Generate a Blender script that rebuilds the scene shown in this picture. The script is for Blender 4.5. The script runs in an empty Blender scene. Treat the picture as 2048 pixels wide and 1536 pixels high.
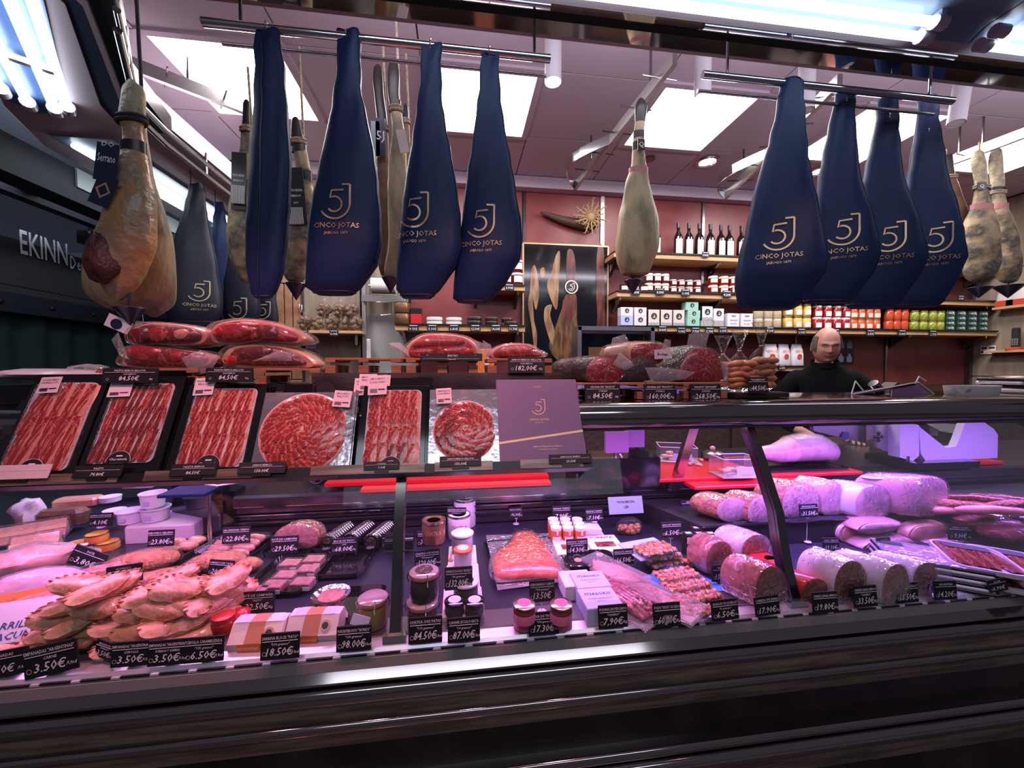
import bpy, math, random
from mathutils import Vector, Matrix, noise, Euler
random.seed(7)
R_ = math.radians
col = bpy.context.scene.collection
sc = bpy.context.scene

# ---------------------------------------------------------------- camera, world, exposure
FPX, YAW, PIT, CAM = 780.0, R_(7.5), R_(2.2), Vector((0, 0, 1.42))
fw = Vector((math.sin(YAW)*math.cos(PIT), math.cos(YAW)*math.cos(PIT), -math.sin(PIT)))
rt = Vector((math.cos(YAW), -math.sin(YAW), 0)); up = rt.cross(fw)
cd = bpy.data.cameras.new('camera'); cam = bpy.data.objects.new('camera', cd); col.objects.link(cam)
cd.sensor_width = 36; cd.lens = 36*FPX/2048; cd.clip_start = .02
cam.matrix_world = Matrix.Translation(CAM) @ Matrix((rt, up, -fw)).transposed().to_4x4()
sc.camera = cam
sc.view_settings.view_transform = 'Standard'; sc.view_settings.look = 'None'
sc.view_settings.exposure = 0.0; sc.view_settings.gamma = 1.0; sc.view_settings.use_curve_mapping = False
sc.cycles.max_bounces = 8; sc.cycles.transparent_max_bounces = 24; sc.cycles.glossy_bounces = 4
sc.cycles.diffuse_bounces = 3; sc.cycles.transmission_bounces = 4; sc.cycles.caustics_reflective = False
sc.cycles.caustics_refractive = False; sc.cycles.sample_clamp_indirect = 4.0; sc.cycles.use_denoising = True
w = bpy.data.worlds.new('market_hall'); sc.world = w; w.use_nodes = True
w.node_tree.nodes['Background'].inputs[0].default_value = (.30, .27, .36, 1)
w.node_tree.nodes['Background'].inputs[1].default_value = .22

def area(name, loc, to, sx, sy, power, color, spread=180):
    l = bpy.data.lights.new(name, 'AREA'); l.shape = 'RECTANGLE'; l.size = sx; l.size_y = sy
    l.energy = power; l.color = color; l.spread = R_(spread)
    o = bpy.data.objects.new(name, l); col.objects.link(o); o.location = loc
    o.rotation_euler = (Vector(to)-Vector(loc)).to_track_quat('-Z', 'Y').to_euler()
    return o
def spot(name, loc, to, power, color, ang=60, blend=.6, r=.04):
    l = bpy.data.lights.new(name, 'SPOT'); l.energy = power; l.color = color; l.spot_size = R_(ang)
    l.spot_blend = blend; l.shadow_soft_size = r
    o = bpy.data.objects.new(name, l); col.objects.link(o); o.location = loc
    o.rotation_euler = (Vector(to)-Vector(loc)).to_track_quat('-Z', 'Y').to_euler()
    return o
PURPLE = (.44, .20, 1.0); PINK = (1.0, .36, .44); PINKPUR = (.82, .30, .80)
# LED lines under the counter top that light the chilled case (purple to the right, pinker to the left)
area('case_led_left', (-.85, 1.10, 1.225), (-.85, 1.16, .8), .95, .05, 6.5, PINKPUR)
area('case_led_middle', (.30, 1.10, 1.235), (.30, 1.16, .8), 1.1, .05, 8.5, (.72, .28, .92))
area('case_led_right', (1.75, 1.12, 1.235), (1.75, 1.18, .8), 1.7, .05, 24, PURPLE)
area('wing_led', (-1.30, 1.75, 1.22), (-1.3, 1.7, .8), .6, .1, 2.4, PURPLE)
# pink meat spots hanging under the canopy in front of the counter
for x_, pw in ((-.95, 30), (-.45, 34), (.05, 34), (.55, 22)):
    spot('meat_spot', (x_, .62, 2.45), (x_*.9, 1.08, 1.25), pw, PINK, 58)
spot('wall_spot', (3.0, 2.55, 2.9), (4.1, 3.3, 1.5), 34, (1.0, .88, .88), 80)
spot('wall_spot', (2.1, 2.5, 2.9), (2.7, 3.3, 1.5), 16, (1.0, .90, .90), 70)
spot('meat_spot', (1.3, .8, 2.45), (1.2, 1.2, 1.35), 7, PINK, 55)
# hall lights behind the camera, added fills for ceiling and sign, ceiling panels
area('hall_light', (.3, -1.6, 3.2), (.3, 1.2, 1.2), 3.0, .5, 18, (.80, .86, 1.0))
area('ceiling_fill', (1.7, 1.37, 2.66), (1.7, 2.4, 3.02), 4.6, .06, 15, (.92, .84, 1.0))  # added hidden fill that brightens the ceiling, not a fixture of the canopy
area('sign_fill', (-2.1, 2.6, 2.75), (-3.2, 3.0, 2.1), 2.2, .2, 14, (.8, .88, 1.0))  # fill light added to lift the dim fascia and lettering across the aisle
for x_ in (-1.17, .14, 1.43, 2.73, 4.0):
    area('panel_glow', (x_, 2.38, 2.965), (x_, 2.38, 0), .56, .54, 17, (1.0, .95, .94))

# ---------------------------------------------------------------- helpers
def P(u, v, X=None, Y=None, Z=None):
    d = fw + rt*((u-1024)/FPX) + up*((768-v)/FPX)
    t = X/d.x if X is not None else Y/d.y if Y is not None else (Z-CAM.z)/d.z
    return CAM + d*t
def PP(u, v, p0, n):
    d = fw + rt*((u-1024)/FPX) + up*((768-v)/FPX)
    return CAM + d*((Vector(p0)-CAM).dot(n)/d.dot(n))
def dep(p): return (Vector(p)-CAM).dot(fw)
def px(n, p): return n*dep(p)/FPX

class MB:
    def __init__(s): s.v = []; s.f = []; s.m = []; s.T = Matrix.Identity(4)
    def add(s, vs, fs, mi=0):
        b = len(s.v); T = s.T
        s.v += [tuple(T @ Vector(x)) for x in vs]
        s.f += [tuple(i+b for i in q) for q in fs]; s.m += [mi]*len(fs)
        return s
    def box(s, c, z, rot=None, mi=0):
        x, y, w_ = z[0]/2, z[1]/2, z[2]/2; c = Vector(c)
        vs = [Vector((i, j, k)) for i in (-x, x) for j in (-y, y) for k in (-w_, w_)]
        if rot: e = Euler(rot); vs = [e.to_matrix() @ q for q in vs]
        return s.add([q+c for q in vs], [(0,1,3,2),(4,6,7,5),(0,4,5,1),(2,3,7,6),(0,2,6,4),(1,5,7,3)], mi)
    def rbox(s, c, z, b=.004, mi=0):
        "box with chamfered vertical edges and top rim"
        x, y, h = z[0]/2, z[1]/2, z[2]; c = Vector(c)-Vector((0,0,h/2)); b = min(b, x*.8, y*.8, h*.4)
        def ring(i, zz): return [c+Vector(q) for q in ((-x+b+i,-y+i,zz),(x-b-i,-y+i,zz),(x-i,-y+b+i,zz),(x-i,y-b-i,zz),(x-b-i,y-i,zz),(-x+b+i,y-i,zz),(-x+i,y-b-i,zz),(-x+i,-y+b+i,zz))]
        rs = [ring(0,0), ring(0,h-b), ring(b*.7,h)]
        return s.rings(rs, mi)
    def rings(s, rs, mi=0, cap0=True, cap1=True, closed=True):
        n = len(rs[0]); vs = [p for r in rs for p in r]; fs = []
        for k in range(len(rs)-1):
            for i in range(n if closed else n-1):
                j = (i+1) % n; fs.append((k*n+i, k*n+j, (k+1)*n+j, (k+1)*n+i))
        if cap0: fs.append(tuple(range(n-1, -1, -1)))
        if cap1: fs.append(tuple(range((len(rs)-1)*n, len(rs)*n)))
        return s.add(vs, fs, mi)
    def lathe(s, prof, n=16, c=(0,0,0), mi=0, cap=True):
        c = Vector(c)
        rs = [[c+Vector((r*math.cos(6.28319*i/n), r*math.sin(6.28319*i/n), z)) for i in range(n)] for r, z in prof]
        return s.rings(rs, mi, cap, cap)
    def tube(s, pts, r, n=8, mi=0, closed=False):
        pts = [Vector(p) for p in pts]; rr = r if isinstance(r, (list, tuple)) else [r]*len(pts); rs = []
        for k, p in enumerate(pts):
            a = pts[max(k-1,0)]; b = pts[min(k+1,len(pts)-1)]; d = (b-a).normalized() if (b-a).length > 1e-9 else Vector((0,0,1))
            x = d.cross(Vector((0,0,1)) if abs(d.z) < .9 else Vector((1,0,0))).normalized(); y = d.cross(x)
            rs.append([p+(x*math.cos(6.28319*i/n)+y*math.sin(6.28319*i/n))*rr[k] for i in range(n)])
        return s.rings(rs, mi)
    def ell(s, c, r, n=10, m=6, mi=0, nz=0, seed=0):
        c = Vector(c); rs = []
        for k in range(m+1):
            t = math.pi*(.02+.96*k/m); rs.append([])
            for i in range(n):
                a = 6.28319*i/n; q = Vector((math.sin(t)*math.cos(a), math.sin(t)*math.sin(a), -math.cos(t)))
                g = 1+nz*noise.noise(q*1.6+Vector((seed, seed*2.3, 0))) if nz else 1
                rs[-1].append(c+Vector((q.x*r[0], q.y*r[1], q.z*r[2]))*1.0*g if not nz else c+Vector((q.x*r[0]*g, q.y*r[1]*g, q.z*r[2]*g)))
        return s.rings(rs, mi)
    def quad(s, a, b, c, d, mi=0): return s.add([a, b, c, d], [(0, 1, 2, 3)], mi)
    def text(s, body, size, org, ax=(1,0,0), ay=(0,0,1), mi=0, align=.5, wrap=None, shear=0, maxw=None):
        vs, fs, wd, lo = glyphs(body); k = size
        if maxw and wd*k > maxw: kx = maxw/wd
        else: kx = k
        org, ax, ay = Vector(org or (0,0,0)), Vector(ax), Vector(ay); out = []
        for x, y in vs:
            X = (x-lo-wd*align)*kx+shear*y*k; Y = y*k
            out.append(wrap(X, Y) if wrap else org+ax*X+ay*Y)
        return s.add(out, fs, mi)
    def build(s, name, mat, parent=None, smooth=False, loc=None, rot=None):
        me = bpy.data.meshes.new(name); me.from_pydata(s.v, [], s.f)
        ms = mat if isinstance(mat, (list, tuple)) else [mat]
        for q in ms: me.materials.append(q)
        if len(ms) > 1: me.polygons.foreach_set('material_index', s.m)
        if smooth:
            me.polygons.foreach_set('use_smooth', [True]*len(s.f))
            try: me.set_sharp_from_angle(angle=R_(smooth if smooth is not True else 50))
            except Exception: pass
        me.update()
        o = bpy.data.objects.new(name, me); col.objects.link(o)
        if parent: o.parent = parent
        if loc is not None: o.location = loc
        if rot is not None: o.rotation_euler = rot
        return o
_g = {}
def glyphs(t):
    if t not in _g:
        c = bpy.data.curves.new('g', 'FONT'); c.body = t; c.size = 1; c.resolution_u = 1; c.offset = .010
        o = bpy.data.objects.new('g', c); m = bpy.data.meshes.new_from_object(o)
        vs = [(v.co.x, v.co.y) for v in m.vertices]; fs = [tuple(q.vertices) for q in m.polygons]
        xs = [x for x, y in vs] or [0, 1]
        _g[t] = (vs, fs, max(xs)-min(xs), min(xs)); bpy.data.objects.remove(o); bpy.data.meshes.remove(m); bpy.data.curves.remove(c)
    return _g[t]
def tag_(o, label=None, cat=None, group=None, kind=None):
    if label: o['label'] = label
    if cat: o['category'] = cat
    if group: o['group'] = group
    if kind: o['kind'] = kind
    return o
def thing(name, label, cat, loc=(0,0,0), rz=0, group=None, rot=None):
    o = bpy.data.objects.new(name, None); o.empty_display_size = .02; col.objects.link(o)
    o.location = loc; o.rotation_euler = rot if rot else (0, 0, rz)
    return tag_(o, label, cat, group)
def struct(o, label=None): return tag_(o, label, kind='structure')
def copy_tree(o, parent=None):
    c = o.copy(); col.objects.link(c); c.parent = parent
    for ch in list(o.children): copy_tree(ch, c)
    return c
def clone(o, loc, rz=None, label=None, scale=None):
    c = copy_tree(o); c.location = loc
    if rz is not None: c.rotation_euler = (0, 0, rz)
    if label: c['label'] = label
    if scale: c.scale = (scale,)*3 if not isinstance(scale, tuple) else scale
    return c
ORD = ['leftmost', 'second from left', 'third from left', 'fourth from left', 'fifth from left', 'sixth from left', 'seventh from left', 'eighth from left', 'ninth from left']
def rnd(a, b): return random.uniform(a, b)

def smooth_closed(pts, n=5):
    out = []; L = len(pts)
    for i in range(L):
        p0, p1, p2, p3 = pts[i-1], pts[i], pts[(i+1) % L], pts[(i+2) % L]
        for k_ in range(n):
            t = k_/n; out.append(.5*((2*p1)+(p2-p0)*t+(2*p0-5*p1+4*p2-p3)*t*t+(3*p1-p0-3*p2+p3)*t*t*t))
    return out

# ---------------------------------------------------------------- materials (all procedural)
def mat(name, c, r=.5, m=0, c2=None, sc_=20, lo=.4, hi=.6, bump=0, bsc=60, emi=0, ecol=None, coat=0, sss=0, pat='noise', stretch=None, spec=None, c3=None):
    M = bpy.data.materials.new(name); M.use_nodes = True; n = M.node_tree; B = n.nodes['Principled BSDF']
    B.inputs['Base Color'].default_value = (*c, 1); B.inputs['Roughness'].default_value = r; B.inputs['Metallic'].default_value = m
    if spec is not None: B.inputs['Specular IOR Level'].default_value = spec
    if coat: B.inputs['Coat Weight'].default_value = coat; B.inputs['Coat Roughness'].default_value = .08
    if sss: B.inputs['Subsurface Weight'].default_value = sss; B.inputs['Subsurface Radius'].default_value = (.01, .004, .003)
    if emi: B.inputs['Emission Color'].default_value = (*(ecol or c), 1); B.inputs['Emission Strength'].default_value = emi
    if c2 or bump:
        tc = n.nodes.new('ShaderNodeTexCoord'); mp = n.nodes.new('ShaderNodeMapping'); n.links.new(tc.outputs['Object'], mp.inputs[0])
        if stretch: mp.inputs['Scale'].default_value = stretch
    if c2:
        if pat == 'noise':
            t = n.nodes.new('ShaderNodeTexNoise'); t.inputs['Scale'].default_value = sc_; t.inputs['Detail'].default_value = 5; out = t.outputs[0]
        elif pat == 'veins':
            t = n.nodes.new('ShaderNodeTexNoise'); t.inputs['Scale'].default_value = sc_; t.inputs['Detail'].default_value = 3; t.inputs['Distortion'].default_value = 1.2
            a = n.nodes.new('ShaderNodeMath'); a.operation = 'SUBTRACT'; a.inputs[1].default_value = .5; n.links.new(t.outputs[0], a.inputs[0])
            b = n.nodes.new('ShaderNodeMath'); b.operation = 'ABSOLUTE'; n.links.new(a.outputs[0], b.inputs[0]); out = b.outputs[0]
        elif pat == 'cells':
            t = n.nodes.new('ShaderNodeTexVoronoi'); t.inputs['Scale'].default_value = sc_; out = t.outputs['Distance']
        elif pat == 'cracks':
            t = n.nodes.new('ShaderNodeTexVoronoi'); t.feature = 'DISTANCE_TO_EDGE'; t.inputs['Scale'].default_value = sc_; out = t.outputs['Distance']
        elif pat == 'wave':
            t = n.nodes.new('ShaderNodeTexWave'); t.inputs['Scale'].default_value = sc_; t.inputs['Distortion'].default_value = 3; t.inputs['Detail'].default_value = 2; out = t.outputs['Fac']
        elif pat == 'stripes':
            t = n.nodes.new('ShaderNodeTexWave'); t.inputs['Scale'].default_value = sc_; out = t.outputs['Fac']
        n.links.new(mp.outputs[0], t.inputs['Vector'])
        cr = n.nodes.new('ShaderNodeValToRGB'); cr.color_ramp.elements[0].position = lo; cr.color_ramp.elements[1].position = hi
        cr.color_ramp.elements[0].color = (*c, 1); cr.color_ramp.elements[1].color = (*c2, 1)
        if c3: e = cr.color_ramp.elements.new(min(1, hi+(hi-lo)*.8)); e.color = (*c3, 1)
        n.links.new(out, cr.inputs[0]); n.links.new(cr.outputs[0], B.inputs['Base Color'])
    if bump:
        t2 = n.nodes.new('ShaderNodeTexNoise'); t2.inputs['Scale'].default_value = bsc; t2.inputs['Detail'].default_value = 3
        n.links.new(mp.outputs[0], t2.inputs['Vector'])
        b = n.nodes.new('ShaderNodeBump'); b.inputs['Strength'].default_value = bump; b.inputs['Distance'].default_value = .01
        n.links.new(t2.outputs[0], b.inputs['Height']); n.links.new(b.outputs[0], B.inputs['Normal'])
    return M
def film(name, tint=(1,1,1), milk=.06, gloss=.5, bump=.8, bsc=40, rough=.08):
    "clear plastic or glass: transparent with a fresnel gloss and a little milkiness"
    M = bpy.data.materials.new(name); M.use_nodes = True; n = M.node_tree; n.nodes.clear(); N = n.nodes.new; L = n.links.new
    o = N('ShaderNodeOutputMaterial'); tr = N('ShaderNodeBsdfTransparent'); tr.inputs[0].default_value = (*tint, 1)
    gl = N('ShaderNodeBsdfGlossy'); gl.inputs['Roughness'].default_value = rough; gl.inputs[0].default_value = (1,1,1,1)
    df = N('ShaderNodeBsdfDiffuse'); df.inputs[0].default_value = (.9,.88,.9,1)
    lw = N('ShaderNodeLayerWeight'); lw.inputs[0].default_value = .25
    mu = N('ShaderNodeMath'); mu.operation = 'MULTIPLY'; mu.inputs[1].default_value = gloss; L(lw.outputs['Fresnel'], mu.inputs[0])
    m1 = N('ShaderNodeMixShader'); m1.inputs[0].default_value = milk; L(tr.outputs[0], m1.inputs[1]); L(df.outputs[0], m1.inputs[2])
    m2 = N('ShaderNodeMixShader'); L(mu.outputs[0], m2.inputs[0]); L(m1.outputs[0], m2.inputs[1]); L(gl.outputs[0], m2.inputs[2])
    L(m2.outputs[0], o.inputs[0])
    if bump:
        tc = N('ShaderNodeTexCoord'); t = N('ShaderNodeTexNoise'); t.inputs['Scale'].default_value = bsc; t.inputs['Distortion'].default_value = 1.5
        b = N('ShaderNodeBump'); b.inputs['Strength'].default_value = bump; b.inputs['Distance'].default_value = .01
        L(tc.outputs['Object'], t.inputs['Vector']); L(t.outputs[0], b.inputs['Height'])
        for q in (gl.inputs['Normal'], lw.inputs['Normal']): L(b.outputs[0], q)
    return M
K = {}
def k(n, *a, **b): K[n] = mat(n, *a, **b); return K[n]
k('steel', (.62,.60,.62), .22, 1); k('steel_dark', (.24,.22,.22), .22, 1); k('mirror', (.80,.76,.78), .05, 1); k('chrome', (.75,.78,.82), .12, 1)
k('brushed', (.55,.53,.54), .32, 1, bump=.05, bsc=200, stretch=(1,30,30))
k('ceiling', (.58,.48,.56), .8); k('seam', (.10,.07,.08), .8); k('soffit', (.42,.36,.41), .6); k('housing', (.17,.25,.38), .3); k('pan_blue', (.07,.14,.32), .3)
k('redwall', (.19,.030,.034), .4, c2=(.28,.062,.062), sc_=5, lo=.3, hi=.75, bump=.15, bsc=8)
k('beige', (.27,.21,.155), .6, c2=(.34,.265,.20), sc_=6, stretch=(4,4,.5)); k('white_door', (.42,.41,.40), .4)
k('brick', (.36,.15,.08), .5, c2=(.45,.26,.15), sc_=9); k('mortar', (.06,.04,.04), .8)
k('wood_edge', (.64,.38,.19), .5, c2=(.56,.31,.14), sc_=14, stretch=(1,8,8)); k('shelf_black', (.012,.010,.011), .35)
k('black', (.010,.009,.011), .35); k('gloss_black', (.008,.008,.010), .10, coat=.6); k('matte_black', (.010,.010,.012), .75)
k('cloth_black', (.022,.019,.021), .8, bump=.3, bsc=120); k('marble_black', (.012,.009,.008), .22, c2=(.045,.026,.018), sc_=7, lo=.45, hi=.7)
k('brown_gloss', (.27,.19,.15), .25, .2, c2=(.12,.082,.065), sc_=5, stretch=(1,14,14))
k('bumper', (.42,.37,.36), .10, 1); k('grey_strip', (.36,.33,.32), .4, .2)
k('white', (.80,.78,.78), .45); k('paper', (.78,.72,.74), .7); k('ink', (.03,.03,.04), .6); k('chalk', (.85,.83,.86), .8)
k('tagblack', (.008,.008,.012), .55); k('gold', (.72,.46,.26), .35, .5); k('logo_blue', (.03,.05,.2), .5)
k('lamp', (1,1,1), .5, emi=7.5, ecol=(1,.97,.97)); k('tube', (1,1,1), .5, emi=5, ecol=(.84,.93,1)); k('led_purple', (.7,.5,1), .5, emi=3, ecol=(.62,.38,1)); k('led_pink', (1,.6,.7), .5, emi=6, ecol=(1,.55,.6))
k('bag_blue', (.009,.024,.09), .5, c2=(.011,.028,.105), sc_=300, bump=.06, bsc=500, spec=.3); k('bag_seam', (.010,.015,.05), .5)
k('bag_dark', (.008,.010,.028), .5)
k('ham_gold', (.52,.26,.10), .38, c2=(.30,.22,.14), sc_=9, lo=.40, hi=.60, bump=1, bsc=30, coat=.2, c3=(.55,.42,.26))
k('ham_pale', (.56,.42,.24), .5, c2=(.24,.19,.11), sc_=13, lo=.42, hi=.60, bump=1, bsc=26, c3=(.6,.5,.36), stretch=(1,1,.4))
k('ham_grey', (.46,.35,.19), .6, c2=(.10,.09,.07), sc_=12, lo=.40, hi=.58, bump=1, bsc=24, c3=(.42,.36,.26))
k('ham_brown', (.24,.11,.045), .5, c2=(.12,.06,.03), sc_=10, bump=.7, bsc=26)
k('ham_cut', (.045,.012,.010), .5, c2=(.11,.035,.025), sc_=18, bump=1, bsc=40); k('hoof', (.02,.016,.014), .4); k('hoof_pale', (.50,.42,.26), .5, c2=(.3,.26,.16), sc_=40, bump=.6)
k('rope', (.45,.36,.25), .9, c2=(.25,.19,.12), sc_=90); k('rope_dark', (.03,.03,.04), .8); k('cone', (.018,.018,.05), .35, coat=.3); k('navy', (.012,.02,.06), .4)
k('wine', (.22,.02,.035), .5, c2=(.5,.2,.2), sc_=60, pat='cells', lo=.0, hi=.25)
k('fat', (.80,.38,.32), .35, c2=(.68,.24,.20), sc_=14, coat=.4); k('fat_yellow', (.72,.44,.24), .35, c2=(.7,.3,.22), sc_=14, coat=.4)
k('lean', (.62,.16,.13), .28, c2=(.40,.018,.022), sc_=14, pat='veins', lo=.0, hi=.022, coat=.5, bump=.2, bsc=50)
k('lean_dark', (.40,.12,.10), .3, c2=(.15,.012,.016), sc_=12, pat='veins', lo=.0, hi=.02, coat=.5, bump=.3)
k('lean_marbled', (.72,.32,.32), .3, c2=(.27,.012,.022), sc_=42, pat='veins', lo=.0, hi=.018, coat=.4)
k('slice_red', (.74,.26,.20), .2, c2=(.46,.014,.016), sc_=1.5, pat='veins', lo=.004, hi=.022, c3=(.33,.008,.01), coat=.7); k('slice_dark', (.60,.14,.10), .2, c2=(.28,.008,.010), sc_=1.7, pat='veins', lo=.0, hi=.014, c3=(.15,.004,.006), coat=.7)
k('slice_orange', (.78,.30,.18), .2, c2=(.46,.035,.014), sc_=1.5, pat='veins', lo=.0, hi=.018, c3=(.28,.010,.008), coat=.7); k('slice_fat', (.78,.30,.22), .25, coat=.6)
k('pastrami', (.03,.018,.016), .5, bump=.8, bsc=60)
k('silver_card', (.52,.50,.54), .18, .85, bump=.25, bsc=20); k('violet_box', (.16,.10,.22), .4, c2=(.19,.12,.25), sc_=400)
k('pallet', (.46,.19,.10), .6, c2=(.32,.12,.06), sc_=12, stretch=(1,10,10), lo=.3, hi=.7)
k('board_red', (.62,.015,.02), .35); k('work_steel', (.16,.13,.18), .25, .9, bump=.03, bsc=150); k('deck_steel', (.40,.36,.42), .26, .9); k('deck_bright', (.85,.78,.88), .3, .6)
k('slate', (.028,.028,.045), .28); k('curtain', (.008,.028,.030), .9); k('floor', (.16,.14,.13), .35, c2=(.20,.17,.16), sc_=3)
k('fascia_grey', (.04,.04,.05), .5); k('hall_white', (.52,.60,.72), .7); k('hall_beam', (.010,.012,.022), .6); k('hall_green', (.48,.56,.54), .5)
k('dough', (.74,.37,.23), .42, c2=(.45,.13,.05), sc_=34, lo=.48, hi=.66, bump=.5, bsc=50, coat=.15); k('dough2', (.62,.30,.19), .4, c2=(.45,.15,.08), sc_=24, lo=.45, hi=.7, bump=.6, bsc=45, coat=.2)
k('breaded', (.60,.24,.12), .5, c2=(.42,.13,.06), sc_=70, bump=.8, bsc=120); k('sausage', (.68,.28,.24), .3, c2=(.74,.40,.34), sc_=12, coat=.4)
k('hamcooked', (.74,.44,.52), .4, c2=(.62,.32,.42), sc_=26, bump=.15, coat=.25); k('hamskin', (.66,.34,.40), .32, c2=(.58,.28,.28), sc_=9, coat=.4)
k('mortadella', (.72,.42,.50), .35, c2=(.45,.10,.16), sc_=60, pat='noise', lo=.56, hi=.66, coat=.2); k('spiced', (.52,.20,.11), .6, c2=(.28,.08,.06), sc_=50, bump=1, bsc=90)
k('pate', (.48,.24,.21), .5, c2=(.36,.15,.14), sc_=60, bump=.4, bsc=120); k('pate_dark', (.22,.07,.055), .45, c2=(.40,.18,.15), sc_=55, lo=.5, hi=.75, bump=.4); k('headcheese', (.50,.18,.17), .4, c2=(.30,.07,.06), sc_=34, lo=.45, hi=.62, c3=(.66,.36,.34), coat=.3)
k('casing_white', (.72,.62,.68), .35, coat=.4, bump=.2, bsc=30); k('chicken', (.72,.40,.30), .4, c2=(.64,.28,.2), sc_=18, coat=.4, bump=.4)
k('salmon', (.82,.10,.045), .3, c2=(.85,.20,.11), sc_=30, coat=.5, stretch=(1,3,1)); k('mussel', (.62,.33,.10), .35, c2=(.45,.16,.05), sc_=60, coat=.6, bump=1, bsc=90); k('anchovy', (.74,.42,.30), .25, c2=(.55,.10,.06), sc_=46, coat=.7, bump=.8, bsc=60)
k('octopus', (.26,.025,.05), .25, c2=(.55,.16,.2), sc_=60, coat=.7, bump=.9, bsc=70)
k('caviar', (.03,.022,.022), .25, bump=1, bsc=300); k('roe', (.40,.05,.03), .2, coat=.5); k('mustard', (.62,.36,.08), .4); k('rubber', (.70,.16,.07), .5)
k('tin_brown', (.24,.12,.06), .3, .5); k('tin_gold', (.62,.42,.18), .3, .7); k('tin_edge', (.6,.55,.45), .25, 1); k('yellow', (.75,.42,.04), .5, c2=(.7,.2,.05), sc_=22); k('tub', (.76,.72,.80), .35)
k('pink_lid', (.85,.20,.42), .4); k('card_white', (.78,.74,.78), .55); k('card_blue', (.50,.56,.78), .5); k('card_brown', (.52,.22,.12), .5); k('card_cream', (.80,.66,.60), .5); k('mint', (.33,.62,.50), .5); k('stripe_bw', (.80,.8,.8), .5, c2=(.02,.02,.03), sc_=60, pat='stripes', lo=.48, hi=.52)
k('orange', (.85,.20,.03), .5); k('skyblue', (.05,.22,.62), .5); k('palegreen', (.34,.48,.50), .5); k('darkgreen', (.02,.05,.045), .4, c2=(.3,.38,.33), sc_=34, lo=.52, hi=.66)
k('jam_dark', (.12,.015,.02), .15); k('jam_red', (.32,.012,.012), .15); k('jam_yellow', (.70,.45,.10), .2); k('jam_orange', (.55,.10,.03), .2); k('jam_cream', (.66,.52,.34), .3); k('jam_green', (.38,.42,.05), .25, c2=(.2,.26,.03), sc_=50, pat='cells'); k('bottle', (.015,.008,.006), .08, coat=.5)
k('cloth_cream', (.72,.60,.48), .8); k('lid_red', (.5,.03,.02), .4); k('lid_gold', (.6,.45,.2), .3, .8); k('label_red', (.6,.06,.03), .5)
k('walnut', (.28,.15,.08), .6, bump=.8, bsc=80); k('skin', (.55,.27,.20), .5, c2=(.50,.22,.17), sc_=14, sss=.15); k('lips', (.40,.13,.12), .5); k('hair', (.06,.045,.04), .8, c2=(.14,.12,.11), sc_=80, bump=.8, bsc=150); k('jacket', (.004,.004,.005), .95, spec=.12, bump=.3, bsc=40)
k('plastic_white', (.66,.62,.72), .3, coat=.3); k('purple_acrylic', (.30,.16,.34), .2); k('rose_bowl', (.92,.80,.82), .3, coat=.4); k('wood_dark', (.10,.055,.03), .6, c2=(.05,.03,.02), sc_=20, stretch=(1,6,6)); k('straw', (.42,.27,.12), .8)
k('photo_dark', (.006,.006,.008), .12, coat=.5); k('cap', (.02,.02,.03), .3); k('foil', (.8,.78,.82), .15, 1, bump=1, bsc=60); k('rib_black', (.014,.012,.012), .3, coat=.5); k('cable', (.75,.72,.80), .4)
k('eye', (.05,.04,.04), .4); k('red_pack', (.62,.02,.03), .3, coat=.5); k('sack', (.70,.62,.60), .6, c2=(.6,.3,.28), sc_=12, lo=.55, hi=.75)
FILM = film('clear_film', milk=.02, gloss=.5); FILM_M = film('milky_film', tint=(.98,.95,.97), milk=.15, gloss=.5, bsc=30); GLASS = film('case_glass', tint=(.97,.98,.98), milk=.004, gloss=.30, bump=0, rough=.02)
JARG = film('jar_glass', milk=.03, gloss=.6, bump=0, rough=.04); FILM_D = film('pack_film', milk=.02, gloss=.35, bsc=70, bump=1)
# ================================================================ the setting
YW, XR, ZC = 3.30, 5.04, 3.0
struct(MB().box((1, .5, -.05), (16, 14, .1)).build('floor', K['floor']))
# stall back wall: red plaster panels with steel joint strips, beige panels at the left end
wb = struct(MB().box((1.7, YW+.08, 1.5), (6.8, .12, 3.1)).build('wall_back', K['seam']))
for a, b in ((.53, 1.215), (1.215, 2.15), (2.15, 3.1), (3.1, 4.08), (4.08, XR)):
    MB().box(((a+b)/2, YW, 1.5), (b-a-.012, .03, 3.0)).build('wall_panel', K['redwall'], wb)
MB().box((.06, YW, 1.5), (.92, .03, 3.0)).build('wall_panel', K['redwall'], wb)
for a, b in ((-1.22, -.80), (-.78, -.42)):
    MB().box(((a+b)/2, YW, 1.5), (b-a, .034, 3.0)).build('wall_panel', K['beige'], wb)
for n_, x in enumerate((.535, 1.215, 2.15, 3.1, 4.08)):
    struct(MB().box((x, YW-.02, 1.5), (.022 if n_ != 1 else .034, .02, 3.0)).build('trim_%d' % (n_+1), K['brushed' if n_ == 1 else 'steel_dark']))
# glazed bricks at the far left of the back wall
y = YW-.012
MB().box((-1.42, YW, 1.5), (.40, .03, 3.0)).build('mortar_panel', K['mortar'], wb)
bk = None
def brick(cx, cz, w_, h):
    return MB().rbox((cx, YW-.02, cz), (w_-.008, .03, h-.008), .004).build('brick', K['brick'], wb)
for r in range(14):
    z = 1.30+r*.075
    if 6 <= r <= 10: continue
    off = .11 if r % 2 else 0
    for i in range(3):
        x0, x1 = -1.62+i*.2-off*.9, -1.42+i*.2-off*.9
        x0, x1 = max(x0, -1.60), min(x1, -1.24)
        if x1-x0 > .04: brick((x0+x1)/2, z, x1-x0, .075)
for i in range(6): brick(-1.575+i*.061, 1.30+8*.075, .061, .375)
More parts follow.
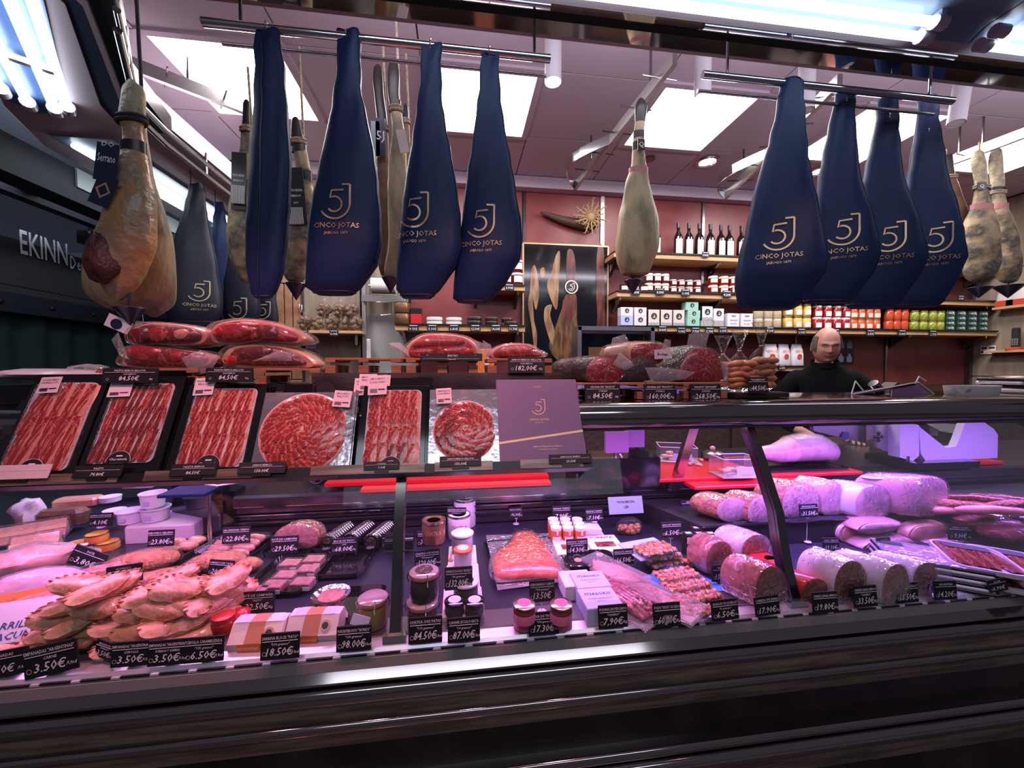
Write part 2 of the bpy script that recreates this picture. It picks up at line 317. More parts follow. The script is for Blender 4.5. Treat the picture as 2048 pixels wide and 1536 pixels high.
# right side wall
wr = struct(MB().box((XR+.08, 1.6, 1.5), (.1, 3.5, 3.1)).build('wall_right', K['seam']))
for i, (a, b) in enumerate(((3.28, 2.55), (2.55, 1.7), (1.7, 0.6))):
    for z0, z1 in ((0, 1.35), (1.35, 2.35), (2.35, 3.0)):
        MB().box((XR+.02, (a+b)/2, (z0+z1)/2), (.04, a-b-.008, z1-z0-.008)).build('wall_panel', K['beige'], wr)
struct(MB().box((XR-.01, YW-.03, 1.5), (.05, .05, 3.0)).build('trim_6', K['steel_dark']))
# suspended ceiling: 65 x 55 cm tiles, with gaps where the light panels sit
ce = struct(MB().box((1.55, 2.35, ZC+.06), (7.3, 2.2, .06)).build('ceiling', K['seam']))
xs = [-2.145+.65*i for i in range(12)]
PANELS = {1: 1, 3: 1, 5: 1, 7: 1, 9: 1}
ys = [(1.50, 2.09), (2.09, 2.68), (2.68, 3.27)]
tile = None
for i, x in enumerate(xs):
    for j, (a, b) in enumerate(ys):
        if j == 1 and i in PANELS: continue
        if x+.65 > XR+.3: continue
        t = MB().rbox((x+.325, (a+b)/2, ZC+.012), (.642, b-a-.008, .022), .002)
        t.build('ceiling_tile', K['ceiling'], ce)
struct(MB().box((1.8, YW-.06, ZC-.05), (6.5, .08, .09)).build('trim_7', K['ceiling']))
for n_, i in enumerate(PANELS):
    x = xs[i]+.325
    o = thing('ceiling_light_panel', 'square white glowing light panel in the pink ceiling, %s of five' % ORD[n_], 'ceiling light', (x, 2.385, ZC-.004), group='square light panels of the stall ceiling')
    MB().box((0, 0, .006), (.575, .565, .004)).build('diffuser', K['lamp'], o)
    f = MB()
    for s in (-1, 1): f.box((s*.305, 0, 0), (.036, .63, .02)); f.box((0, s*.298, 0), (.575, .034, .02))
    f.build('frame', K['ceiling'], o)
# recessed lamps and the black vent
for n_, (u, v) in enumerate(((1415, 322), (1640, 341))):
    p = P(u, v, Z=ZC-.002); o = thing('recessed_downlight', ('round recessed downlight left of the right hand navy covers' if n_ == 0 else 'round recessed downlight seen between the first two right hand covers'), 'downlight', p, group='recessed downlights')
    MB().lathe([(.075, 0), (.085, -.008), (.062, -.012), (.058, .002)], 20).build('ring', K['chrome'], o, True)
    MB().lathe([(.056, -.004), (.03, -.008)], 16).build('lamp', K['lamp'], o)
    for s in (-1, 1): MB().box((0, s*.02, -.012), (.10, .006, .012)).build('baffle', K['chrome'], o)
p = P(1298, 317, Z=ZC-.004); o = thing('ceiling_vent', 'small round black vent in the ceiling above the lone ham', 'vent', p)
MB().lathe([(.045, 0), (.045, -.01), (.03, -.012)], 16).build('rim', K['steel_dark'], o, True); MB().lathe([(.03, -.009), (.001, -.009)], 12).build('hole', K['black'], o)
# cylinder spot lamps under the ceiling
K['spot_grey'] = mat('spot_grey', (.42,.40,.43), .5)
for n_, (u, v, Y, h, lab) in enumerate(((1106, 165, 1.75, .24, 'white cylinder spotlight at the end of the left cover rail'), (1405, 196, 1.75, .24, 'white cylinder spotlight over the left end of the right cover rail'), (1612, 222, 1.78, .26, 'grey cylinder spotlight behind the first two right hand covers'), (1912, 247, 1.78, .34, 'tilted white cylinder spotlight right of the last navy cover'))):
    p = P(u, v, Y=Y); o = thing('cylinder_spotlight', lab, 'spotlight', p, group='cylinder spotlights', rot=((0, 0, 0) if n_ < 3 else (0, R_(9), 0)))
    MB().lathe([(.034, .004), (.037, 0), (.037, h), (.03, h+.004)], 20).build('housing', K['spot_grey'], o, True)
    MB().lathe([(.033, .001), (.032, .012)], 16).build('lamp', K['lamp' if n_ < 2 else 'white'], o)
    MB().lathe([(.008, h), (.008, ZC-p.z)], 8).build('stem', K['steel'], o)

# ---------------------------------------------------------------- canopy over the counter front (mirror steel beam, fixtures, tubes)
ax0, ax1 = -1.02, 4.2
can = thing('canopy_beam', 'long polished steel canopy beam running above the hanging rails', 'canopy')
def strip(name, y0, y1, z0, z1, m, x0=ax0, x1=ax1, par=can):
    return MB().box(((x0+x1)/2, (y0+y1)/2, (z0+z1)/2), (x1-x0, abs(y1-y0), abs(z1-z0))).build(name, m, par)
strip('mirror_panel', 1.262, 1.315, 2.532, 2.60, K['mirror'])
strip('channel', 1.225, 1.262, 2.545, 2.60, K['gloss_black'])
strip('mirror_panel', 1.200, 1.225, 2.528, 2.60, K['mirror'])
strip('soffit_strip', 1.165, 1.200, 2.534, 2.60, K['soffit'])
strip('back_plate', 1.315, 1.33, 2.532, 3.0, K['soffit'])
def fixture(x0, x1, lab, n):
    o = thing('tube_light_fixture', lab, 'tube light', ((x0+x1)/2, 0, 0), group='tube lights on the canopy'); L = (x1-x0)/2
    M_ = L+(.09 if n == 0 else 0); m = MB(); m.add([(-L, 1.165, 2.536), (M_, 1.165, 2.536), (M_, 1.12, 2.556), (-L, 1.12, 2.556), (M_, .78, 2.556), (-L, .78, 2.556), (M_, 1.165, 2.62), (-L, 1.165, 2.62), (M_, .78, 2.62), (-L, .78, 2.62)],
        [(0,1,2,3), (3,2,4,5), (6,7,9,8), (1,0,7,6), (5,4,8,9)]); m.build('reflector', K['housing'], o)
    for y_, z_ in ((1.140, 2.512), (1.100, 2.525)):
        MB().tube([(-L+.04, y_, z_), (L-.14, y_, z_)], .0135, 12).build('tube', K['tube'], o)
        for s in (-L+.02, L-.12): MB().tube([(s-.02, y_, z_), (s+.02, y_, z_)], .020, 12).build('socket', K['plastic_white'], o, True)
    for s in (-L+.10, L-.12): MB().box((s, 1.12, 2.55), (.02, .07, .05)).build('bracket', K['plastic_white'], o)
fixture(-.35, 1.64, 'pair of glaring white tubes above the right cover rail', 0)
fixture(1.735, 3.1, 'bright tube light cut off at the top right corner', 1)
# ---------------------------------------------------------------- corner canopy at the left and the market hall beyond
def slabp(pts, z0, z1):
    m = MB(); return m.rings([[Vector((x, y, z0)) for x, y in pts], [Vector((x, y, z1)) for x, y in pts]])
cc = thing('corner_canopy', 'mauve canopy underside turning the corner at the upper left', 'canopy')
slabp([(-1.19, 1.10), (-1.19, 1.40), (-1.50, 1.90), (-1.56, 2.1), (-1.60, 5.2), (-2.05, 5.2), (-2.05, 2.28), (-1.90, 1.95), (-1.40, 1.28), (-1.35, 1.10)], 2.53, 2.60).build('soffit_panel', K['soffit'], cc)
slabp([(-1.195, 1.30), (-1.195, 1.407), (-1.506, 1.89), (-1.53, 2.02), (-1.47, 1.99), (-1.142, 1.40), (-1.142, 1.30)], 2.535, 2.6).build('dark_channel', K['navy'], cc)
slabp([(-1.142, 1.30), (-1.142, 1.40), (-1.47, 1.99), (-1.45, 1.99), (-1.115, 1.38), (-1.115, 1.30)], 2.53, 2.6).build('edge_strip', K['soffit'], cc)
slabp([(-1.115, 1.25), (-1.115, 1.38), (-1.45, 1.99), (-1.45, 2.1), (-1.36, 2.1), (-1.27, 1.76), (-1.03, 1.385), (-1.02, 1.25)], 2.54, 2.62).build('steel_band', K['steel_dark'], cc)
slabp([(-1.60, 2.0), (-1.60, 5.2), (-1.36, 5.2), (-1.36, 2.0)], 2.56, 2.66).build('side_beam', K['soffit'], cc)
for z_ in (2.44, 2.50): MB().tube([(-1.02, 1.36, z_), (-1.29, 1.80, z_), (-1.32, 2.0, z_), (-1.36, 4.2, z_)], .011, 10).build('rail', K['chrome'], cc, True)
for x, y in ((-1.10, 1.5), (-1.26, 1.75), (-1.33, 2.3), (-1.35, 3.0)): MB().tube([(x, y, 2.44), (x, y, 2.56)], .006).build('hanger', K['chrome'], cc)
o = thing('tube_light_fixture', 'glaring group of tubes at the upper left corner of the photo', 'tube light', (0, 0, 0), group='tube lights on the canopy')
slabp([(-1.42, 1.2), (-1.17, 1.2), (-1.20, 1.34), (-1.66, 1.96), (-1.80, 1.98), (-1.87, 1.85)], 2.522, 2.53).build('reflector', K['pan_blue'], o)
for a, b in (((-1.300, 1.22, 2.5), (-1.74, 1.875, 2.5)), ((-1.205, 1.22, 2.5), (-1.672, 1.905, 2.5)), ((-1.40, 1.28, 2.5), (-1.76, 1.80, 2.5)), ((-1.165, 1.25, 2.507), (-1.62, 1.90, 2.507))):
    MB().tube([a, b], .016, 12).build('tube', K['tube'], o)
    d = (Vector(b)-Vector(a)).normalized(); MB().tube([Vector(b)-d*.02, Vector(b)+d*.02], .024, 12).build('socket', K['plastic_white'], o, True)
MB().box((-1.52, 1.62, 2.50), (.15, .02, .02), (0, 0, .6)).build('bracket', K['white'], o)
o = thing('tube_light_fixture', 'long tubes along the side canopy behind the corner hams', 'tube light', (0, 0, 0), group='tube lights on the canopy')
for i, x in enumerate((-1.86, -1.79, -1.70)): MB().tube([(x, 2.2+i*.06, 2.505), (x, 3.2, 2.505)], .013, 10).build('tube', K['tube'], o)
for i, x in enumerate((-1.86, -1.79)): MB().tube([(x, 3.3, 2.505), (x, 4.3, 2.505)], .013, 10).build('tube', K['tube'], o)
MB().box((-1.78, 3.2, 2.525), (.26, 2.1, .012)).build('reflector', K['housing'], o)
hall = thing('hall_beam', 'black steel beam crossing the pale hall ceiling at the left', 'beam')
MB().box((-2.14, 3.5, 2.42), (.14, 3.2, .18)).build('beam', K['hall_beam'], hall); MB().box((-2.065, 3.7, 2.46), (.012, 2.5, .10)).build('pale_strip', K['hall_green'], hall)
o = tag_(MB().box((-2.66, 3.6, 2.50), (.08, 4.0, .08)).build('hall_rail', K['hall_beam']), 'thin black rail under the hall ceiling above the neighbouring sign', 'rail')
o = thing('duct', 'grey horizontal duct above the neighbouring stall sign', 'duct', P(105, 376, X=-2.5)); MB().rbox((0, 0, 0), (.62, .12, .06), .01).build('body', K['grey_strip'], o); MB().box((0, -.07, -.01), (.3, .02, .03)).build('lid', K['fascia_grey'], o)
struct(MB().box((-4.2, 3.5, 3.25), (4.6, 8, .06)).build('ceiling', K['hall_white'])); struct(MB().box((-2.0, 7.0, 1.8), (9, .1, 3.6)).build('wall_far', K['hall_white']))
# neighbouring stall: grey fascia with lettering, green curtain
s = thing('neighbouring_stall_sign', 'dark grey fascia with large pale lettering of the stall across the aisle', 'sign')
MB().box((-3.28, 3.6, 2.17), (.12, 4.6, .40)).build('fascia', K['fascia_grey'], s)
MB().box((-3.214, 3.6, 2.03), (.004, 4.6, .008)).build('rule', K['steel'], s)
MB().text('EKINN', .25, P(40, 506, X=-3.21)+Vector((.003, 0, -.0)), (0, 1, 0), (0, 0, 1), align=0, maxw=P(134, 500, X=-3.21).y-P(40, 500, X=-3.21).y).build('lettering', K['chalk'], s)
MB().text('Denda', .15, P(140, 536, X=-3.21)+Vector((.003, 0, 0)), (0, 1, 0), (0, 0, 1), align=0, maxw=P(186, 500, X=-3.21).y-P(140, 500, X=-3.21).y).build('lettering', K['chalk'], s)
MB().box((-3.25, 3.6, 1.90), (.10, 4.6, .14)).build('track', K['hall_beam'], s)
for i in range(8): MB().lathe([(.018, -.004), (.02, 0), (.012, .01)], 10).build('bolt', K['black'], s, loc=(-3.19, 2.5+i*.35, 1.90), rot=(0, R_(90), 0))
m = MB(); n = 150
m.rings([[Vector((-3.32+.025*math.sin(i*.9)+.012*math.sin(i*.37), 1.2+i*.033, z)) for i in range(n)] for z in (.0, 1.0, 1.86)], cap0=False, cap1=False, closed=False)
tag_(m.build('curtain', K['curtain'], smooth=True), 'dark green pleated curtain hanging below the neighbouring sign', 'curtain')
o = thing('hall_lamp_box', 'small black lamp box at the right end of the neighbouring sign', 'lamp', P(182, 478, X=-2.9)); MB().rbox((0, 0, 0), (.1, .14, .10), .01).build('box', K['black'], o); MB().box((.0, 0, .09), (.02, .02, .14)).build('arm', K['black'], o)

# ---------------------------------------------------------------- rails with hangers and hooks
for n_, (u0, u1, v0, v1) in enumerate(((405, 1100, 47, 115), (1405, 1905, 152, 199))):
    a = P(u0, v0, Y=1.3); b = P(u1, v1, Y=1.3); z = (a.z+b.z)/2
    o = thing('hanging_rail', ('left steel rail holding the four navy covers by the corner', 'right steel rail holding the four overlapping navy covers')[n_], 'rail', (a.x, 1.3, z))
    MB().tube([(0, 0, 0), (b.x-a.x, 0, 0)], .013, 14).build('rod', K['chrome'], o, True)
    MB().tube([(.02, .06, -.012), (b.x-a.x, .06, -.012)], .006, 8).build('rear_rod', K['steel'], o, True)
    for s_ in ((.1, .95) if n_ == 0 else (.09, .90)): MB().tube([((b.x-a.x)*s_, 0, .01), ((b.x-a.x)*s_, 0, 2.56-z)], .005).build('hanger', K['steel_dark' if n_ == 0 else 'chrome'], o)
RAILZ = 2.445
# ham racks under the ceiling: flat bar with pins, and bowed ends
def rack(pts, lab, bow=True):
    o = thing('ham_rack', lab, 'rack', (0, 0, 0), group='steel ham racks under the ceiling')
    a, b = [P(u, v, Z=2.80) for u, v in pts]; d = (b-a); L = d.length; d.normalize(); s = Vector((d.y, -d.x, 0))
    m = MB(); m.rings([[q+s*i*.012+Vector((0, 0, j)) for i, j in ((-1, -.03), (1, -.03), (1, .03), (-1, .03))] for q in (a, b)]); m.build('bar', K['brushed'], o)
    nn = int(L/.22)
    for i in range(nn):
        q = a+d*(.12+i*.22); MB().tube([q-s*.09, q+s*.09], .004, 6).build('pin', K['steel_dark'], o)
    if bow:
        e = b-d*.62
        m = MB(); pp = [e+d*(.62*t)+s*(-.16*math.sin(math.pi*t)) for t in [i/10 for i in range(11)]]
        m.rings([[q+Vector((0, 0, j))+s*i for i, j in ((-.004, -.03), (.004, -.03), (.004, .03), (-.004, .03))] for q in pp]); m.build('bowed_bar', K['chrome'], o)
    for q in (a+d*.2, b-d*.3): MB().tube([q+Vector((0, 0, .03)), q+Vector((0, 0, ZC-2.80))], .006, 6).build('hanger', K['steel_dark'], o)
    return o
rack(((1350, 116), (1150, 372)), 'bowed steel ham rack left of the lone pale ham')
rack(((1680, 160), (1450, 392)), 'bowed steel ham rack behind the first right hand cover')
rack(((262, 128), (520, 228)), 'flat pale bar crossing behind the corner hams', False)
rack(((1880, 330), (2060, 262)), 'pale perforated bar at the right edge above the right hams', False)

# ---------------------------------------------------------------- counter body
X0, X1 = -2.6, 4.6
ct = thing('display_counter', 'long refrigerated counter with chrome bumpers and dark polished front', 'counter')
def prof(name, pts, m, x0=X0, x1=X1, sm=False):
    return MB().rings([[Vector((x, y, z)) for y, z in pts] for x in (x0, x1)]).build(name, m, ct, sm)
prof('sill', [(.885, .818), (.858, .814), (.8525, .808), (.8525, .79), (.885, .79)], K['deck_bright'])
prof('front_rail', [(.854, .800), (.848, .799), (.846, .778), (.885, .778), (.885, .806)], K['grey_strip'])
prof('bevel_strip', [(.848, .777), (.834, .762), (.834, .757), (.885, .757), (.885, .777)], K['bumper'])
prof('groove', [(.856, .757), (.856, .745), (.885, .745), (.885, .757)], K['gloss_black'])
def bulge(zc, r, y): return [(y-r*math.cos(a)*.75, zc+r*math.sin(a)) for a in [R_(90-18*i) for i in range(11)]]+[(.90, zc-r), (.90, zc+r)]
prof('bumper', bulge(.728, .019, .842), K['bumper'], sm=60)
prof('trim_panel', [(.846, .709), (.842, .672), (.90, .672), (.90, .709)], K['brown_gloss'])
prof('bumper', bulge(.662, .011, .838), K['bumper'], sm=60)
prof('trim_panel', [(.842, .651), (.850, .610), (.90, .610), (.90, .651)], K['brown_gloss'])
prof('front_panel', [(.862, .62), (.862, .50), (.91, .50), (.91, .62)], K['marble_black'])
prof('bumper', bulge(.512, .012, .84), K['bumper'], sm=60); prof('bumper', bulge(.478, .018, .835), K['bumper'], sm=60)
prof('trim_panel', [(.842, .458), (.850, .40), (.90, .40), (.90, .458)], K['brown_gloss'])
prof('front_panel', [(.862, .40), (.862, .12), (.91, .12), (.91, .40)], K['marble_black'])
prof('kick_plate', [(.93, .12), (.93, .0), (.98, .0), (.98, .12)], K['steel_dark'])
for i in range(42):   # slots in the sill under the glass
    x = -1.0+i*.070
    MB().box((x, .8515, .8045), (.052, .004, .0035)).build('slot', K['black'], ct); 
    MB().box((x+.035, .8515, .8045), (.015, .004, .0035)).build('slot_bridge', K['tub'], ct)
# tank floor, back wall of the tank, steel work surface
prof('inner_sill', [(.885, .822), (.885, .815), (.95, .812), (.95, .82)], K['deck_steel'])
MB().box((1.8, 1.19, .806), (5.4, .64, .018)).build('deck', K['slate'], ct)
slabp([(-.9, .88), (-2.6, .88), (-2.6, 3.0), (-1.75, 3.0), (-1.25, 2.2), (-1.05, 1.60), (-.9, 1.50)], .797, .815).build('deck', K['slate'], ct)
for zz in (.869, .896, .927): MB().box((1.85, 1.486, zz), (5.3, .008, .0025)).build('chrome_line', K['chrome'], ct)
for i, (za, zb, yo) in enumerate(((.82, .866, 0), (.873, .893, -.008), (.900, .924, -.014))):
    MB().box((1.85, 1.51+yo+.02, (za+zb)/2), (5.3, .04, zb-za)).build('back_strip', K['work_steel'], ct)
slabp([(-.80, 1.49), (-.80, 2.05), (3.6, 2.05), (3.6, 1.49)], .945, .965).build('work_surface', K['work_steel'], ct)
prof('work_edge', [(1.488, .968), (1.478, .960), (1.478, .93), (1.50, .93), (1.50, .968)], K['work_steel'], -.80, 3.6)
slabp([(-.80, 1.49), (-.84, 1.49), (-1.09, 1.62), (-1.30, 2.2), (-1.75, 3.0), (-1.70, 3.0), (-1.24, 2.2), (-1.03, 1.66), (-.80, 1.56)], .815, .985).build('wing_wall', K['gloss_black'], ct)
slabp([(-.80, 1.56), (-.80, 2.05), (-1.2, 2.05), (-1.03, 1.66)], .95, .965).build('work_surface', K['slate'], ct)
slabp([(-1.0, 2.0), (3.6, 2.0), (3.6, 2.05), (-1.0, 2.05)], .0, .95).build('rear_panel', K['steel_dark'], ct)
# curved front glass in three panes
CURVE = [(.872, .815), (.905, .90), (.922, .96), (.938, 1.034), (1.012, 1.18), (1.052, 1.248)]
def cy(z):
    for (y0, z0), (y1, z1) in zip(CURVE, CURVE[1:]):
        if z <= z1: return y0+(y1-y0)*(z-z0)/(z1-z0)
    return CURVE[-1][0]
for a, b in ((-2.4, -.158), (-.138, .838), (.862, 4.4)):
    m = MB(); m.rings([[Vector((x, y, z)) for y, z in CURVE]+[Vector((x, y+.005, z)) for y, z in CURVE[::-1]] for x in (a, b)]); m.build('glass_pane', GLASS, ct)
for x in (-.148, .85):
    m = MB(); m.rings([[Vector((x+i, y+j, z)) for i, j in ((-.012, -.006), (.012, -.006), (.012, .028), (-.012, .028))] for y, z in CURVE]); m.build('glass_post', K['steel_dark'], ct, 60)
    MB().box((x, .872, .825), (.05, .02, .016)).build('clamp', K['chrome'], ct)
# counter top profile (right of the rack it is bare, left of it carries a cloth covered riser)
prof('top_profile', [(1.050, 1.250), (1.036, 1.262), (1.030, 1.285), (1.036, 1.306), (1.052, 1.322), (1.09, 1.326), (1.40, 1.326), (1.40, 1.29), (1.15, 1.28), (1.13, 1.250)], K['bumper'], sm=45)
prof('top_lip', [(1.046, 1.247), (1.046, 1.253), (1.14, 1.253), (1.14, 1.247)], K['steel_dark'])
for a, b, m_ in ((-1.3, -.2, 'led_pink'), (-.1, .8, 'led_pink'), (.9, 2.8, 'led_purple')):
    MB().box(((a+b)/2, 1.105, 1.243), (b-a, .018, .006)).build('led_strip', K[m_], ct)
for x in (.85, 2.75):   # leaning struts that hold the top
    m = MB(); m.rings([[Vector((x+i, y+j, z)) for i, j in ((-.018, -.012), (.018, -.012), (.018, .012), (-.018, .012))] for y, z in ((1.30, 1.285), (1.46, .93))]); m.build('strut', K['steel'], ct)
# stepped black riser in the right part of the tank
rs = thing('black_riser', 'long black step inside the case carrying the cooked hams', 'riser', (0, 0, .816))
slabp([(.80, 1.19), (.70, 1.47), (4.0, 1.47), (4.0, 1.19)], .0, .078).build('step', K['matte_black'], rs)
MB().box((2.4, 1.188, .076), (3.2, .004, .004)).build('edge', K['steel_dark'], rs)
# ================================================================ hanging covers and hams
def loft(rows, u0, Y0, psi, ratio, n=20, e=.8, nz=0, nsc=9, seed=0, dmax=.3, flat=.0, sub=1, lin=0):
    "rows (v, u left, u right) seen in the vertical plane through (u0, Y0) turned by psi -> local rings, centre x"
    p0 = P(u0, 738, Y=Y0); nrm = Vector((math.sin(psi), math.cos(psi), 0)); wv = Vector((math.cos(psi), -math.sin(psi), 0))
    rr = []
    for v, a, b in rows:
        A, B = PP(a, v, p0, nrm), PP(b, v, p0, nrm); rr.append(((A-p0).dot(wv), A.z, (B-p0).dot(wv), B.z))
    # smooth subdivision along the height
    out = []
    for i in range(len(rr)-1):
        for t in range(sub):
            t /= sub; q0 = rr[max(i-1, 0)]; q1 = rr[i]; q2 = rr[i+1]; q3 = rr[min(i+2, len(rr)-1)]
            if lin and i >= len(rr)-lin: out.append(tuple(q1[c]+(q2[c]-q1[c])*t for c in range(4))); continue
            out.append(tuple(.5*(2*q1[c]+(q2[c]-q0[c])*t+(2*q0[c]-5*q1[c]+4*q2[c]-q3[c])*t*t+(3*q1[c]-q0[c]-3*q2[c]+q3[c])*t**3) for c in range(4)))
    out.append(rr[-1]); rings = []
    for x0, z0, x1, z1 in out:
        a = (x1-x0)/2; c = (x0+x1)/2; b = min(a*ratio, dmax); ring = []
        for i in range(n):
            t = 6.28319*i/n; cx, sy = math.cos(t), math.sin(t)
            X = a*math.copysign(abs(cx)**e, cx); Yy = b*math.copysign(abs(sy)**e, sy)
            if nz:
                g = 1+nz*noise.noise(Vector((X*nsc, Yy*nsc, z0*nsc))+Vector((seed*7.1, 0, 0))); X *= 1+(g-1)*.35; Yy *= g
            f = (X+a)/(2*a) if a > 1e-6 else .5
            ring.append(Vector((c+X, Yy, z0+(z1-z0)*f)))
        rings.append(ring)
    return rings, p0, out
def at_v(out, z):
    return min(out, key=lambda r: abs((r[1]+r[3])/2-z))
def strokes():
    "the monogram: polylines in a unit box"
    arc = lambda cx, cy_, r, a0, a1, n: [(cx+r*math.cos(R_(a0+(a1-a0)*i/n)), cy_+r*math.sin(R_(a0+(a1-a0)*i/n))) for i in range(n+1)]
    return [[(.58, 1.0), (.82, 1.0)], [(.82, 1.0)]+arc(.37, .45, .45, 0, -150, 14), [(.63, .84), (.28, .82), (.24, .60), (.33, .645)]+arc(.36, .425, .22, 80, -140, 12)]
def mono(m, fn, w_=.055):
    for pl in strokes():
        pts = [Vector((x, y)) for x, y in pl]; L = []; R2 = []
        for i, p in enumerate(pts):
            d = (pts[min(i+1, len(pts)-1)]-pts[max(i-1, 0)]).normalized(); q = Vector((-d.y, d.x))*w_/2; L.append(p+q); R2.append(p-q)
        vs = [fn(q.x, q.y) for q in L]+[fn(q.x, q.y) for q in R2]; n = len(L)
        m.add(vs, [(i, i+1, n+i+1, n+i) for i in range(n-1)])
def logo(rings, out, par, xc, zc, S, m, full=True, tilt=0, sub2=True):
    "print the monogram on the front of the loft"
    def front(x, z):
        i = min(range(len(out)), key=lambda k_: abs((out[k_][1]+out[k_][3])/2-z)); j = i+1 if (out[i][1]+out[i][3])/2 > z else i-1
        def yf(k_):
            r = [q for q in rings[max(0, min(k_, len(rings)-1))] if q.y <= 1e-6]; r.sort(key=lambda q: q.x)
            if x <= r[0].x: return r[0].y
            for p, q in zip(r, r[1:]):
                if x <= q.x: return p.y+(q.y-p.y)*(x-p.x)/max(q.x-p.x, 1e-6)
            return r[-1].y
        j = max(0, min(j, len(out)-1)); zi, zj = (out[i][1]+out[i][3])/2, (out[j][1]+out[j][3])/2
        t = 0 if abs(zi-zj) < 1e-6 else max(0, min(1, (z-zi)/(zj-zi)))
        return yf(i)*(1-t)+yf(j)*t-.003
    fn = lambda X, Y_: (lambda x, z: Vector((x, front(x, z), z)))(xc+X, zc+Y_+tilt*X)
    g = MB(); mono(g, lambda x, y: fn((x-.42)*S, y*S))
    if full:
        g.text('CINCO JOTAS', S*.21, None, wrap=lambda X, Y_: fn(X-.02*S, Y_-S*.26), maxw=S*1.5)
        if sub2: g.text('JABUGO 1879', S*.115, None, wrap=lambda X, Y_: fn(X-.02*S, Y_-S*.45), maxw=S*.95)
    g.build('printed_logo', m, par)
def cover(rows, u0, Y0, psi, lab, lg=None, m='bag_blue', lm='gold', cham=True, hook=True, seam=False):
    "lg = (u, v, height px)"
    rings, p0, out = loft(rows, u0, Y0, psi, .42, 22, .72, .10, 7, u0, dmax=.075, sub=3, lin=5)
    zt = out[0][1]
    for k_, r in enumerate(rings):      # creases near the gathered neck
        t = k_/len(rings)
        for q in r:
            q.y += .006*math.sin(q.x*90+t*14)*(1-t)*1.2; q.x += .003*math.sin(q.z*60)*(1-t)
    o = thing('ham_cover', lab, 'ham cover', p0*1.0, -psi, 'navy fabric covers of hanging hams'); o.location.z = 0
    m_ = MB().rings(rings); m_.build('fabric', K[m], o, 60)
    # side seam that runs down one edge and the hem at the bottom
    fi = [max(r, key=lambda q: q.x-q.y*.4) for r in rings]; MB().tube(fi, .0022, 6).build('seam', K['bag_seam'], o, True)
    MB().tube([q+Vector((0, 0, 0)) for q in rings[-2]]+[rings[-2][0]], .0026, 6).build('hem', K['bag_seam'], o, True)
    if seam: MB().tube([r[int(len(r)*.75)]+Vector((0, -.001, 0)) for r in rings], .0028, 6).build('seam', K['bag_seam'], o, True)
    if hook:
        c = (out[0][0]+out[0][2])/2; zz = min(RAILZ, out[0][1]+.25)
        pts = [(c, 0, out[0][1]-.03), (c, 0, zz-.02)]+[(c, -.018*math.cos(R_(a)), zz+.016*math.sin(R_(a))) for a in range(-90, 200, 30)]
        MB().tube(pts, .0024, 6).build('hook', K['chrome'], o, True)
    else: MB().tube([(0, 0, out[0][1]-.03), (0, 0, out[0][1]+.03), (0, 0, 2.56)], .003, 6).build('cord', K['rope_dark'], o, True)
    if lg:
        q = PP(lg[0], lg[1], p0, Vector((math.sin(psi), math.cos(psi), 0))); S = px(lg[2], q)
        x = (q-p0).dot(Vector((math.cos(psi), -math.sin(psi), 0)))
        logo(rings, out, o, x, q.z-S*.5, S, K[lm], tilt=.0)
    return o
cover([(66, 516, 556), (72, 510, 560), (170, 508, 571), (300, 501, 582), (400, 496, 581), (470, 493, 576), (540, 494, 568), (585, 503, 552), (597, 512, 540)], 540, 1.30, 0, 'navy ham cover hung edge on, first from the left on the left rail', seam=True)
cover([(62, 676, 715), (70, 672, 720), (120, 674, 721), (175, 668, 722), (240, 658, 736), (330, 640, 752), (420, 625, 763), (490, 617, 765), (530, 614, 755), (575, 612, 722), (590, 636, 704)], 695, 1.30, R_(4), 'navy ham cover with copper monogram, second from left on the left rail', (684, 415, 66))
cover([(90, 844, 880), (98, 842, 884), (150, 841, 883), (210, 834, 885), (270, 826, 895), (350, 813, 910), (430, 804, 921), (490, 799, 924), (530, 796, 916), (580, 793, 880), (597, 806, 862)], 862, 1.30, R_(8), 'navy ham cover with copper monogram, third from left on the left rail', (836, 430, 66))
cover([(113, 964, 994), (122, 962, 998), (180, 958, 1000), (260, 948, 1010), (340, 936, 1024), (420, 926, 1038), (480, 920, 1046), (520, 914, 1042), (570, 907, 1010), (598, 906, 985), (606, 920, 970)], 980, 1.30, R_(10), 'navy ham cover with copper monogram, last on the left rail', (966, 452, 62))
cover([(160, 1563, 1602), (166, 1560, 1606), (220, 1552, 1608), (290, 1536, 1612), (370, 1512, 1626), (450, 1492, 1640), (510, 1477, 1652), (545, 1470, 1648), (580, 1469, 1622), (612, 1476, 1596), (620, 1490, 1580)], 1583, 1.28, R_(26), 'frontmost navy ham cover on the right rail, its whole monogram visible', (1549, 478, 60))
cover([(178, 1676, 1706), (186, 1672, 1710), (250, 1658, 1710), (330, 1642, 1716), (400, 1630, 1734), (460, 1622, 1752), (510, 1616, 1759), (550, 1610, 1742), (596, 1604, 1706), (606, 1612, 1695)], 1692, 1.34, R_(30), 'second navy ham cover from the left on the right rail', (1680, 467, 58))
cover([(196, 1760, 1795), (204, 1756, 1798), (260, 1748, 1797), (330, 1732, 1802), (400, 1716, 1822), (460, 1706, 1842), (515, 1698, 1853), (560, 1692, 1832), (600, 1686, 1802), (616, 1696, 1790)], 1777, 1.40, R_(32), 'third navy ham cover from the left on the right rail', (1770, 481, 56))
cover([(192, 1841, 1873), (198, 1838, 1877), (260, 1830, 1880), (330, 1818, 1892), (400, 1804, 1908), (460, 1794, 1925), (515, 1786, 1932), (560, 1782, 1912), (604, 1778, 1886), (614, 1790, 1872)], 1858, 1.46, R_(34), 'last navy ham cover on the right rail, nearest the right hams', (1862, 482, 56))
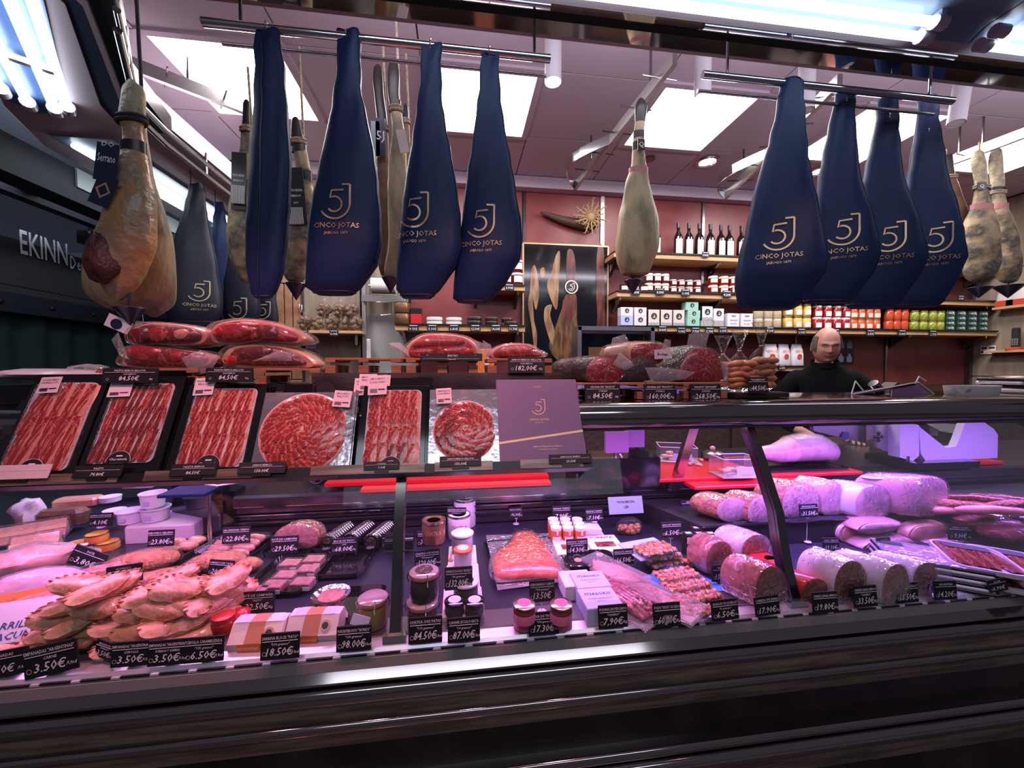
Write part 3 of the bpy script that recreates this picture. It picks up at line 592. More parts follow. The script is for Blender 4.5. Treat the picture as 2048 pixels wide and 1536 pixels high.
K['gold_pale'] = mat('gold_pale', (.58, .50, .32), .4, .3)
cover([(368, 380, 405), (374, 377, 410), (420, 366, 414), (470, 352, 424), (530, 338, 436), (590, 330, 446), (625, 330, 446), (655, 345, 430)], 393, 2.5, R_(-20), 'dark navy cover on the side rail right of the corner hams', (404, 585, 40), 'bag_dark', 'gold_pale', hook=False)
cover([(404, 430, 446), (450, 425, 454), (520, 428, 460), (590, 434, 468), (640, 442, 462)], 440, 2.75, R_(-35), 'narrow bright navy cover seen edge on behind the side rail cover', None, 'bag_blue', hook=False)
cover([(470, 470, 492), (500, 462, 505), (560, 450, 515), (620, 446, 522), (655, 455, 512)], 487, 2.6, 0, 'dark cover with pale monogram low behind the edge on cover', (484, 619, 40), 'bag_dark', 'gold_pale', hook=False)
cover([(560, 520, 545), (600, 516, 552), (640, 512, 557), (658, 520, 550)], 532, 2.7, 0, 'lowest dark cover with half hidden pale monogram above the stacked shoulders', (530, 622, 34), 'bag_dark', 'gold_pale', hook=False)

def ham(rows, u0, Y0, lab, m='ham_gold', psi=0, ratio=.62, cone=None, rope=True, nz=.30, hoof='hoof', hoofrows=2, wraps=(), cut=None, tags=()):
    rings, p0, out = loft(rows, u0, Y0, psi, ratio, 36, 1.0, nz, 9, u0*.01, dmax=.13, sub=6)
    o = thing('cured_ham', lab, 'ham', p0*1.0, -psi, 'cured hams hanging by the hoof'); o.location.z = 0
    nn = Vector((math.sin(psi), math.cos(psi), 0)); wv = Vector((math.cos(psi), -math.sin(psi), 0))
    h = hoofrows*6+1
    def close(rs, top=False):
        c = sum(rs[-1], Vector())/len(rs[-1]); rs = rs+[[c+(q-c)*s-Vector((0, 0, .012*(1-s)*2)) for q in rs[-1]] for s in (.8, .4)]; return rs
    MB().rings(close(rings[h-1:])).build('meat', K[m], o, True)
    if hoofrows:
        top = sum(rings[0], Vector())/len(rings[0])
        MB().rings([[top+(q-top)*.5+Vector((0, 0, .012)) for q in rings[0]]]+rings[:h]).build('hoof', K[hoof], o, True)
    def xz(u, v): q = PP(u, v, p0, nn); return (q-p0).dot(wv), q.z
    for v, hh, mm in wraps:      # bands round the shank
        z = xz(u0, v)[1]; i = min(range(len(out)), key=lambda q: abs(out[q][1]-z)); r = rings[i]; c = sum(r, Vector())/len(r)
        MB().rings([[c+(q-c)*1.07+Vector((0, 0, dz)) for q in r] for dz in (hh/2, -hh/2)], cap0=False, cap1=False).build('band', K[mm], o, True)
    if rope:
        r = rings[min(h, len(rings)-1)]; c = sum(r, Vector())/len(r)
        for dz in (0, .012): MB().tube([c+(q-c)*1.12+Vector((0, 0, dz)) for q in r]+[c+(r[0]-c)*1.12+Vector((0, 0, dz))], .006, 6).build('rope', K['rope'if rope is True else rope], o, True)
        zt = 2.80; MB().tube([c+Vector((0, .03, 0)), c+Vector((.01, .03, .06)), Vector((c.x, .03, zt))], .005, 6).build('cord', K['rope' if rope is True else rope], o, True)
    if cone:
        x, z = xz(*cone[:2]); R0 = px(cone[2], p0)/2; H = px(cone[3], p0)
        MB().lathe([(.001, -H), (R0, 0), (R0*.97, .002), (R0*.15, -.01)], 20, (x, 0, z)).build('drip_cup', K['cone'], o, 40); MB().tube([(x, 0, z-.01), (x, 0, z+.05)], .004, 6).build('drip_cup_pin', K['cone'], o)
    if cut:   # dark exposed meat patch on the front
        x, z = xz(*cut[:2]); a, b = px(cut[2], p0)/2, px(cut[3], p0)/2; i = min(range(len(out)), key=lambda q: abs(out[q][1]-z)); yf = min(q.y for q in rings[i])
        MB().ell((x, yf+.012, z), (a, .030, b), 16, 10, nz=.35, seed=3).build('cut_meat', K['ham_cut'], o, True)
    for t in tags:   # (u, v, w, h, material, text, text material, lean)
        u, v, w_, h_, mm, tx, tm, ln = t; x, z = xz(u, v); W, H = px(w_, p0), px(h_, p0)
        i = min(range(len(out)), key=lambda q: abs(out[q][1]-z)); yf = min(q.y for q in rings[i])-.014
        g = MB().box((0, 0, 0), (W, .003, H)); lb = g.build('tag', K[mm], o, loc=(x, yf, z), rot=(0, R_(ln), 0))
        if tx:
            g = MB()
            for j, s_ in enumerate(tx): g.text(s_[0], s_[1], (0, -.0025, s_[2]), maxw=W*.8)
            g.build('lettering', K[tm], lb)
    return o
ham([(240, 250, 292), (300, 245, 296), (380, 228, 316), (430, 205, 330), (480, 186, 341), (520, 176, 346), (560, 171, 347), (590, 178, 338), (612, 205, 300), (622, 232, 270)], 262, 1.52, 'broad pale ham behind the corner ham with the cut face', 'ham_pale', hoofrows=0, ratio=.5, rope=False)
ham([(430, 318, 332), (480, 306, 345), (540, 293, 351), (580, 288, 353), (608, 272, 346), (626, 290, 325)], 318, 1.62, 'smaller ham tucked lowest behind the corner pair', 'ham_pale', hoofrows=0, ratio=.6, rope=False)
ham([(168, 250, 276), (178, 245, 288), (205, 243, 291), (240, 238, 288), (262, 246, 284), (300, 243, 290), (340, 225, 298), (380, 213, 304), (420, 207, 307), (460, 199, 308), (500, 190, 306), (540, 194, 292), (570, 205, 274), (592, 216, 255)], 256, 1.36, 'golden front corner ham with dark cut face and navy tag', 'ham_gold',
    cone=(260, 617, 52, 34), hoof='hoof_pale', hoofrows=3, rope='rope_dark', wraps=((300, .045, 'black'),), cut=(226, 522, 58, 92),
    tags=((240, 340, 38, 70, 'navy', (('Serrano', .034, .0), ('DO', .022, .045)), 'chalk', 8), (238, 398, 34, 56, 'navy', (('O', .07, -.022),), 'gold', 22)))
tg = thing('hanging_tag', 'white card with navy seal hanging under the corner ham cup', 'tag', P(237, 648, Y=1.36), group='loose ham tags'); MB().box((0, 0, 0), (.07, .002, .04), (0, R_(25), 0)).build('card', K['white'], tg); MB().lathe([(.016, 0), (.016, .001)], 16).build('seal', K['navy'], tg, loc=(-.004, -.0025, 0), rot=(R_(90), 0, 0)); MB().tube([(.02, 0, .01), (.03, 0, .06)], .001, 5).build('string', K['white'], tg)
tg = thing('hanging_tag', 'small white tag above the left shoulder stack', 'tag', P(290, 652, Y=1.5), group='loose ham tags'); MB().box((0, 0, 0), (.06, .002, .03), (0, R_(5), 0)).build('card', K['white'], tg); MB().lathe([(.012, 0), (.012, .001)], 16).build('seal', K['navy'], tg, loc=(.004, -.0025, 0), rot=(R_(90), 0, 0)); MB().tube([(-.005, 0, .01), (-.007, 0, .06)], .001, 5).build('string', K['white'], tg)
blk = (('PLATA NEGRA', .014, .02), ('IBERICO', .012, -.002), ('1879', .01, -.03))
ham([(205, 486, 499), (250, 484, 500), (330, 475, 508), (380, 466, 515), (420, 458, 522), (470, 455, 525), (520, 463, 524), (545, 474, 520), (560, 482, 514)], 490, 1.95, 'pale speckled ham half hidden left of the edge on cover', 'ham_grey', tags=((489, 372, 26, 108, 'black', blk, 'chalk', 2), (490, 400, 25, 34, 'stripe_bw', None, None, 2)), wraps=((268, .03, 'black'),), hoofrows=1)
ham([(240, 583, 598), (280, 582, 608), (330, 590, 620), (380, 582, 626), (430, 576, 632), (480, 572, 630), (530, 568, 616), (552, 570, 614), (562, 576, 606)], 602, 1.8, 'grey gold ham with black polka label right of the edge on cover', 'ham_grey', cone=(592, 568, 38, 32), tags=((600, 402, 34, 108, 'black', blk, 'chalk', -4), (597, 441, 34, 32, 'stripe_bw', None, None, -4)), wraps=((300, .04, 'black'), (352, .05, 'black')), hoofrows=1)
ham([(124, 778, 796), (150, 775, 799), (190, 776, 798), (215, 780, 802), (260, 784, 808), (300, 780, 812), (360, 775, 814), (430, 776, 814), (490, 776, 806), (540, 768, 800), (560, 775, 792)], 792, 1.62, 'silvery ham with black hoof hanging behind the left rail centre', 'ham_pale', cone=(781, 556, 34, 30), wraps=((212, .03, 'black'),), hoofrows=3, tags=((808, 292, 18, 44, 'card_cream', None, None, -12),))
ham([(136, 747, 764), (160, 745, 766), (195, 749, 768), (250, 754, 775), (320, 752, 778), (400, 755, 779), (460, 758, 779), (520, 756, 790), (550, 762, 788)], 762, 1.70, 'brown ham with blue and yellow tag beside the silvery ham', 'ham_brown', hoofrows=3, tags=((764, 283, 18, 72, 'navy', (('5J', .05, -.01),), 'chalk', 0), (766, 304, 14, 16, 'yellow', None, None, 0), (754, 286, 16, 66, 'palegreen', None, None, 0)))
ham([(214, 806, 816), (240, 804, 818), (280, 806, 820), (340, 800, 824), (400, 800, 826), (450, 805, 820)], 812, 1.78, 'dark ham tied with rope, rearmost of the three behind the left rail', 'ham_brown', hoofrows=1)
ham([(203, 1274, 1290), (215, 1270, 1294), (245, 1270, 1290), (270, 1267, 1288), (305, 1265, 1288), (335, 1262, 1292), (362, 1252, 1297), (400, 1245, 1306), (440, 1238, 1314), (490, 1234, 1315), (525, 1235, 1306), (548, 1243, 1298)], 1275, 1.62, 'lone pale ham hanging before the hanging ham photograph panel', 'ham_pale', cone=(1266, 562, 34, 26), wraps=((272, .03, 'hoof'), (297, .035, 'black'), (345, .03, 'wine')), hoofrows=2, nz=.2, rope=False, tags=((1276, 297, 14, 20, 'black', (('Q', .03, -.01),), 'chalk', 0),))
ham([(305, 1945, 1966), (330, 1942, 1972), (370, 1950, 1977), (410, 1944, 1982), (440, 1932, 1992), (480, 1928, 1998), (520, 1926, 1999), (548, 1928, 1992), (560, 1938, 1975)], 1960, 2.0, 'mottled ham with orange edge, front one of the right pair', 'ham_grey', R_(20), cone=(1958, 576, 40, 20), wraps=((378, .03, 'black'), (412, .035, 'wine')), hoof='hoof_pale', hoofrows=2, tags=((1953, 377, 14, 14, 'black', (('Q', .03, -.01),), 'chalk', 0),))
ham([(300, 1982, 2003), (330, 1978, 2006), (380, 1982, 2009), (420, 1985, 2016), (450, 1988, 2030), (500, 1990, 2040), (540, 1988, 2042), (562, 2000, 2034)], 2008, 2.08, 'rear ham of the right pair by the right edge', 'ham_grey', R_(20), cone=(2017, 572, 44, 24), wraps=((378, .03, 'black'), (414, .035, 'wine')), hoof='hoof_pale', hoofrows=2)
ham([(312, 1888, 1903), (350, 1892, 1908), (390, 1898, 1922), (430, 1902, 1932), (470, 1904, 1930), (500, 1908, 1925)], 1908, 2.1, 'brown ham sliver behind the last right hand cover', 'ham_brown', hoofrows=1)
# ================================================================ back wall: shelves and their goods
bc = thing('back_counter', 'low dark back counter along the red wall', 'counter')
MB().box((2.0, 2.99, .62), (6.0, .56, 1.24)).build('cupboard', K['wood_dark'], bc); MB().box((2.0, 2.98, 1.255), (6.0, .60, .03)).build('worktop', K['steel_dark'], bc)
for i in range(8): MB().rbox((-.6+i*.75, 2.70, .66), (.72, .02, 1.0), .004).build('door', K['wood_dark'], bc)

YF = 3.06     # front edge of the shelves
def shelf(u0, u1, v, lab, Y0=YF, Y1=YW-.02, th=.036, xr=None):
    a = P(u0, v, Y=Y0); x0 = a.x; x1 = xr if xr else P(u1, v, Y=Y0).x; z = a.z
    o = thing('wall_shelf', lab, 'shelf', ((x0+x1)/2, 0, z), group='wooden wall shelves'); L = x1-x0
    MB().rbox((0, (Y0+Y1)/2, 0), (L, Y1-Y0, th), .002).build('board', K['wood_edge'], o)
    MB().box((0, (Y0+Y1)/2-.01, th/2+.006), (L, Y1-Y0, .012)).build('liner', K['shelf_black'], o)
    n = max(2, round(L/.9)+1)
    for i in range(n):
        x = -L/2+.05+(L-.1)*i/(n-1)
        MB().add([(x-.012, Y1, -th/2), (x+.012, Y1, -th/2), (x+.012, Y1, -.13), (x-.012, Y1, -.13), (x-.012, Y0+.05, -th/2), (x+.012, Y0+.05, -th/2)], [(0,1,2,3), (0,4,5,1), (3,2,5,4), (0,3,4), (1,5,2)]).build('bracket', K['steel_dark'], o)
        MB().lathe([(.008, -.02), (.010, 0)], 8).build('knob', K['chrome'], o, loc=(x, Y0+.05, -th/2))
    return z+th/2+.012
def shelf_tag(u, v, tx, lab, Y=YF-.012, w_=15):
    p = P(u, v, Y=Y); W = px(w_, p)
    o = thing('shelf_price_tag', lab, 'price tag', p, group='small price tags on the wall shelves')
    MB().box((0, 0, 0), (W, .003, W*.72)).build('card', K['tagblack'], o)
    g = MB().text(tx, W*.34, (0, -.003, -W*.22), maxw=W*.8); g.box((0, -.003, W*.24), (W*.75, .001, W*.06)); g.build('lettering', K['chalk'], o)
ZS1 = shelf(1228, 0, 509, 'upper right wall shelf with dark bottles', xr=XR-.03)
ZS2 = shelf(1234, 0, 588, 'middle right wall shelf with cream lidded jars', xr=XR-.03)
ZS3 = shelf(1300, 0, 658, 'long lower right wall shelf with boxes and jars', xr=XR-.03)
# bottles
BOT = None
def bottle_parts(o, h=.285, r=.036):
    MB().lathe([(r*.9, 0), (r, .01), (r, h*.55), (r*.85, h*.63), (r*.36, h*.74), (r*.34, h*.95)], 14).build('glass', K['bottle'], o, True)
    MB().lathe([(r*.42, h*.84), (r*.42, h), (r*.3, h*1.005)], 12).build('cap', K['cap'], o, True)
    MB().rings([[Vector((r*1.02*math.sin(a), -r*1.02*math.cos(a), z)) for a in [R_(-52+13*i) for i in range(9)]] for z in (.02, h*.50)], cap0=False, cap1=False, closed=False).build('label', K['card_cream'], o)
us = [1312, 1356, 1377, 1398, 1420, 1441, 1458, 1482]
bl = ['dark bottle peeping out right of the lone pale ham'] + ['dark wine bottle with narrow white label, %s of the six in full view' % q for q in ORD[:6]] + ['dark bottle half hidden by the first right hand cover']
for i, u in enumerate(us):
    p = P(u, 500, Y=YF+.09); o = thing('bottle', bl[i], 'bottle', (p.x, p.y, ZS1), group='bottles on the upper shelf') if i == 0 else None
    if i == 0: bottle_parts(o); BOT = o
    else: clone(BOT, (p.x, p.y, ZS1), rnd(-.2, .2), bl[i])
for u, t in ((1411, '17.80€'),): shelf_tag(u, 509, t, 'black price tag under the row of bottles')
# generic jar prototypes
def jar(lab, cat='jar', group=None, r=.032, h=.06, body='jam_dark', lid='cloth_cream', labm='card_cream', flare=False, loc=(0,0,0), name='jar', lh=(.25, .75)):
    o = thing(name, lab, cat, loc, group=group)
    MB().lathe([(r*.92, 0), (r, h*.06), (r, h*.80), (r*.84, h*.86)], 14).build('glass', K[body], o, True)
    if flare: MB().lathe([(r*1.14, h*.76), (r*1.0, h*.84), (r*.98, h), (r*.7, h*1.02)], 14).build('cloth_cap', K[lid], o, True)
    else: MB().lathe([(r*.96, h*.84), (r*.97, h*.995), (r*.88, h)], 14).build('lid', K[lid], o, True)
    if labm: MB().rings([[Vector((r*1.02*math.sin(a), -r*1.02*math.cos(a), z)) for a in [R_(-48+16*i) for i in range(7)]] for z in (h*lh[0], h*lh[1])], cap0=False, cap1=False, closed=False).build('label', K[labm], o)
    return o
def jar_rows(us, Y, Z, tiers, what, group, step=None, off=0, **kw):
    proto = None; h = kw.get('h', .06)
    tn = {1: [''], 2: ['lower row ', 'upper row '], 3: ['bottom row ', 'middle row ', 'top row ']}[tiers]
    for t in range(tiers):
        for i, u in enumerate(us):
            p = P(u+t*off, 600, Y=Y); lab = '%s, %s%s' % (what, tn[t], ORD[i]); loc = (p.x, p.y, Z+t*(h+.002))
            if proto is None: proto = jar(lab, group=group, loc=loc, **kw)
            else: clone(proto, loc, rnd(-.25, .25), lab)
jar_rows((1247, 1268, 1287), YF+.07, ZS2, 1, 'small dark jar behind the lone ham cup', 'dark jars on the middle shelf', r=.036, h=.062, lid='shelf_black')
jar_rows((1297, 1313, 1329), YF+.07, ZS2, 2, 'square labelled cloth capped jar left on middle shelf', 'cloth capped jars on the middle shelf', r=.034, h=.078, flare=True)
jar_rows((1345, 1361, 1377, 1393), YF+.07, ZS2, 2, 'squat dark jam jar', 'squat jam jars on the middle shelf', r=.031, h=.056, lid='card_cream')
jar_rows((1425, 1446, 1465, 1485), YF+.07, ZS2, 2, 'red jam jar with cloth cap', 'red jam jars on the middle shelf', r=.038, h=.076, body='jam_red', flare=True)
jar_rows((1510, 1530), YF+.07, ZS2, 2, 'jam jar hidden behind the first cover', 'red jam jars on the middle shelf', r=.038, h=.076, body='jam_red', flare=True)
for u, v, t, wh in ((1271, 583, '5.40€', 'beside the lone ham cup'), (1320, 583, '4.30€', 'under the square labelled cloth capped jars'), (1371, 585, '6.10€', 'under the squat dark jam jars'), (1454, 588, '4.20€', 'under the red cloth capped jars')): shelf_tag(u, v, t, 'small black price tag '+wh, w_=19)
# boxes
def carton(u, w_, v0, v1, Y, Z, m, lab, group, txt=None, seal=True, stripe=False, d=.07, zb=None):
    p = P(u, (v0+v1)/2, Y=Y); W = px(w_, p); H = px(v1-v0, p); z = Z if zb is None else zb
    o = thing('carton', lab, 'box', (p.x, p.y+d/2, z), group=group)
    MB().rbox((0, 0, H/2), (W-.002, d, H-.001), .0015).build('box', K[m], o)
    if stripe: MB().box((0, -d/2-.0008, H*.10), (W*.98, .001, H*.2)).build('striped_band', K['stripe_bw'], o); MB().box((-W/2-.0002, 0, H/2), (.001, d*.98, H*.97)).build('striped_side', K['stripe_bw'], o)
    if seal:
        MB().lathe([(min(W, H)*.26, 0), (min(W, H)*.26, .001)], 18).build('seal', K['logo_blue' if 'blue' in m else 'ink'], o, loc=(0, -d/2-.001, H*.60), rot=(R_(90), 0, 0))
        s_ = min(W, H)*.13; MB().add([(-s_, -d/2-.003, H*.60-s_*.6), (s_, -d/2-.003, H*.60-s_*.6), (s_*.6, -d/2-.003, H*.60-s_*1.1), (-s_*.6, -d/2-.003, H*.60-s_*1.1), (0, -d/2-.003, H*.60+s_*1.2), (s_*.7, -d/2-.003, H*.60-s_*.3), (-s_*.1, -d/2-.003, H*.60-s_*.3)], [(0,3,2,1), (4,6,5)]).build('boat_print', K['white'], o)
    if txt:
        g = MB(); [g.text(t_, H*s_, (0, -d/2-.002, H*z_), maxw=W*.85) for t_, s_, z_ in txt]; g.build('lettering', K['ink'], o)
    return o, z+H
gb = 'boxes on the lower right shelf'
Yb = YF+.02
for i, (u, t) in enumerate(((1254, 'left'), (1281, 'right'))):
    _, z = carton(u, 26, 630, 649, Yb, ZS3, 'card_blue' if i == 0 else 'card_white', 'white tinned fish box with boat seal, lower %s of four' % t, gb)
    carton(u, 26, 613, 630, Yb, ZS3, 'card_white', 'white tinned fish box with boat seal, upper %s of four' % t, gb, zb=z)
for i, u in enumerate((1308, 1333, 1358)): carton(u, 24, 618, 650, Yb, ZS3, 'card_cream', 'square cream box with dark boat seal, %s of three' % ORD[i], gb, stripe=True)
z = ZS3
for i, (t, u) in enumerate((('bottom', 1387), ('middle', 1388), ('top', 1384))): _, z = carton(u, 27, 634, 650, Yb, ZS3, 'mint', 'mint green box with round seal, %s of its stack' % t, gb, zb=z)
_, z = carton(1415, 23, 640, 653, Yb, ZS3, 'stripe_bw', 'striped box under the tall pale box', gb, seal=False); carton(1415, 23, 612, 639, Yb, ZS3, 'card_white', 'pale box with seal standing on the striped box', gb, zb=z, stripe=True)
_, z = carton(1438, 22, 642, 654, Yb, ZS3, 'stripe_bw', 'striped box right of the mint stack, lower', gb, seal=False); carton(1438, 22, 618, 642, Yb, ZS3, 'card_white', 'pale box with seal, right one of the pair', gb, zb=z)
for i, u in enumerate((1467, 1494)): carton(u, 26, 626, 653, Yb, ZS3, 'card_white', 'plain white printed box, %s of the two before the jars' % ('left', 'right')[i], gb, (('PIRIPI', .16, .75), ('ANCHOAS', .12, .45), ('EN ACEITE', .1, .2)), False)
carton(1452, 24, 616, 640, YF+.11, ZS3, 'card_blue', 'pale blue box standing behind the white printed boxes', gb, (('CONSERVA', .2, .6),), False)
carton(1372, 20, 618, 640, YF+.12, ZS3, 'mint', 'mint green box behind the mint stack', gb)
jar_rows((1516, 1535, 1553), YF+.06, ZS3, 2, 'cream pate jar with white lid', 'cream jars on the lower right shelf', r=.040, h=.078, body='jam_cream', lid='white', labm=None)
jar_rows((1575, 1594, 1612), YF+.06, ZS3, 2, 'yellow preserve jar with white label', 'yellow jars on the lower right shelf', r=.039, h=.105, body='jam_yellow', lid='lid_gold', labm='card_white', lh=(.1, .5))
jar_rows((1634, 1653, 1672, 1690), YF+.06, ZS3, 2, 'dark red preserve jar with white lid', 'red jars on the lower right shelf', r=.039, h=.10, body='jam_red', lid='card_white', labm='card_white', lh=(.08, .5))
jar_rows((1706, 1721, 1737, 1752), YF+.06, ZS3, 2, 'brownish tomato jar with gold lid', 'tomato jars on the lower right shelf', r=.034, h=.095, body='jam_orange', lid='lid_gold', labm='card_cream', lh=(.1, .5))
jar_rows((1778, 1793, 1808), YF+.06, ZS3, 2, 'bright red jar with red label', 'bright red jars on the lower right shelf', r=.034, h=.090, body='jam_orange', lid='lid_red', labm='label_red')
jar_rows((1828, 1846, 1864, 1880), YF+.06, ZS3, 2, 'green bean jar', 'green bean jars on the lower right shelf', r=.036, h=.088, body='jam_green', lid='lid_gold', labm=None)
proto = None
for c, u in enumerate((1893, 1915, 1937, 1959)):
    for t in range(4):
        p = P(u, 640, Y=YF+.06); lab = 'small dark green box, %s from left, %s' % (['first', 'second', 'third', 'fourth'][c], ['bottom of stack', 'second from bottom', 'third from bottom', 'top of stack'][t])
        if proto is None:
            proto = thing('carton', lab, 'box', (p.x, p.y, ZS3), group='dark green boxes on the lower right shelf')
            MB().rbox((0, 0, .0225), (.082, .07, .044), .002).build('box', K['darkgreen'], proto); MB().lathe([(.010, 0), (.010, .001)], 12).build('seal', K['white'], proto, loc=(.02, -.036, .024), rot=(R_(90), 0, 0)); MB().box((-.012, -.036, .022), (.03, .001, .018)).build('print', K['mint'], proto)
        else: clone(proto, (p.x, p.y, ZS3+t*.046), 0, lab)
WH = dict(zip((1325, 1363, 1391, 1419, 1446, 1603, 1671, 1741, 1804, 1866, 1540), ('below the square cream boxes', 'just left of the mint stack tag', 'under the mint green stack', 'under the striped box', 'under the plain white printed boxes', 'above left of the seller under yellow jars', 'right behind the head of the seller', 'under the brownish tomato jars', 'under the bright red jars', 'under the green bean jars', 'under the cream pate jars')))
for u, v, t in ((1325, 658, '18.80€'), (1363, 661, '9.90€'), (1391, 661, '7.75€'), (1419, 661, '5.75€'), (1446, 660, '6.35€'), (1603, 663, '6.90€'), (1671, 664, '5.60€'), (1741, 666, '3.75€'), (1804, 666, '13.80€'), (1866, 667, '2.75€'), (1540, 660, '8.20€')): shelf_tag(u, v, t, 'small black price tag '+WH[u], w_=18)
shelf_tag(1922, 596, '2.60€', 'small black price tag on the right stub of shelf by the last navy cover', w_=14)
# left wall shelf with tins, upper stub shelf
ZL = shelf(790, 1050, 655, 'left wall shelf with small white and black tins', th=.04); ZL2 = shelf(940, 1050, 574, 'short upper left shelf beside the photograph panel')
gt = 'tins on the left wall shelf'
def tin(u, Y, Z, r, h, m, lab, grp, rim='tin_edge', oval=1.0, lidm=None, name='tin'):
    p = P(u, 640, Y=Y); o = thing(name, lab, 'tin', (p.x, p.y, Z), group=grp); o.scale = (1, oval, 1)
    MB().lathe([(r*.97, 0), (r, .003), (r, h-.003), (r*.97, h)], 20).build('body', K[m], o, True)
    MB().lathe([(r*1.02, h-.003), (r*1.02, h+.001), (r*.93, h+.001), (r*.93, h-.002)], 20).build('rim', K[rim], o, True); MB().lathe([(r*.93, h-.001), (r*.9, h)], 20).build('lid', K[lidm or m], o)
    return o
for i, u in enumerate((869, 908)):
    for j in range(2): tin(u, YF+.07, ZL+j*.032, .062, .030, 'white', 'white tin, %s of the %s pair on the left shelf' % (('lower', 'upper')[j], ('left', 'right')[i]), gt, oval=.6)
for i, u in enumerate((949, 983, 1022)):
    for j in range(2 if i < 2 else 1): tin(u, YF+.07, ZL+j*.032, (.058, .050, .054)[i], .030, 'black', 'black tin, %s, %s on the left shelf' % (('lower', 'upper')[j], ('left stack', 'middle stack', 'right')[i]), gt, rim='tin_gold')
tin(1014, YF+.1, ZL+.032, .046, .030, 'black', 'black tin standing at the right end of the left shelf', gt, rim='tin_gold')
for i in range(2): tin(805, YF+.07, ZL+i*.085, .062, .08, 'tin_brown', '%s dark banded pot at the left end of the left shelf' % ('lower', 'upper')[i], gt, rim='black', lidm='black')
o, _ = carton(832, 22, 628, 648, YF+.03, ZL, 'red_pack', 'dark red packet between pots and tins on the left shelf', gt, seal=False); carton(832, 22, 616, 628, YF+.04, ZL, 'black', 'black packet above the red packet on the left shelf', gt, seal=False, zb=_)
for u, t, wh in ((827, '9.75€', 'under the dark red packet'), (865, '5.90€', 'under the left pair of white tins'), (908, '6.80€', 'under the right pair of white tins'), (951, '12.50€', 'under the left stack of black tins'), (992, '14.60€', 'under the middle stack of black tins'), (1027, '11.70€', 'under the rightmost black tins')): shelf_tag(u, 656, t, 'small black price tag '+wh, w_=20)
jar_rows((1012, 1034), YF+.07, ZL2, 2, 'white labelled tall jar by the photograph panel', 'tall jars on the short upper shelf', r=.048, h=.10, body='jam_dark', lid='white', labm='card_white')
shelf_tag(1019, 574, '6.90€', 'small black price tag on the short upper shelf', w_=18)
# low shelf behind the seller with flour packets
ZM = shelf(1420, 1625, 738, 'low wooden shelf behind the seller with white packets')
def pouch(o, W, H, D, m, bm=None):
    r = []
    for z, a, b in ((0, 1, 1), (.02, 1.02, 1.05), (.55, 1.0, .9), (.8, .92, .5), (.92, .86, .2), (1, .84, .06)):
        r.append([Vector((W/2*a*math.copysign(abs(math.cos(t))**.6, math.cos(t)), D/2*b*math.copysign(abs(math.sin(t))**.6, math.sin(t)), H*z)) for t in [6.28319*i/16 for i in range(16)]])
    MB().rings(r).build('pouch', K[m], o, True)
    if bm: MB().lathe([(W*.2, 0), (W*.2, .001)], 16).build('seal', K[bm], o, loc=(0, -D*.52, H*.42), rot=(R_(90), 0, 0)); MB().text('ARROZ', H*.16, (0, -D*.49, H*.62), maxw=W*.7).build('lettering', K[bm], o)
for i, u in enumerate((1540, 1566, 1592)):
    p = P(u, 720, Y=YF+.08); o = thing('flour_packet', 'white packet with red print, %s of three left of the seller' % ORD[i], 'packet', (p.x, p.y, ZM), rnd(-.2, .2), 'white packets on the low shelf'); pouch(o, .12, .19, .07, 'card_white', 'label_red')
shelf_tag(1564, 735, '6.95€', 'small black price tag under the white packets')
# framed black poster with white bottle prints behind the seller
p = P(1690, 702, Y=YW-.02); o = thing('poster', 'black poster with four white bottle prints behind the seller', 'poster', p); MB().box((0, 0, 0), (.19, .006, .26)).build('sheet', K['black'], o)
for x in (-.045, .045):
    for z in (.06, -.07): MB().lathe([(.028, -.035), (.030, .01), (.010, .03), (.010, .045)], 12).build('bottle_print', K['card_blue'], o, loc=(x, -.004, z)).scale = (1, .1, 1)
# small shelf with netted nuts, beige corner
zN = P(655, 664, Y=YF+.05); o = thing('wall_shelf', 'small wooden shelf with bags of nuts on the beige wall', 'shelf', (zN.x, 0, zN.z), group='wooden wall shelves')
MB().rbox((0, 3.19, 0), (.50, .19, .02), .002).build('board', K['wood_edge'], o)
for x in (-.18, .18): MB().box((x, 3.25, -.05), (.02, .06, .08)).build('bracket', K['steel'], o)
WN = None
def nutbag(o, r=.055):
    m = MB()
    for i in range(34):
        a, b, c = rnd(0, 6.28), rnd(-.9, .9), rnd(.5, .92); s = math.sqrt(1-b*b)
        m.ell((r*c*s*math.cos(a), r*c*s*math.sin(a)*.8, r*1.05+r*b*c), (.016, .015, .017), 7, 4)
    tag_(m.build('walnuts', K['walnut'], o, True), kind='stuff')
    MB().lathe([(r*.5, 0), (r*1.1, r*.5), (r*1.12, r*1.3), (r*.75, r*2.0), (r*.2, r*2.3), (r*.35, r*2.7)], 14).build('clear_bag', FILM, o, True)
for i, (u, z) in enumerate(((610, 0), (637, 0), (665, 0), (690, 0), (711, 0), (648, 1), (680, 1), (703, 1))):
    p = P(u, 650, Y=3.15); lab = 'clear bag of walnuts, %s row, %s' % (('lower', 'upper')[z], ORD[i if z == 0 else i-5])
    if WN is None: WN = thing('nut_bag', lab, 'bag of nuts', (p.x, 3.16, zN.z+.01), group='bags of walnuts on the small shelf'); nutbag(WN)
    else: clone(WN, (p.x, 3.16, zN.z+.01+z*.10), rnd(0, 3), lab)
shelf_tag(668, 666, '12.90€', 'blue price tag under the walnut bags', Y=3.08, w_=17); shelf_tag(608, 666, '10.80€', 'blue price tag left of the walnut shelf', Y=3.08, w_=16)
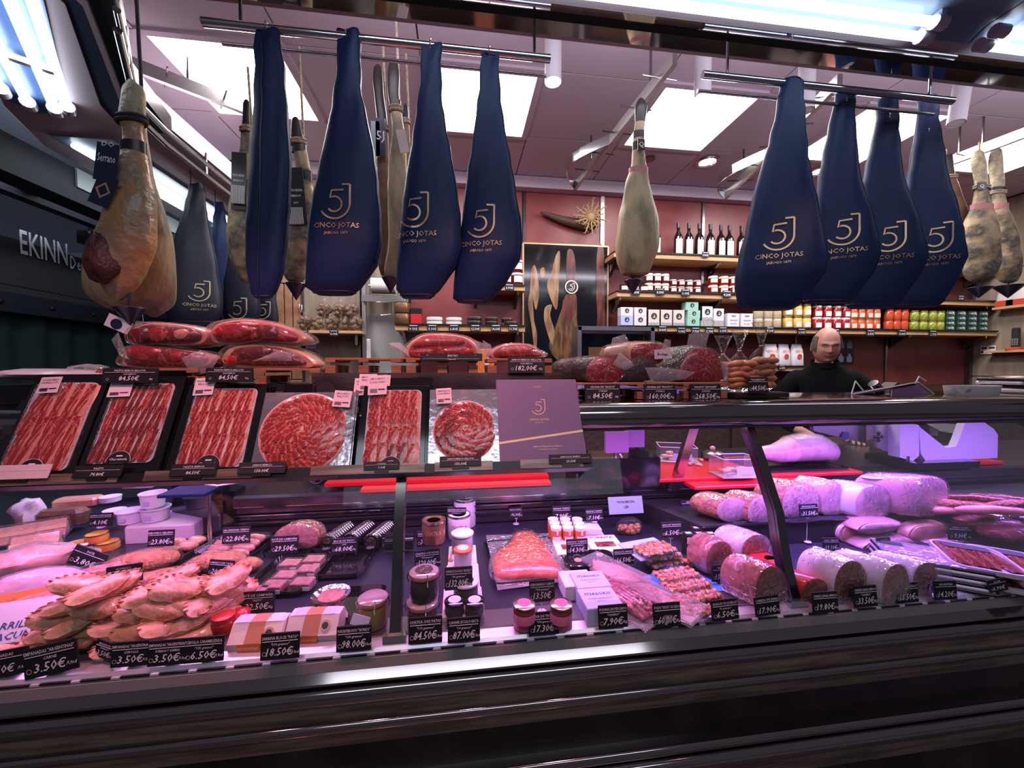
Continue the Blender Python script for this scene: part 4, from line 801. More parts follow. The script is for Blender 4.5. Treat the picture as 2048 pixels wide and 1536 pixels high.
p = P(622, 697, Y=YW-.02); o = thing('notice', 'small blue and red notice below the walnut shelf', 'notice', p); MB().box((0, 0, .03), (.075, .004, .06)).build('blue_card', K['card_blue'], o); MB().box((0, 0, -.035), (.07, .004, .06)).build('red_card', K['label_red'], o)
p = P(601, 618, Y=YW-.02); o = thing('steel_hook_plate', 'small chrome latch at the edge of the brick panel', 'latch', p); MB().rbox((0, 0, 0), (.03, .02, .07), .004).build('plate', K['chrome'], o); MB().tube([(0, -.02, .03), (.0, -.04, 0), (0, -.02, -.03)], .004).build('handle', K['chrome'], o)
# steel post, towel bracket, roll, hook frame, white door panel
a, b = P(727, 500, Y=3.2), P(727, 712, Y=3.2); o = thing('steel_post', 'slim steel post with a white socket strip right of the nuts', 'post', (a.x, 3.2, 0)); MB().box((0, 0, 1.45), (.03, .03, 2.9)).build('post', K['brushed'], o); MB().rbox((.03, -.01, 1.57), (.03, .03, .17), .004).build('socket_strip', K['white'], o)
p = P(768, 598, Y=3.15); o = thing('steel_bracket', 'flat steel wall bracket under the paper roll', 'bracket', p); MB().rbox((0, 0, 0), (.33, .05, .05), .004).build('bar', K['steel'], o); MB().tube([(-.05, -.03, -.03), (.06, -.03, -.03), (.06, -.03, -.12), (-.02, -.03, -.13)], .004).build('wire_hook', K['steel_dark'], o)
p = P(768, 572, Y=3.15); o = thing('paper_roll', 'white paper roll above the steel bracket', 'paper roll', p); MB().tube([(-.09, 0, 0), (.09, 0, 0)], .06, 20).build('roll', K['paper'], o, True); MB().tube([(-.11, 0, 0), (.11, 0, 0)], .01).build('spindle', K['steel'], o)
for s in (-1, 1): MB().box((s*.105, 0, -.05), (.005, .02, .12)).build('arm', K['steel_dark'], o)
a, b = P(742, 628, Y=YW-.03), P(800, 720, Y=YW-.03); o = thing('cupboard', 'pale grey cupboard left of the tin shelf', 'cupboard', ((a.x+b.x)/2+.05, YW-.035, 1.45)); MB().rbox((0, 0, 0), (.42, .02, .82), .004).build('leaf', K['white_door'], o); MB().box((.05, -.012, -.15), (.2, .004, .2)).build('sheet', K['card_blue'], o)
# driftwood with dried thistle
p = P(1140, 444, Y=YW-.06); o = thing('driftwood_decoration', 'driftwood piece with a dried thistle on the red wall', 'decoration', p)
m = MB(); m.tube([P(u, v, Y=YW-.06)-p for u, v in ((1081, 424), (1100, 431), (1125, 440), (1150, 446), (1175, 452), (1190, 450), (1194, 430))], [.010, .022, .032, .040, .042, .034, .012], 10); m.build('driftwood', K['wood_dark'], o, True)
c = P(1181, 434, Y=YW-.12)-p; MB().ell(c, (.035, .02, .035), 14, 8).build('thistle_heart', K['straw'], o, True)
for i in range(15):
    a = i*6.283/15+.2; L = rnd(.10, .17); d = Vector((math.cos(a), -.12, math.sin(a))); m = MB(); m.tube([c+d*.025, c+d*L*.6, c+d*L+Vector((0, 0, rnd(-.02, .02)))], [.004, .007, .002], 6)
    for j in range(5):
        q = c+d*(L*(.35+.13*j)); s = Vector((-d.z, 0, d.x))*(.022*(1 if j % 2 else -1)); m.tube([q, q+s+d*.012], [.004, .001], 5)
    m.build('thistle_leaf', K['straw'], o, True)
# photograph panel with hams (a flat printed panel in a thin brass frame)
a, b = P(1046, 487, Y=YW-.03), P(1213, 740, Y=YW-.03); CX, CZ = (a.x+b.x)/2, (a.z+b.z)/2-.05; W, H = b.x-a.x, a.z-b.z+.1
o = thing('photograph_panel', 'dark photograph panel of hanging hams in a thin brass frame', 'picture', (CX, YW-.03, CZ))
MB().box((0, 0, 0), (W, .02, H)).build('print', K['photo_dark'], o)
for s in (-1, 1): MB().box((s*W/2, -.006, 0), (.012, .02, H)).build('frame_side', K['gold'], o); MB().box((0, -.006, s*H/2), (W, .02, .012)).build('frame_side', K['gold'], o)
C0 = Vector((CX, YW-.03, CZ))
def shade(pts, m, y, nm='printed_ham'):
    q = smooth_closed([P(u, v, Y=YW-.042)-C0+Vector((0, y, 0)) for u, v in pts], 4); n = len(q); MB().add(q, [tuple(range(n))]).build(nm, K[m], o)
K['ph_brown'] = mat('ph_brown', (.20,.10,.05), .3, c2=(.07,.035,.02), sc_=10, stretch=(3,1,.7), coat=.5); K['ph_red'] = mat('ph_red', (.20,.05,.03), .3, c2=(.08,.025,.02), sc_=12, stretch=(3,1,.6), coat=.5); K['ph_tan'] = mat('ph_tan', (.42,.24,.12), .3, c2=(.22,.11,.06), sc_=10, stretch=(3,1,.7), coat=.5)
shade([(1132, 590), (1152, 590), (1154, 640), (1158, 680), (1156, 715), (1138, 724), (1112, 718), (1098, 690), (1112, 650), (1126, 610)], 'ph_brown', -.002)
shade([(1134, 505), (1144, 500), (1150, 520), (1150, 560), (1134, 560)], 'ph_red', -.002)
shade([(1126, 600), (1152, 592), (1150, 625), (1140, 640), (1128, 650)], 'ph_red', -.004)
shade([(1195, 495), (1207, 498), (1208, 560), (1210, 640), (1208, 705), (1188, 700), (1194, 640), (1192, 580)], 'ph_red', -.003)
shade([(1062, 545), (1068, 530), (1074, 545), (1078, 585), (1072, 620), (1066, 600), (1068, 640), (1074, 670), (1070, 715), (1064, 660), (1056, 610), (1060, 580)], 'ph_tan', -.003)
shade([(1112, 510), (1120, 505), (1118, 560), (1116, 600), (1112, 620), (1102, 600), (1094, 575), (1096, 560), (1104, 540)], 'ph_tan', -.003)
shade([(1090, 615), (1104, 610), (1100, 630), (1108, 660), (1104, 690), (1096, 670), (1088, 640)], 'ph_tan', -.003); shade([(1080, 540), (1088, 535), (1090, 550), (1082, 556)], 'ph_tan', -.003)
c = P(1143, 574, Y=YW-.05)-C0; MB().lathe([(.058, 0), (.058, .002)], 24).build('round_seal', K['card_cream'], o, loc=c, rot=(R_(90), 0, 0)); MB().lathe([(.047, 0), (.047, .002)], 24).build('seal_field', K['ink'], o, loc=c+Vector((0, -.002, 0)), rot=(R_(90), 0, 0))
g = MB(); mono(g, lambda x, y: c+Vector(((x-.45)*.062, -.006, (y-.5)*.062)), .09); g.build('lettering', K['card_cream'], o)
# monitor hood between panel and shelf
a, b = P(1158, 652, Y=2.75), P(1310, 780, Y=2.75); o = thing('oven_hood', 'grey framed display cabinet behind the beef pieces', 'cabinet', ((a.x+b.x)/2, 2.85, (a.z+1.272)/2)); W, H = b.x-a.x, a.z-1.272
m = MB(); m.box((0, 0, H/2-.012), (W, .16, .03)); m.box((-W/2+.012, 0, 0), (.03, .16, H)); m.box((W/2-.012, 0, 0), (.03, .16, H)); m.box((0, .06, 0), (W, .04, H)); m.build('frame', K['brushed'], o); MB().box((0, .03, -.01), (W-.07, .01, H-.06)).build('screen', K['photo_dark'], o); MB().box((-.02, .02, -.03), (W*.55, .005, H*.5)).build('sheet', K['card_brown'], o)

p = P(970, 702, Y=2.9); p.z = 1.42; o = thing('orange_box', 'orange printed box standing behind the vacuum packed hams', 'box', p); MB().rbox((0, 0, 0), (.13, .08, .295), .003).build('box', K['orange'], o)
g = MB(); g.lathe([(.022, 0), (.022, .001)], 14); g.build('seal', K['white'], o, loc=(.01, -.042, .05), rot=(R_(90), 0, 0)); MB().text('SAL', .03, (.01, -.042, -.03)).build('lettering', K['white'], o)
# right wall: shelf with packets, shelf with telephone, sticker
def side_shelf(u0, u1, v, lab):
    a, b = P(u0, v, X=XR-.12), P(u1, v, X=XR-.12); y0 = min(a.y, b.y)-.3; y1 = max(a.y, b.y); z = a.z
    o = thing('wall_shelf', lab, 'shelf', (XR-.06, (y0+y1)/2, z), group='wooden wall shelves'); MB().rbox((0, 0, 0), (.14, y1-y0, .02), .003).build('board', K['wood_edge'], o); MB().box((.03, .05, -.04), (.05, .02, .06)).build('bracket', K['steel'], o)
    return z+.01
z = side_shelf(1985, 2060, 618, 'short wooden shelf on the right wall with clear packets')
for i, u in enumerate((2012, 2035)):
    p = P(u, 600, X=XR-.1); o = thing('snack_packet', 'clear packet of white and red sweets, %s on the right wall shelf' % ('left', 'right')[i], 'packet', (XR-.09, p.y, z), R_(-90), 'clear packets on the right wall shelf'); pouch(o, .13, .17, .06, 'sack', None); MB().box((0, -.033, .03), (.12, .004, .05)).build('label', K['label_red'], o)
z = side_shelf(1968, 2060, 704, 'low wooden shelf on the right wall with the telephone')
p = P(2028, 690, X=XR-.1); o = thing('telephone', 'black cordless telephone on a red base on the right wall shelf', 'telephone', (XR-.09, p.y, z), R_(-80)); MB().rbox((0, 0, .012), (.09, .08, .025), .006).build('base', K['label_red'], o); MB().rbox((0, .01, .11), (.05, .028, .18), .008).build('handset', K['matte_black'], o)
for r in range(4):
    for c_ in range(3): MB().box((-.014+c_*.014, -.005, .05+r*.016), (.009, .003, .009)).build('key', K['grey_strip'], o)
p = P(1976, 700, X=XR-.012); o = thing('sticker', 'small black and white notice sticker on the right wall', 'sticker', p, R_(-90)); MB().box((0, 0, 0), (.11, .003, .08)).build('sheet', K['card_white'], o); [MB().box((x, -.002, z_), (.04, .002, .02)).build('print', K['ink'], o) for x in (-.028, .028) for z_ in (-.018, .02)]
# ================================================================ the seller
def seller():
    q = P(1650, 738, Y=2.42); o = thing('person', 'balding man in black work jacket looking down behind the counter', 'person', (q.x, q.y, 0), R_(-38))
    # body: one continuous skinned figure (torso, legs, arms), the jacket is a child over it
    def skin(name, verts, edges, rad, mtl, sub=2, root=0):
        me = bpy.data.meshes.new(name); me.from_pydata(verts, edges, []); ob = bpy.data.objects.new(name, me); col.objects.link(ob)
        md = ob.modifiers.new('s', 'SKIN'); lay = me.skin_vertices[0].data if me.skin_vertices else None
        if lay is None: me.attributes; 
        for i, r in enumerate(rad): lay[i].radius = r if isinstance(r, tuple) else (r, r)
        lay[root].use_root = True; md.use_smooth_shade = True; md.branch_smoothing = .6
        sb = ob.modifiers.new('u', 'SUBSURF'); sb.levels = sub; sb.render_levels = sub
        me.materials.append(mtl); ob.parent = o; return ob
    zs = 1.385                                    # shoulder height
    V = [(0, 0, .92), (0, 0, 1.12), (0, .01, 1.30), (0, .01, 1.43), (0, .0, 1.50)]; E = [(0, 1), (1, 2), (2, 3), (3, 4)]; Rr = [(.15, .11), (.15, .11), (.15, .10), (.06, .06), (.055, .055)]
    for s in (-1, 1):
        b = len(V); V += [(s*.16, .01, zs), (s*.235, .0, 1.20), (s*.22, -.16, 1.03), (s*.13, -.27, 1.0), (s*.12, -.33, .995)]; E += [(2, b), (b, b+1), (b+1, b+2), (b+2, b+3), (b+3, b+4)]; Rr += [(.055, .055), .045, .038, .028, (.040, .022)]
        h = len(V)-1
        for k_, (dx, L) in enumerate(((-.030, .055), (-.010, .07), (.010, .075), (.028, .062))):
            c = len(V); x, y_, z = V[h]; V += [(x+dx, y_-.045, z), (x+dx*1.1, y_-.045-L*.5, z-.012), (x+dx*1.1, y_-.04-L, z-.03)]; E += [(h, c), (c, c+1), (c+1, c+2)]; Rr += [.010, .009, .008]
        c = len(V); x, y_, z = V[h]; V += [(x-s*.045, y_-.01, z-.01), (x-s*.06, y_-.045, z-.02)]; E += [(h, c), (c, c+1)]; Rr += [.012, .010]
        b = len(V); V += [(s*.095, 0, .86), (s*.10, .01, .48), (s*.10, .03, .09), (s*.10, -.10, .045)]; E += [(0, b), (b, b+1), (b+1, b+2), (b+2, b+3)]; Rr += [(.10, .10), .065, .045, (.045, .035)]
    skin('body', V, E, Rr, K['skin'], 1)
    V = [(0, 0, .90), (0, 0, 1.10), (0, .01, 1.30), (0, .012, 1.415), (0, .008, 1.462)]; E = [(0, 1), (1, 2), (2, 3), (3, 4)]; Rr = [(.20, .15), (.195, .14), (.205, .14), (.115, .10), (.078, .076)]
    for s in (-1, 1):
        b = len(V); V += [(s*.165, .012, zs-.01), (s*.245, .0, 1.20), (s*.232, -.14, 1.05), (s*.165, -.235, 1.02)]; E += [(2, b), (b, b+1), (b+1, b+2), (b+2, b+3)]; Rr += [(.098, .095), .074, .06, .046]
    skin('jacket', V, E, Rr, K['jacket'], 2)
    MB().rings([[Vector((.085*math.cos(t)*s, .08*math.sin(t)*s+.008, z-.018*math.sin(t)*-1)) for t in [6.283*i/20 for i in range(20)]] for s, z in ((1.0, 1.44), (.94, 1.478), (.90, 1.478), (.92, 1.44))], cap0=False, cap1=False).build('collar', K['jacket'], o, True)
    MB().box((.045, -.145, 1.20), (.09, .004, .10), (R_(-8), 0, 0)).build('breast_pocket', K['jacket'], o); MB().box((.05, -.150, 1.245), (.05, .003, .006), (R_(-8), 0, 0)).build('name_print', K['chalk'], o)
    # head: a displaced sphere with brow, eye hollows, nose, lips, chin and jaw
    hd = bpy.data.objects.new('head', None); 
    def rad(th, ph):   # th from crown, ph from the face direction (0 = -Y)
        x, z = math.sin(th)*math.sin(ph), math.cos(th); y_ = -math.sin(th)*math.cos(ph)
        p = Vector((x*.080, y_*.100, z*.130))
        if z < 0: p.x *= 1-.20*z*z*1.0; p.y *= 1-.06*z*z
        f = max(0, math.cos(ph)); G = lambda x0, z0, sx, sz: math.exp(-((p.x-x0)/sx)**2-((p.z-z0)/sz)**2)*(f > .2)
        d = 0
        d += .018*G(0, -.020, .011, .016)+.014*G(0, .004, .008, .022)+.008*(G(.013, -.024, .007, .008)+G(-.013, -.024, .007, .008))    # nose
        d -= .012*(G(.031, .012, .016, .010)+G(-.031, .012, .016, .010)); d += .006*(G(.031, .010, .011, .006)+G(-.031, .010, .011, .006))   # eye hollows, lids
        d += .007*(G(.030, .030, .020, .008)+G(-.030, .030, .020, .008)+G(0, .028, .02, .01))       # brow
        d += .007*G(0, -.051, .022, .005)+.008*G(0, -.061, .018, .006)-.004*G(0, -.056, .020, .0022)-.004*G(0, -.072, .02, .006); d += .013*G(0, -.088, .022, .014)   # lips, chin
        d += .005*(G(.045, -.022, .018, .02)+G(-.045, -.022, .018, .02))
        p.y -= d
        return p
    n, m_ = 64, 48; rs = []
    for j in range(m_+1):
        th = math.pi*(.01+.98*j/m_); rs.append([rad(th, 6.28319*i/n) for i in range(n)])
    base = Matrix.Translation((0, -.02, 1.578)) @ Euler((R_(12), 0, R_(6))).to_matrix().to_4x4()
    m = MB(); m.T = base; m.rings(rs[::-1]); head = m.build('head', [K['skin'], K['lips']], o, True)
    for p_ in head.data.polygons:
        c = base.inverted() @ p_.center
        if abs(c.x) < .024 and -.066 < c.z < -.046 and c.y < -.07: p_.material_index = 1
    m = MB(); m.T = base; m.tube([(0, .012, -.06), (0, .02, -.12), (0, .025, -.17)], [.052, .052, .060], 16); m.build('neck', K['skin'], o, True)
    for s in (-1, 1):
        m = MB(); m.T = base; m.rings([[Vector((s*(.074+.010*q), .004+math.cos(t)*.016*r, -.004+math.sin(t)*.030*r)) for t in [6.283*i/14 for i in range(14)]] for q, r in ((-.6, .7), (.4, .95), (1.1, 1.0), (1.0, .8), (.5, .55))]); m.build('ear', K['skin'], o, True)
        m = MB(); m.T = base; m.tube([(s*.019, -.0885, .008), (s*.031, -.0885, .0045), (s*.043, -.081, .008)], .0016, 6); m.build('eyelid_line', K['eye'], o, True)
        m = MB(); m.T = base; m.tube([(s*.016, -.1005, .027), (s*.032, -.0985, .031), (s*.048, -.085, .027)], [.0016, .0026, .0014], 6); m.build('eyebrow', K['hair'], o, True)
    # short hair round the sides and the back, thin on the crown
    hm = MB(); hm.T = base; vs = []; fs = []
    for j in range(4, 31):
        for i in range(n):
            th = math.pi*(.01+.98*j/m_); p = rad(th, 6.28319*i/n); vs.append(p*1.05)
    for j in range(26):
        for i in range(n):
            i2 = (i+1) % n; ph = abs(((6.28319*(i+.5)/n+math.pi) % 6.28319)-math.pi); z = vs[j*n+i].z
            if (ph > 1.95 and z < .10) or (ph > 1.02 and z < .080 and z > -.02) : fs.append((j*n+i, j*n+i2, (j+1)*n+i2, (j+1)*n+i))
    hm.add(vs, [f[::-1] for f in fs]); hm.build('hair', K['hair'], o, True)
    return o
seller()
# ================================================================ price tags
TG = 'handwritten black price tags'
def ptag(u0, v0, u1, v1, where, title, price, sub=None, unit='/Kg', Z=.818, Y=None, roll=0, yaw=0, m='tagblack', pin=0, tilt=-8):
    "pixel box of the card; it stands on height Z (or in the plane Y); pin = length of the stalk below the card in px"
    uc = (u0+u1)/2
    p = P(uc, v1+pin, Z=Z) if Y is None else P(uc, v1+pin, Y=Y)
    c = P(uc, (v0+v1)/2, Y=p.y); W = px(u1-u0, c)/max(.6, math.cos(R_(roll))); H = min(px(v1-v0, c), W*.80)
    if roll: H = min(H, W*.68)
    o = thing('price_tag', 'black price tag '+where, 'price tag', (p.x, p.y, p.z), R_(yaw), TG)
    cz = c.z-p.z
    cr = MB().rbox((0, 0, 0), (W, .0035, H), .001).build('card', K[m], o, loc=(0, 0, cz), rot=(R_(tilt), R_(roll), 0))
    g = MB(); y = -.0028
    g.text(title, H*.16, (0, y, H*.27), maxw=W*.92); g.box((0, y, H*.20), (W*.9, .0006, H*.02))
    if sub: g.text(sub, H*.13, (0, y, H*.04), shear=.2, maxw=W*.6)
    g.text(price, H*.42, (-W*.02, y, -H*.34), shear=.18, maxw=W*.66)
    if unit: g.text(unit, H*.16, (W*.38, y, -H*.30), shear=.2, maxw=W*.22)
    g.lathe([(H*.07, 0), (H*.07, .0001)], 8, (0, 0, 0)) if False else None
    for i in range(8):
        a = i*.785; b = a+.5; r0, r1 = H*.085, H*.065; cx, cz_ = -W*.39, -H*.26
        g.add([(cx+r0*math.cos(a), y, cz_+r0*math.sin(a)), (cx+r0*math.cos(b), y, cz_+r0*math.sin(b)), (cx+r1*math.cos(b), y, cz_+r1*math.sin(b)), (cx+r1*math.cos(a), y, cz_+r1*math.sin(a))], [(0, 1, 2, 3)])
    g.build('lettering', K['chalk'], cr)
    if pin: MB().tube([(0, .004, .002), (0, .004, cz)], .0012, 6).build('stalk', K['tub'], o); MB().lathe([(.012, 0), (.012, .002), (.004, .003)], 12).build('foot', K['tub'], o); MB().box((0, .003, max(.004, cz-H*.5)), (.010, .006, .014)).build('clip', K['tub'], o)
    else: MB().box((0, .008, .004), (W*.34, .016, .006)).build('foot', K['black'], o); MB().box((0, .004, max(.008, cz-H*.5)), (W*.30, .006, max(.01, min(.03, cz-H*.4)))).build('clip', K['black'], o)
    return o

# ================================================================ riser with black cloth, pallets, vacuum packed hams
RT = 1.408
rc = thing('cloth_riser', 'black cloth covered riser on the counter top behind the packs', 'riser', (0, 0, 1.327))
a, b = P(640, 745, Y=1.2).x, P(1112, 745, Y=1.2).x
MB().box(((a+b)/2, 1.28, .038), (b-a, .22, .076)).build('box', K['cloth_black'], rc)
m = MB(); n = 60; r1, r2 = [], []
for i in range(n+1):
    x = a-.01+(b-a+.02)*i/n; f = math.sin(i*.55)*.008+math.sin(i*.23+1)*.012
    r1.append(Vector((x, 1.39, .080))); r2.append(Vector((x, 1.168, .081)))
rows = [r1, r2]
for z, s in ((.070, .3), (.04, .8), (.004, 1.0), (-.04, 1.25)): rows.append([Vector((q.x, (1.158 if z > 0 else 1.156-.016)+(math.sin(i*.55)*.010+math.sin(i*.23+1)*.014)*s, z if z > 0 else .003)) for i, q in enumerate(r2)])
m.rings(rows[:-1], cap0=False, cap1=False, closed=False); m.build('cloth', K['cloth_black'], rc, True)
rd = thing('wooden_riser', 'dark wooden riser under the two left ham stacks', 'riser', (0, 0, 1.327)); a2, b2 = P(-60, 750, Y=1.2).x, P(640, 750, Y=1.2).x
MB().box(((a2+b2)/2, 1.28, .025), (b2-a2, .22, .050)).build('board', K['black'], rd)
def pallet(u0, u1, vb, Z, lab, Y0=1.17, D=.16, H=.044):
    x0, x1 = P(u0, vb, Y=Y0).x, P(u1, vb, Y=Y0).x; W = x1-x0
    o = thing('mini_pallet', lab, 'pallet', ((x0+x1)/2, Y0+D/2, Z), group='small wooden display pallets')
    for i in range(5): MB().rbox((0, -D/2+D*(i+.5)/5, H-.003), (W, D/5-.006, .006), .001).build('top_slat', K['pallet'], o)
    for s in (-1, 0, 1):
        MB().box((s*(W/2-.014), 0, H-.009), (.028, D, .006)).build('stringer', K['pallet'], o)
        for t in (-1, 0, 1):
            for j in range(3): MB().box((s*(W/2-.014), t*(D/2-.014), .004+j*.0075), (.028-.001*(j % 2), .026-.001*(j % 2), .0068)).build('block_layer', K['pallet'], o)
    return o
PT = .044
pallet(192, 396, 760, RT-.03, 'wooden pallet under the leftmost stack of hams', 1.16); pallet(398, 640, 760, RT-.03, 'wooden pallet under the second stack of hams', 1.17)
pallet(650, 802, 745, RT, 'empty wooden pallet between the ham stacks'); pallet(812, 956, 745, RT, 'wooden pallet under the single large ham'); pallet(975, 1104, 745, RT, 'wooden pallet under the small ham half')
pallet(1108, 1292, 800, 1.328, 'wooden pallet under the angus beef pieces', 1.13, .20, .05); pallet(1294, 1455, 800, 1.328, 'wooden pallet under the large round beef piece', 1.13, .20, .05)
ob = tag_(MB().rbox((P(1500, 800, Y=1.2).x, 1.22, 1.336), (.19, .16, .016), .004).build('black_tray', K['matte_black']), 'black tray carrying the bags of small sausages', 'tray')

def slabmeat(name, cat, lab, pts, Y, depth, Z=None, group=None, body='fat', face='lean', inset=.86, back=(0, 1, 0), muscles=(), wrap='film', dome=.010, nz=.0, dark=None, wrapsc=1.05, tail=.55):
    "cut meat: front outline in pixels in the plane Y, extruded back; the cut face is a part of its own"
    w3 = [P(u, v, Y=Y) for u, v in pts]; base = min(q.z for q in w3); c = sum(w3, Vector())/len(w3)
    dz = (Z-base) if Z is not None else 0; org = Vector((c.x, Y, base+dz))
    loc = smooth_closed([q-Vector((c.x, Y, base)) for q in w3]); zmin = min(q.z for q in loc)
    for q in loc: q.z = max(q.z, 0)
    cc_ = sum(loc, Vector())/len(loc); bk = Vector(back)
    o = thing(name, lab, cat, org, group=group)
    def ring(s, d, sz=None):
        sz = s if sz is None else sz
        r = [Vector((cc_.x+(q.x-cc_.x)*s, 0, q.z*sz if sz < 1.01 else q.z*sz))+bk*d for q in loc]
        if nz:
            for q in r: q += Vector((noise.noise(q*14+org*3), 0, noise.noise(q*14+Vector((5, 5, 5))+org*3)))*nz*min(1, d*20); q.z = max(q.z, .0)
        return r
    MB().rings([ring(.94, .0), ring(1, .012), ring(1.02, depth*.4), ring(.96, depth*.75), ring(tail, depth)], cap0=True).build('body', K[body], o, True)
    fr = [ring(inset, -.001), ring(inset*.97, -dome*.45), ring(inset*.6, -dome), ring(inset*.2, -dome*1.1)]
    for r_, s in zip(fr, (inset, inset*.97, inset*.6, inset*.2)):
        for q, l in zip(r_, loc): q.z = cc_.z+(l.z-cc_.z)*s
    MB().rings(fr).build('cut_face', K[face], o, True)
    for i, (pp, mm) in enumerate(muscles):
        q3 = smooth_closed([P(u, v, Y=Y)-Vector((c.x, Y, base)) for u, v in pp]); mc = sum(q3, Vector())/len(q3)
        MB().rings([[q+Vector((0, -dome*.75, 0)) for q in q3], [mc+(q-mc)*.9+Vector((0, -dome*1.25, 0)) for q in q3], [mc+(q-mc)*.3+Vector((0, -dome*1.6, 0)) for q in q3]]).build('muscle', K[mm], o, True)
    if wrap:
        W_ = [ring(.5*wrapsc, -dome-.008), ring(wrapsc, -.006), ring(wrapsc*1.04, depth*.3), ring(wrapsc, depth*.8), ring(.6, depth*1.1)]
        for r_ in W_:
            for q in r_: q.z = max(q.z*.99-.0005, -.0005)
        for q, l in zip(W_[0], loc): q.z = cc_.z+(l.z-cc_.z)*.5
        MB().rings(W_).build('clear_wrap', FILM if wrap == 'film' else FILM_M, o, True)
    return o
def flap(pts, Y, parent, dy=0, name='wrap_flap', m=None):
    "loose plastic corner as a thin curved sheet; pts in px, middle pulled forward"
    q = [P(u, v, Y=Y)-parent.location for u, v in pts]; c = sum(q, Vector())/len(q)+Vector((0, dy, 0)); n = len(q)
    m_ = MB(); m_.add(q+[c]+[x*1+Vector((0, .0015, 0)) for x in q]+[c+Vector((0, .0015, 0))], [(i, (i+1) % n, n) for i in range(n)]+[(n+1+(i+1) % n, n+1+i, 2*n+1) for i in range(n)])
    return m_.build(name, m or FILM_M, parent, True)
GH = 'vacuum packed ham pieces on the counter'
Zs = RT-.03+PT
a = slabmeat('ham_piece', 'ham', 'lower shoulder of the leftmost stack, turned in its bag', [(240, 722), (248, 700), (262, 688), (300, 686), (350, 692), (400, 700), (430, 712), (410, 728), (340, 732), (270, 730)], 1.20, .13, Zs, GH, muscles=(([(256, 700), (275, 688), (310, 690), (330, 700), (312, 716), (275, 714)], 'lean'), ([(345, 705), (362, 700), (372, 712), (352, 720)], 'lean')), face='lean_dark', inset=.88)
flap([(222, 680), (236, 664), (246, 690), (260, 720), (240, 712)], 1.19, a, -.01); flap([(362, 716), (400, 700), (440, 712), (420, 745), (385, 752)], 1.17, a, -.015)
zt = a.location.z+px(46, a.location)
slabmeat('ham_piece', 'ham', 'upper shoulder of the leftmost stack with dark round muscles', [(257, 684), (258, 668), (275, 655), (310, 650), (360, 654), (400, 662), (418, 674), (410, 690), (370, 696), (310, 694), (270, 694)], 1.20, .12, zt, GH, muscles=(([(260, 676), (270, 664), (300, 662), (306, 674), (300, 690), (270, 690)], 'lean_dark'), ([(304, 664), (330, 660), (345, 672), (330, 688), (308, 688)], 'lean'), ([(354, 668), (372, 664), (384, 672), (372, 684), (356, 682)], 'fat')), face='lean_dark', inset=.84)
a = slabmeat('ham_piece', 'ham', 'lower shoulder of the second stack with dark hoof end', [(440, 725), (450, 700), (480, 690), (540, 690), (590, 700), (625, 720), (628, 735), (560, 738), (480, 736)], 1.21, .13, Zs, GH, muscles=(([(480, 705), (520, 694), (550, 702), (530, 716), (490, 718)], 'lean_dark'), ([(450, 720), (470, 712), (480, 725), (460, 730)], 'lean')), face='lean_dark', body='fat_yellow', inset=.8)
flap([(505, 722), (560, 700), (582, 708), (584, 722)], 1.19, a, -.01)
zt = a.location.z+px(48, a.location)
slabmeat('ham_piece', 'ham', 'upper shoulder of the second stack, broad red cut', [(418, 684), (420, 664), (440, 652), (490, 646), (540, 652), (580, 664), (606, 678), (608, 690), (580, 694), (520, 690), (470, 696), (430, 694)], 1.21, .12, zt, GH, muscles=(([(428, 676), (445, 660), (480, 655), (520, 666), (500, 682), (450, 686)], 'lean'), ([(520, 660), (550, 662), (562, 678), (540, 688), (516, 684)], 'lean_dark'), ([(486, 652), (520, 656), (515, 662), (484, 660)], 'fat')), face='lean', inset=.86)
a = slabmeat('ham_piece', 'ham', 'single large ham half with bright red cut face', [(808, 708), (812, 690), (828, 675), (850, 665), (890, 664), (930, 670), (952, 684), (956, 704), (940, 713), (870, 714), (820, 713)], 1.22, .13, RT+PT, GH, muscles=(([(826, 690), (845, 675), (890, 672), (925, 676), (925, 686), (870, 690)], 'lean'), ([(820, 700), (850, 694), (872, 698), (862, 710), (830, 710)], 'lean'), ([(884, 696), (930, 690), (948, 700), (936, 709), (886, 709)], 'lean')))
flap([(775, 686), (800, 685), (815, 700), (820, 714), (800, 712)], 1.21, a, -.012); flap([(950, 680), (975, 690), (980, 712), (955, 714)], 1.21, a, -.01)
a = slabmeat('ham_piece', 'ham', 'small ham half at the right end of the cloth riser', [(980, 708), (985, 694), (1005, 684), (1030, 681), (1060, 684), (1080, 696), (1092, 706), (1060, 712), (1000, 712)], 1.22, .12, RT+PT, GH, muscles=(([(992, 704), (1000, 692), (1030, 687), (1052, 692), (1058, 704), (1020, 708)], 'lean'), ([(1040, 692), (1062, 688), (1072, 700), (1050, 706)], 'lean')))
flap([(965, 680), (982, 690), (985, 708), (970, 712)], 1.21, a, -.01); flap([(1060, 700), (1085, 700), (1097, 708), (1070, 711)], 1.19, a, -.01)
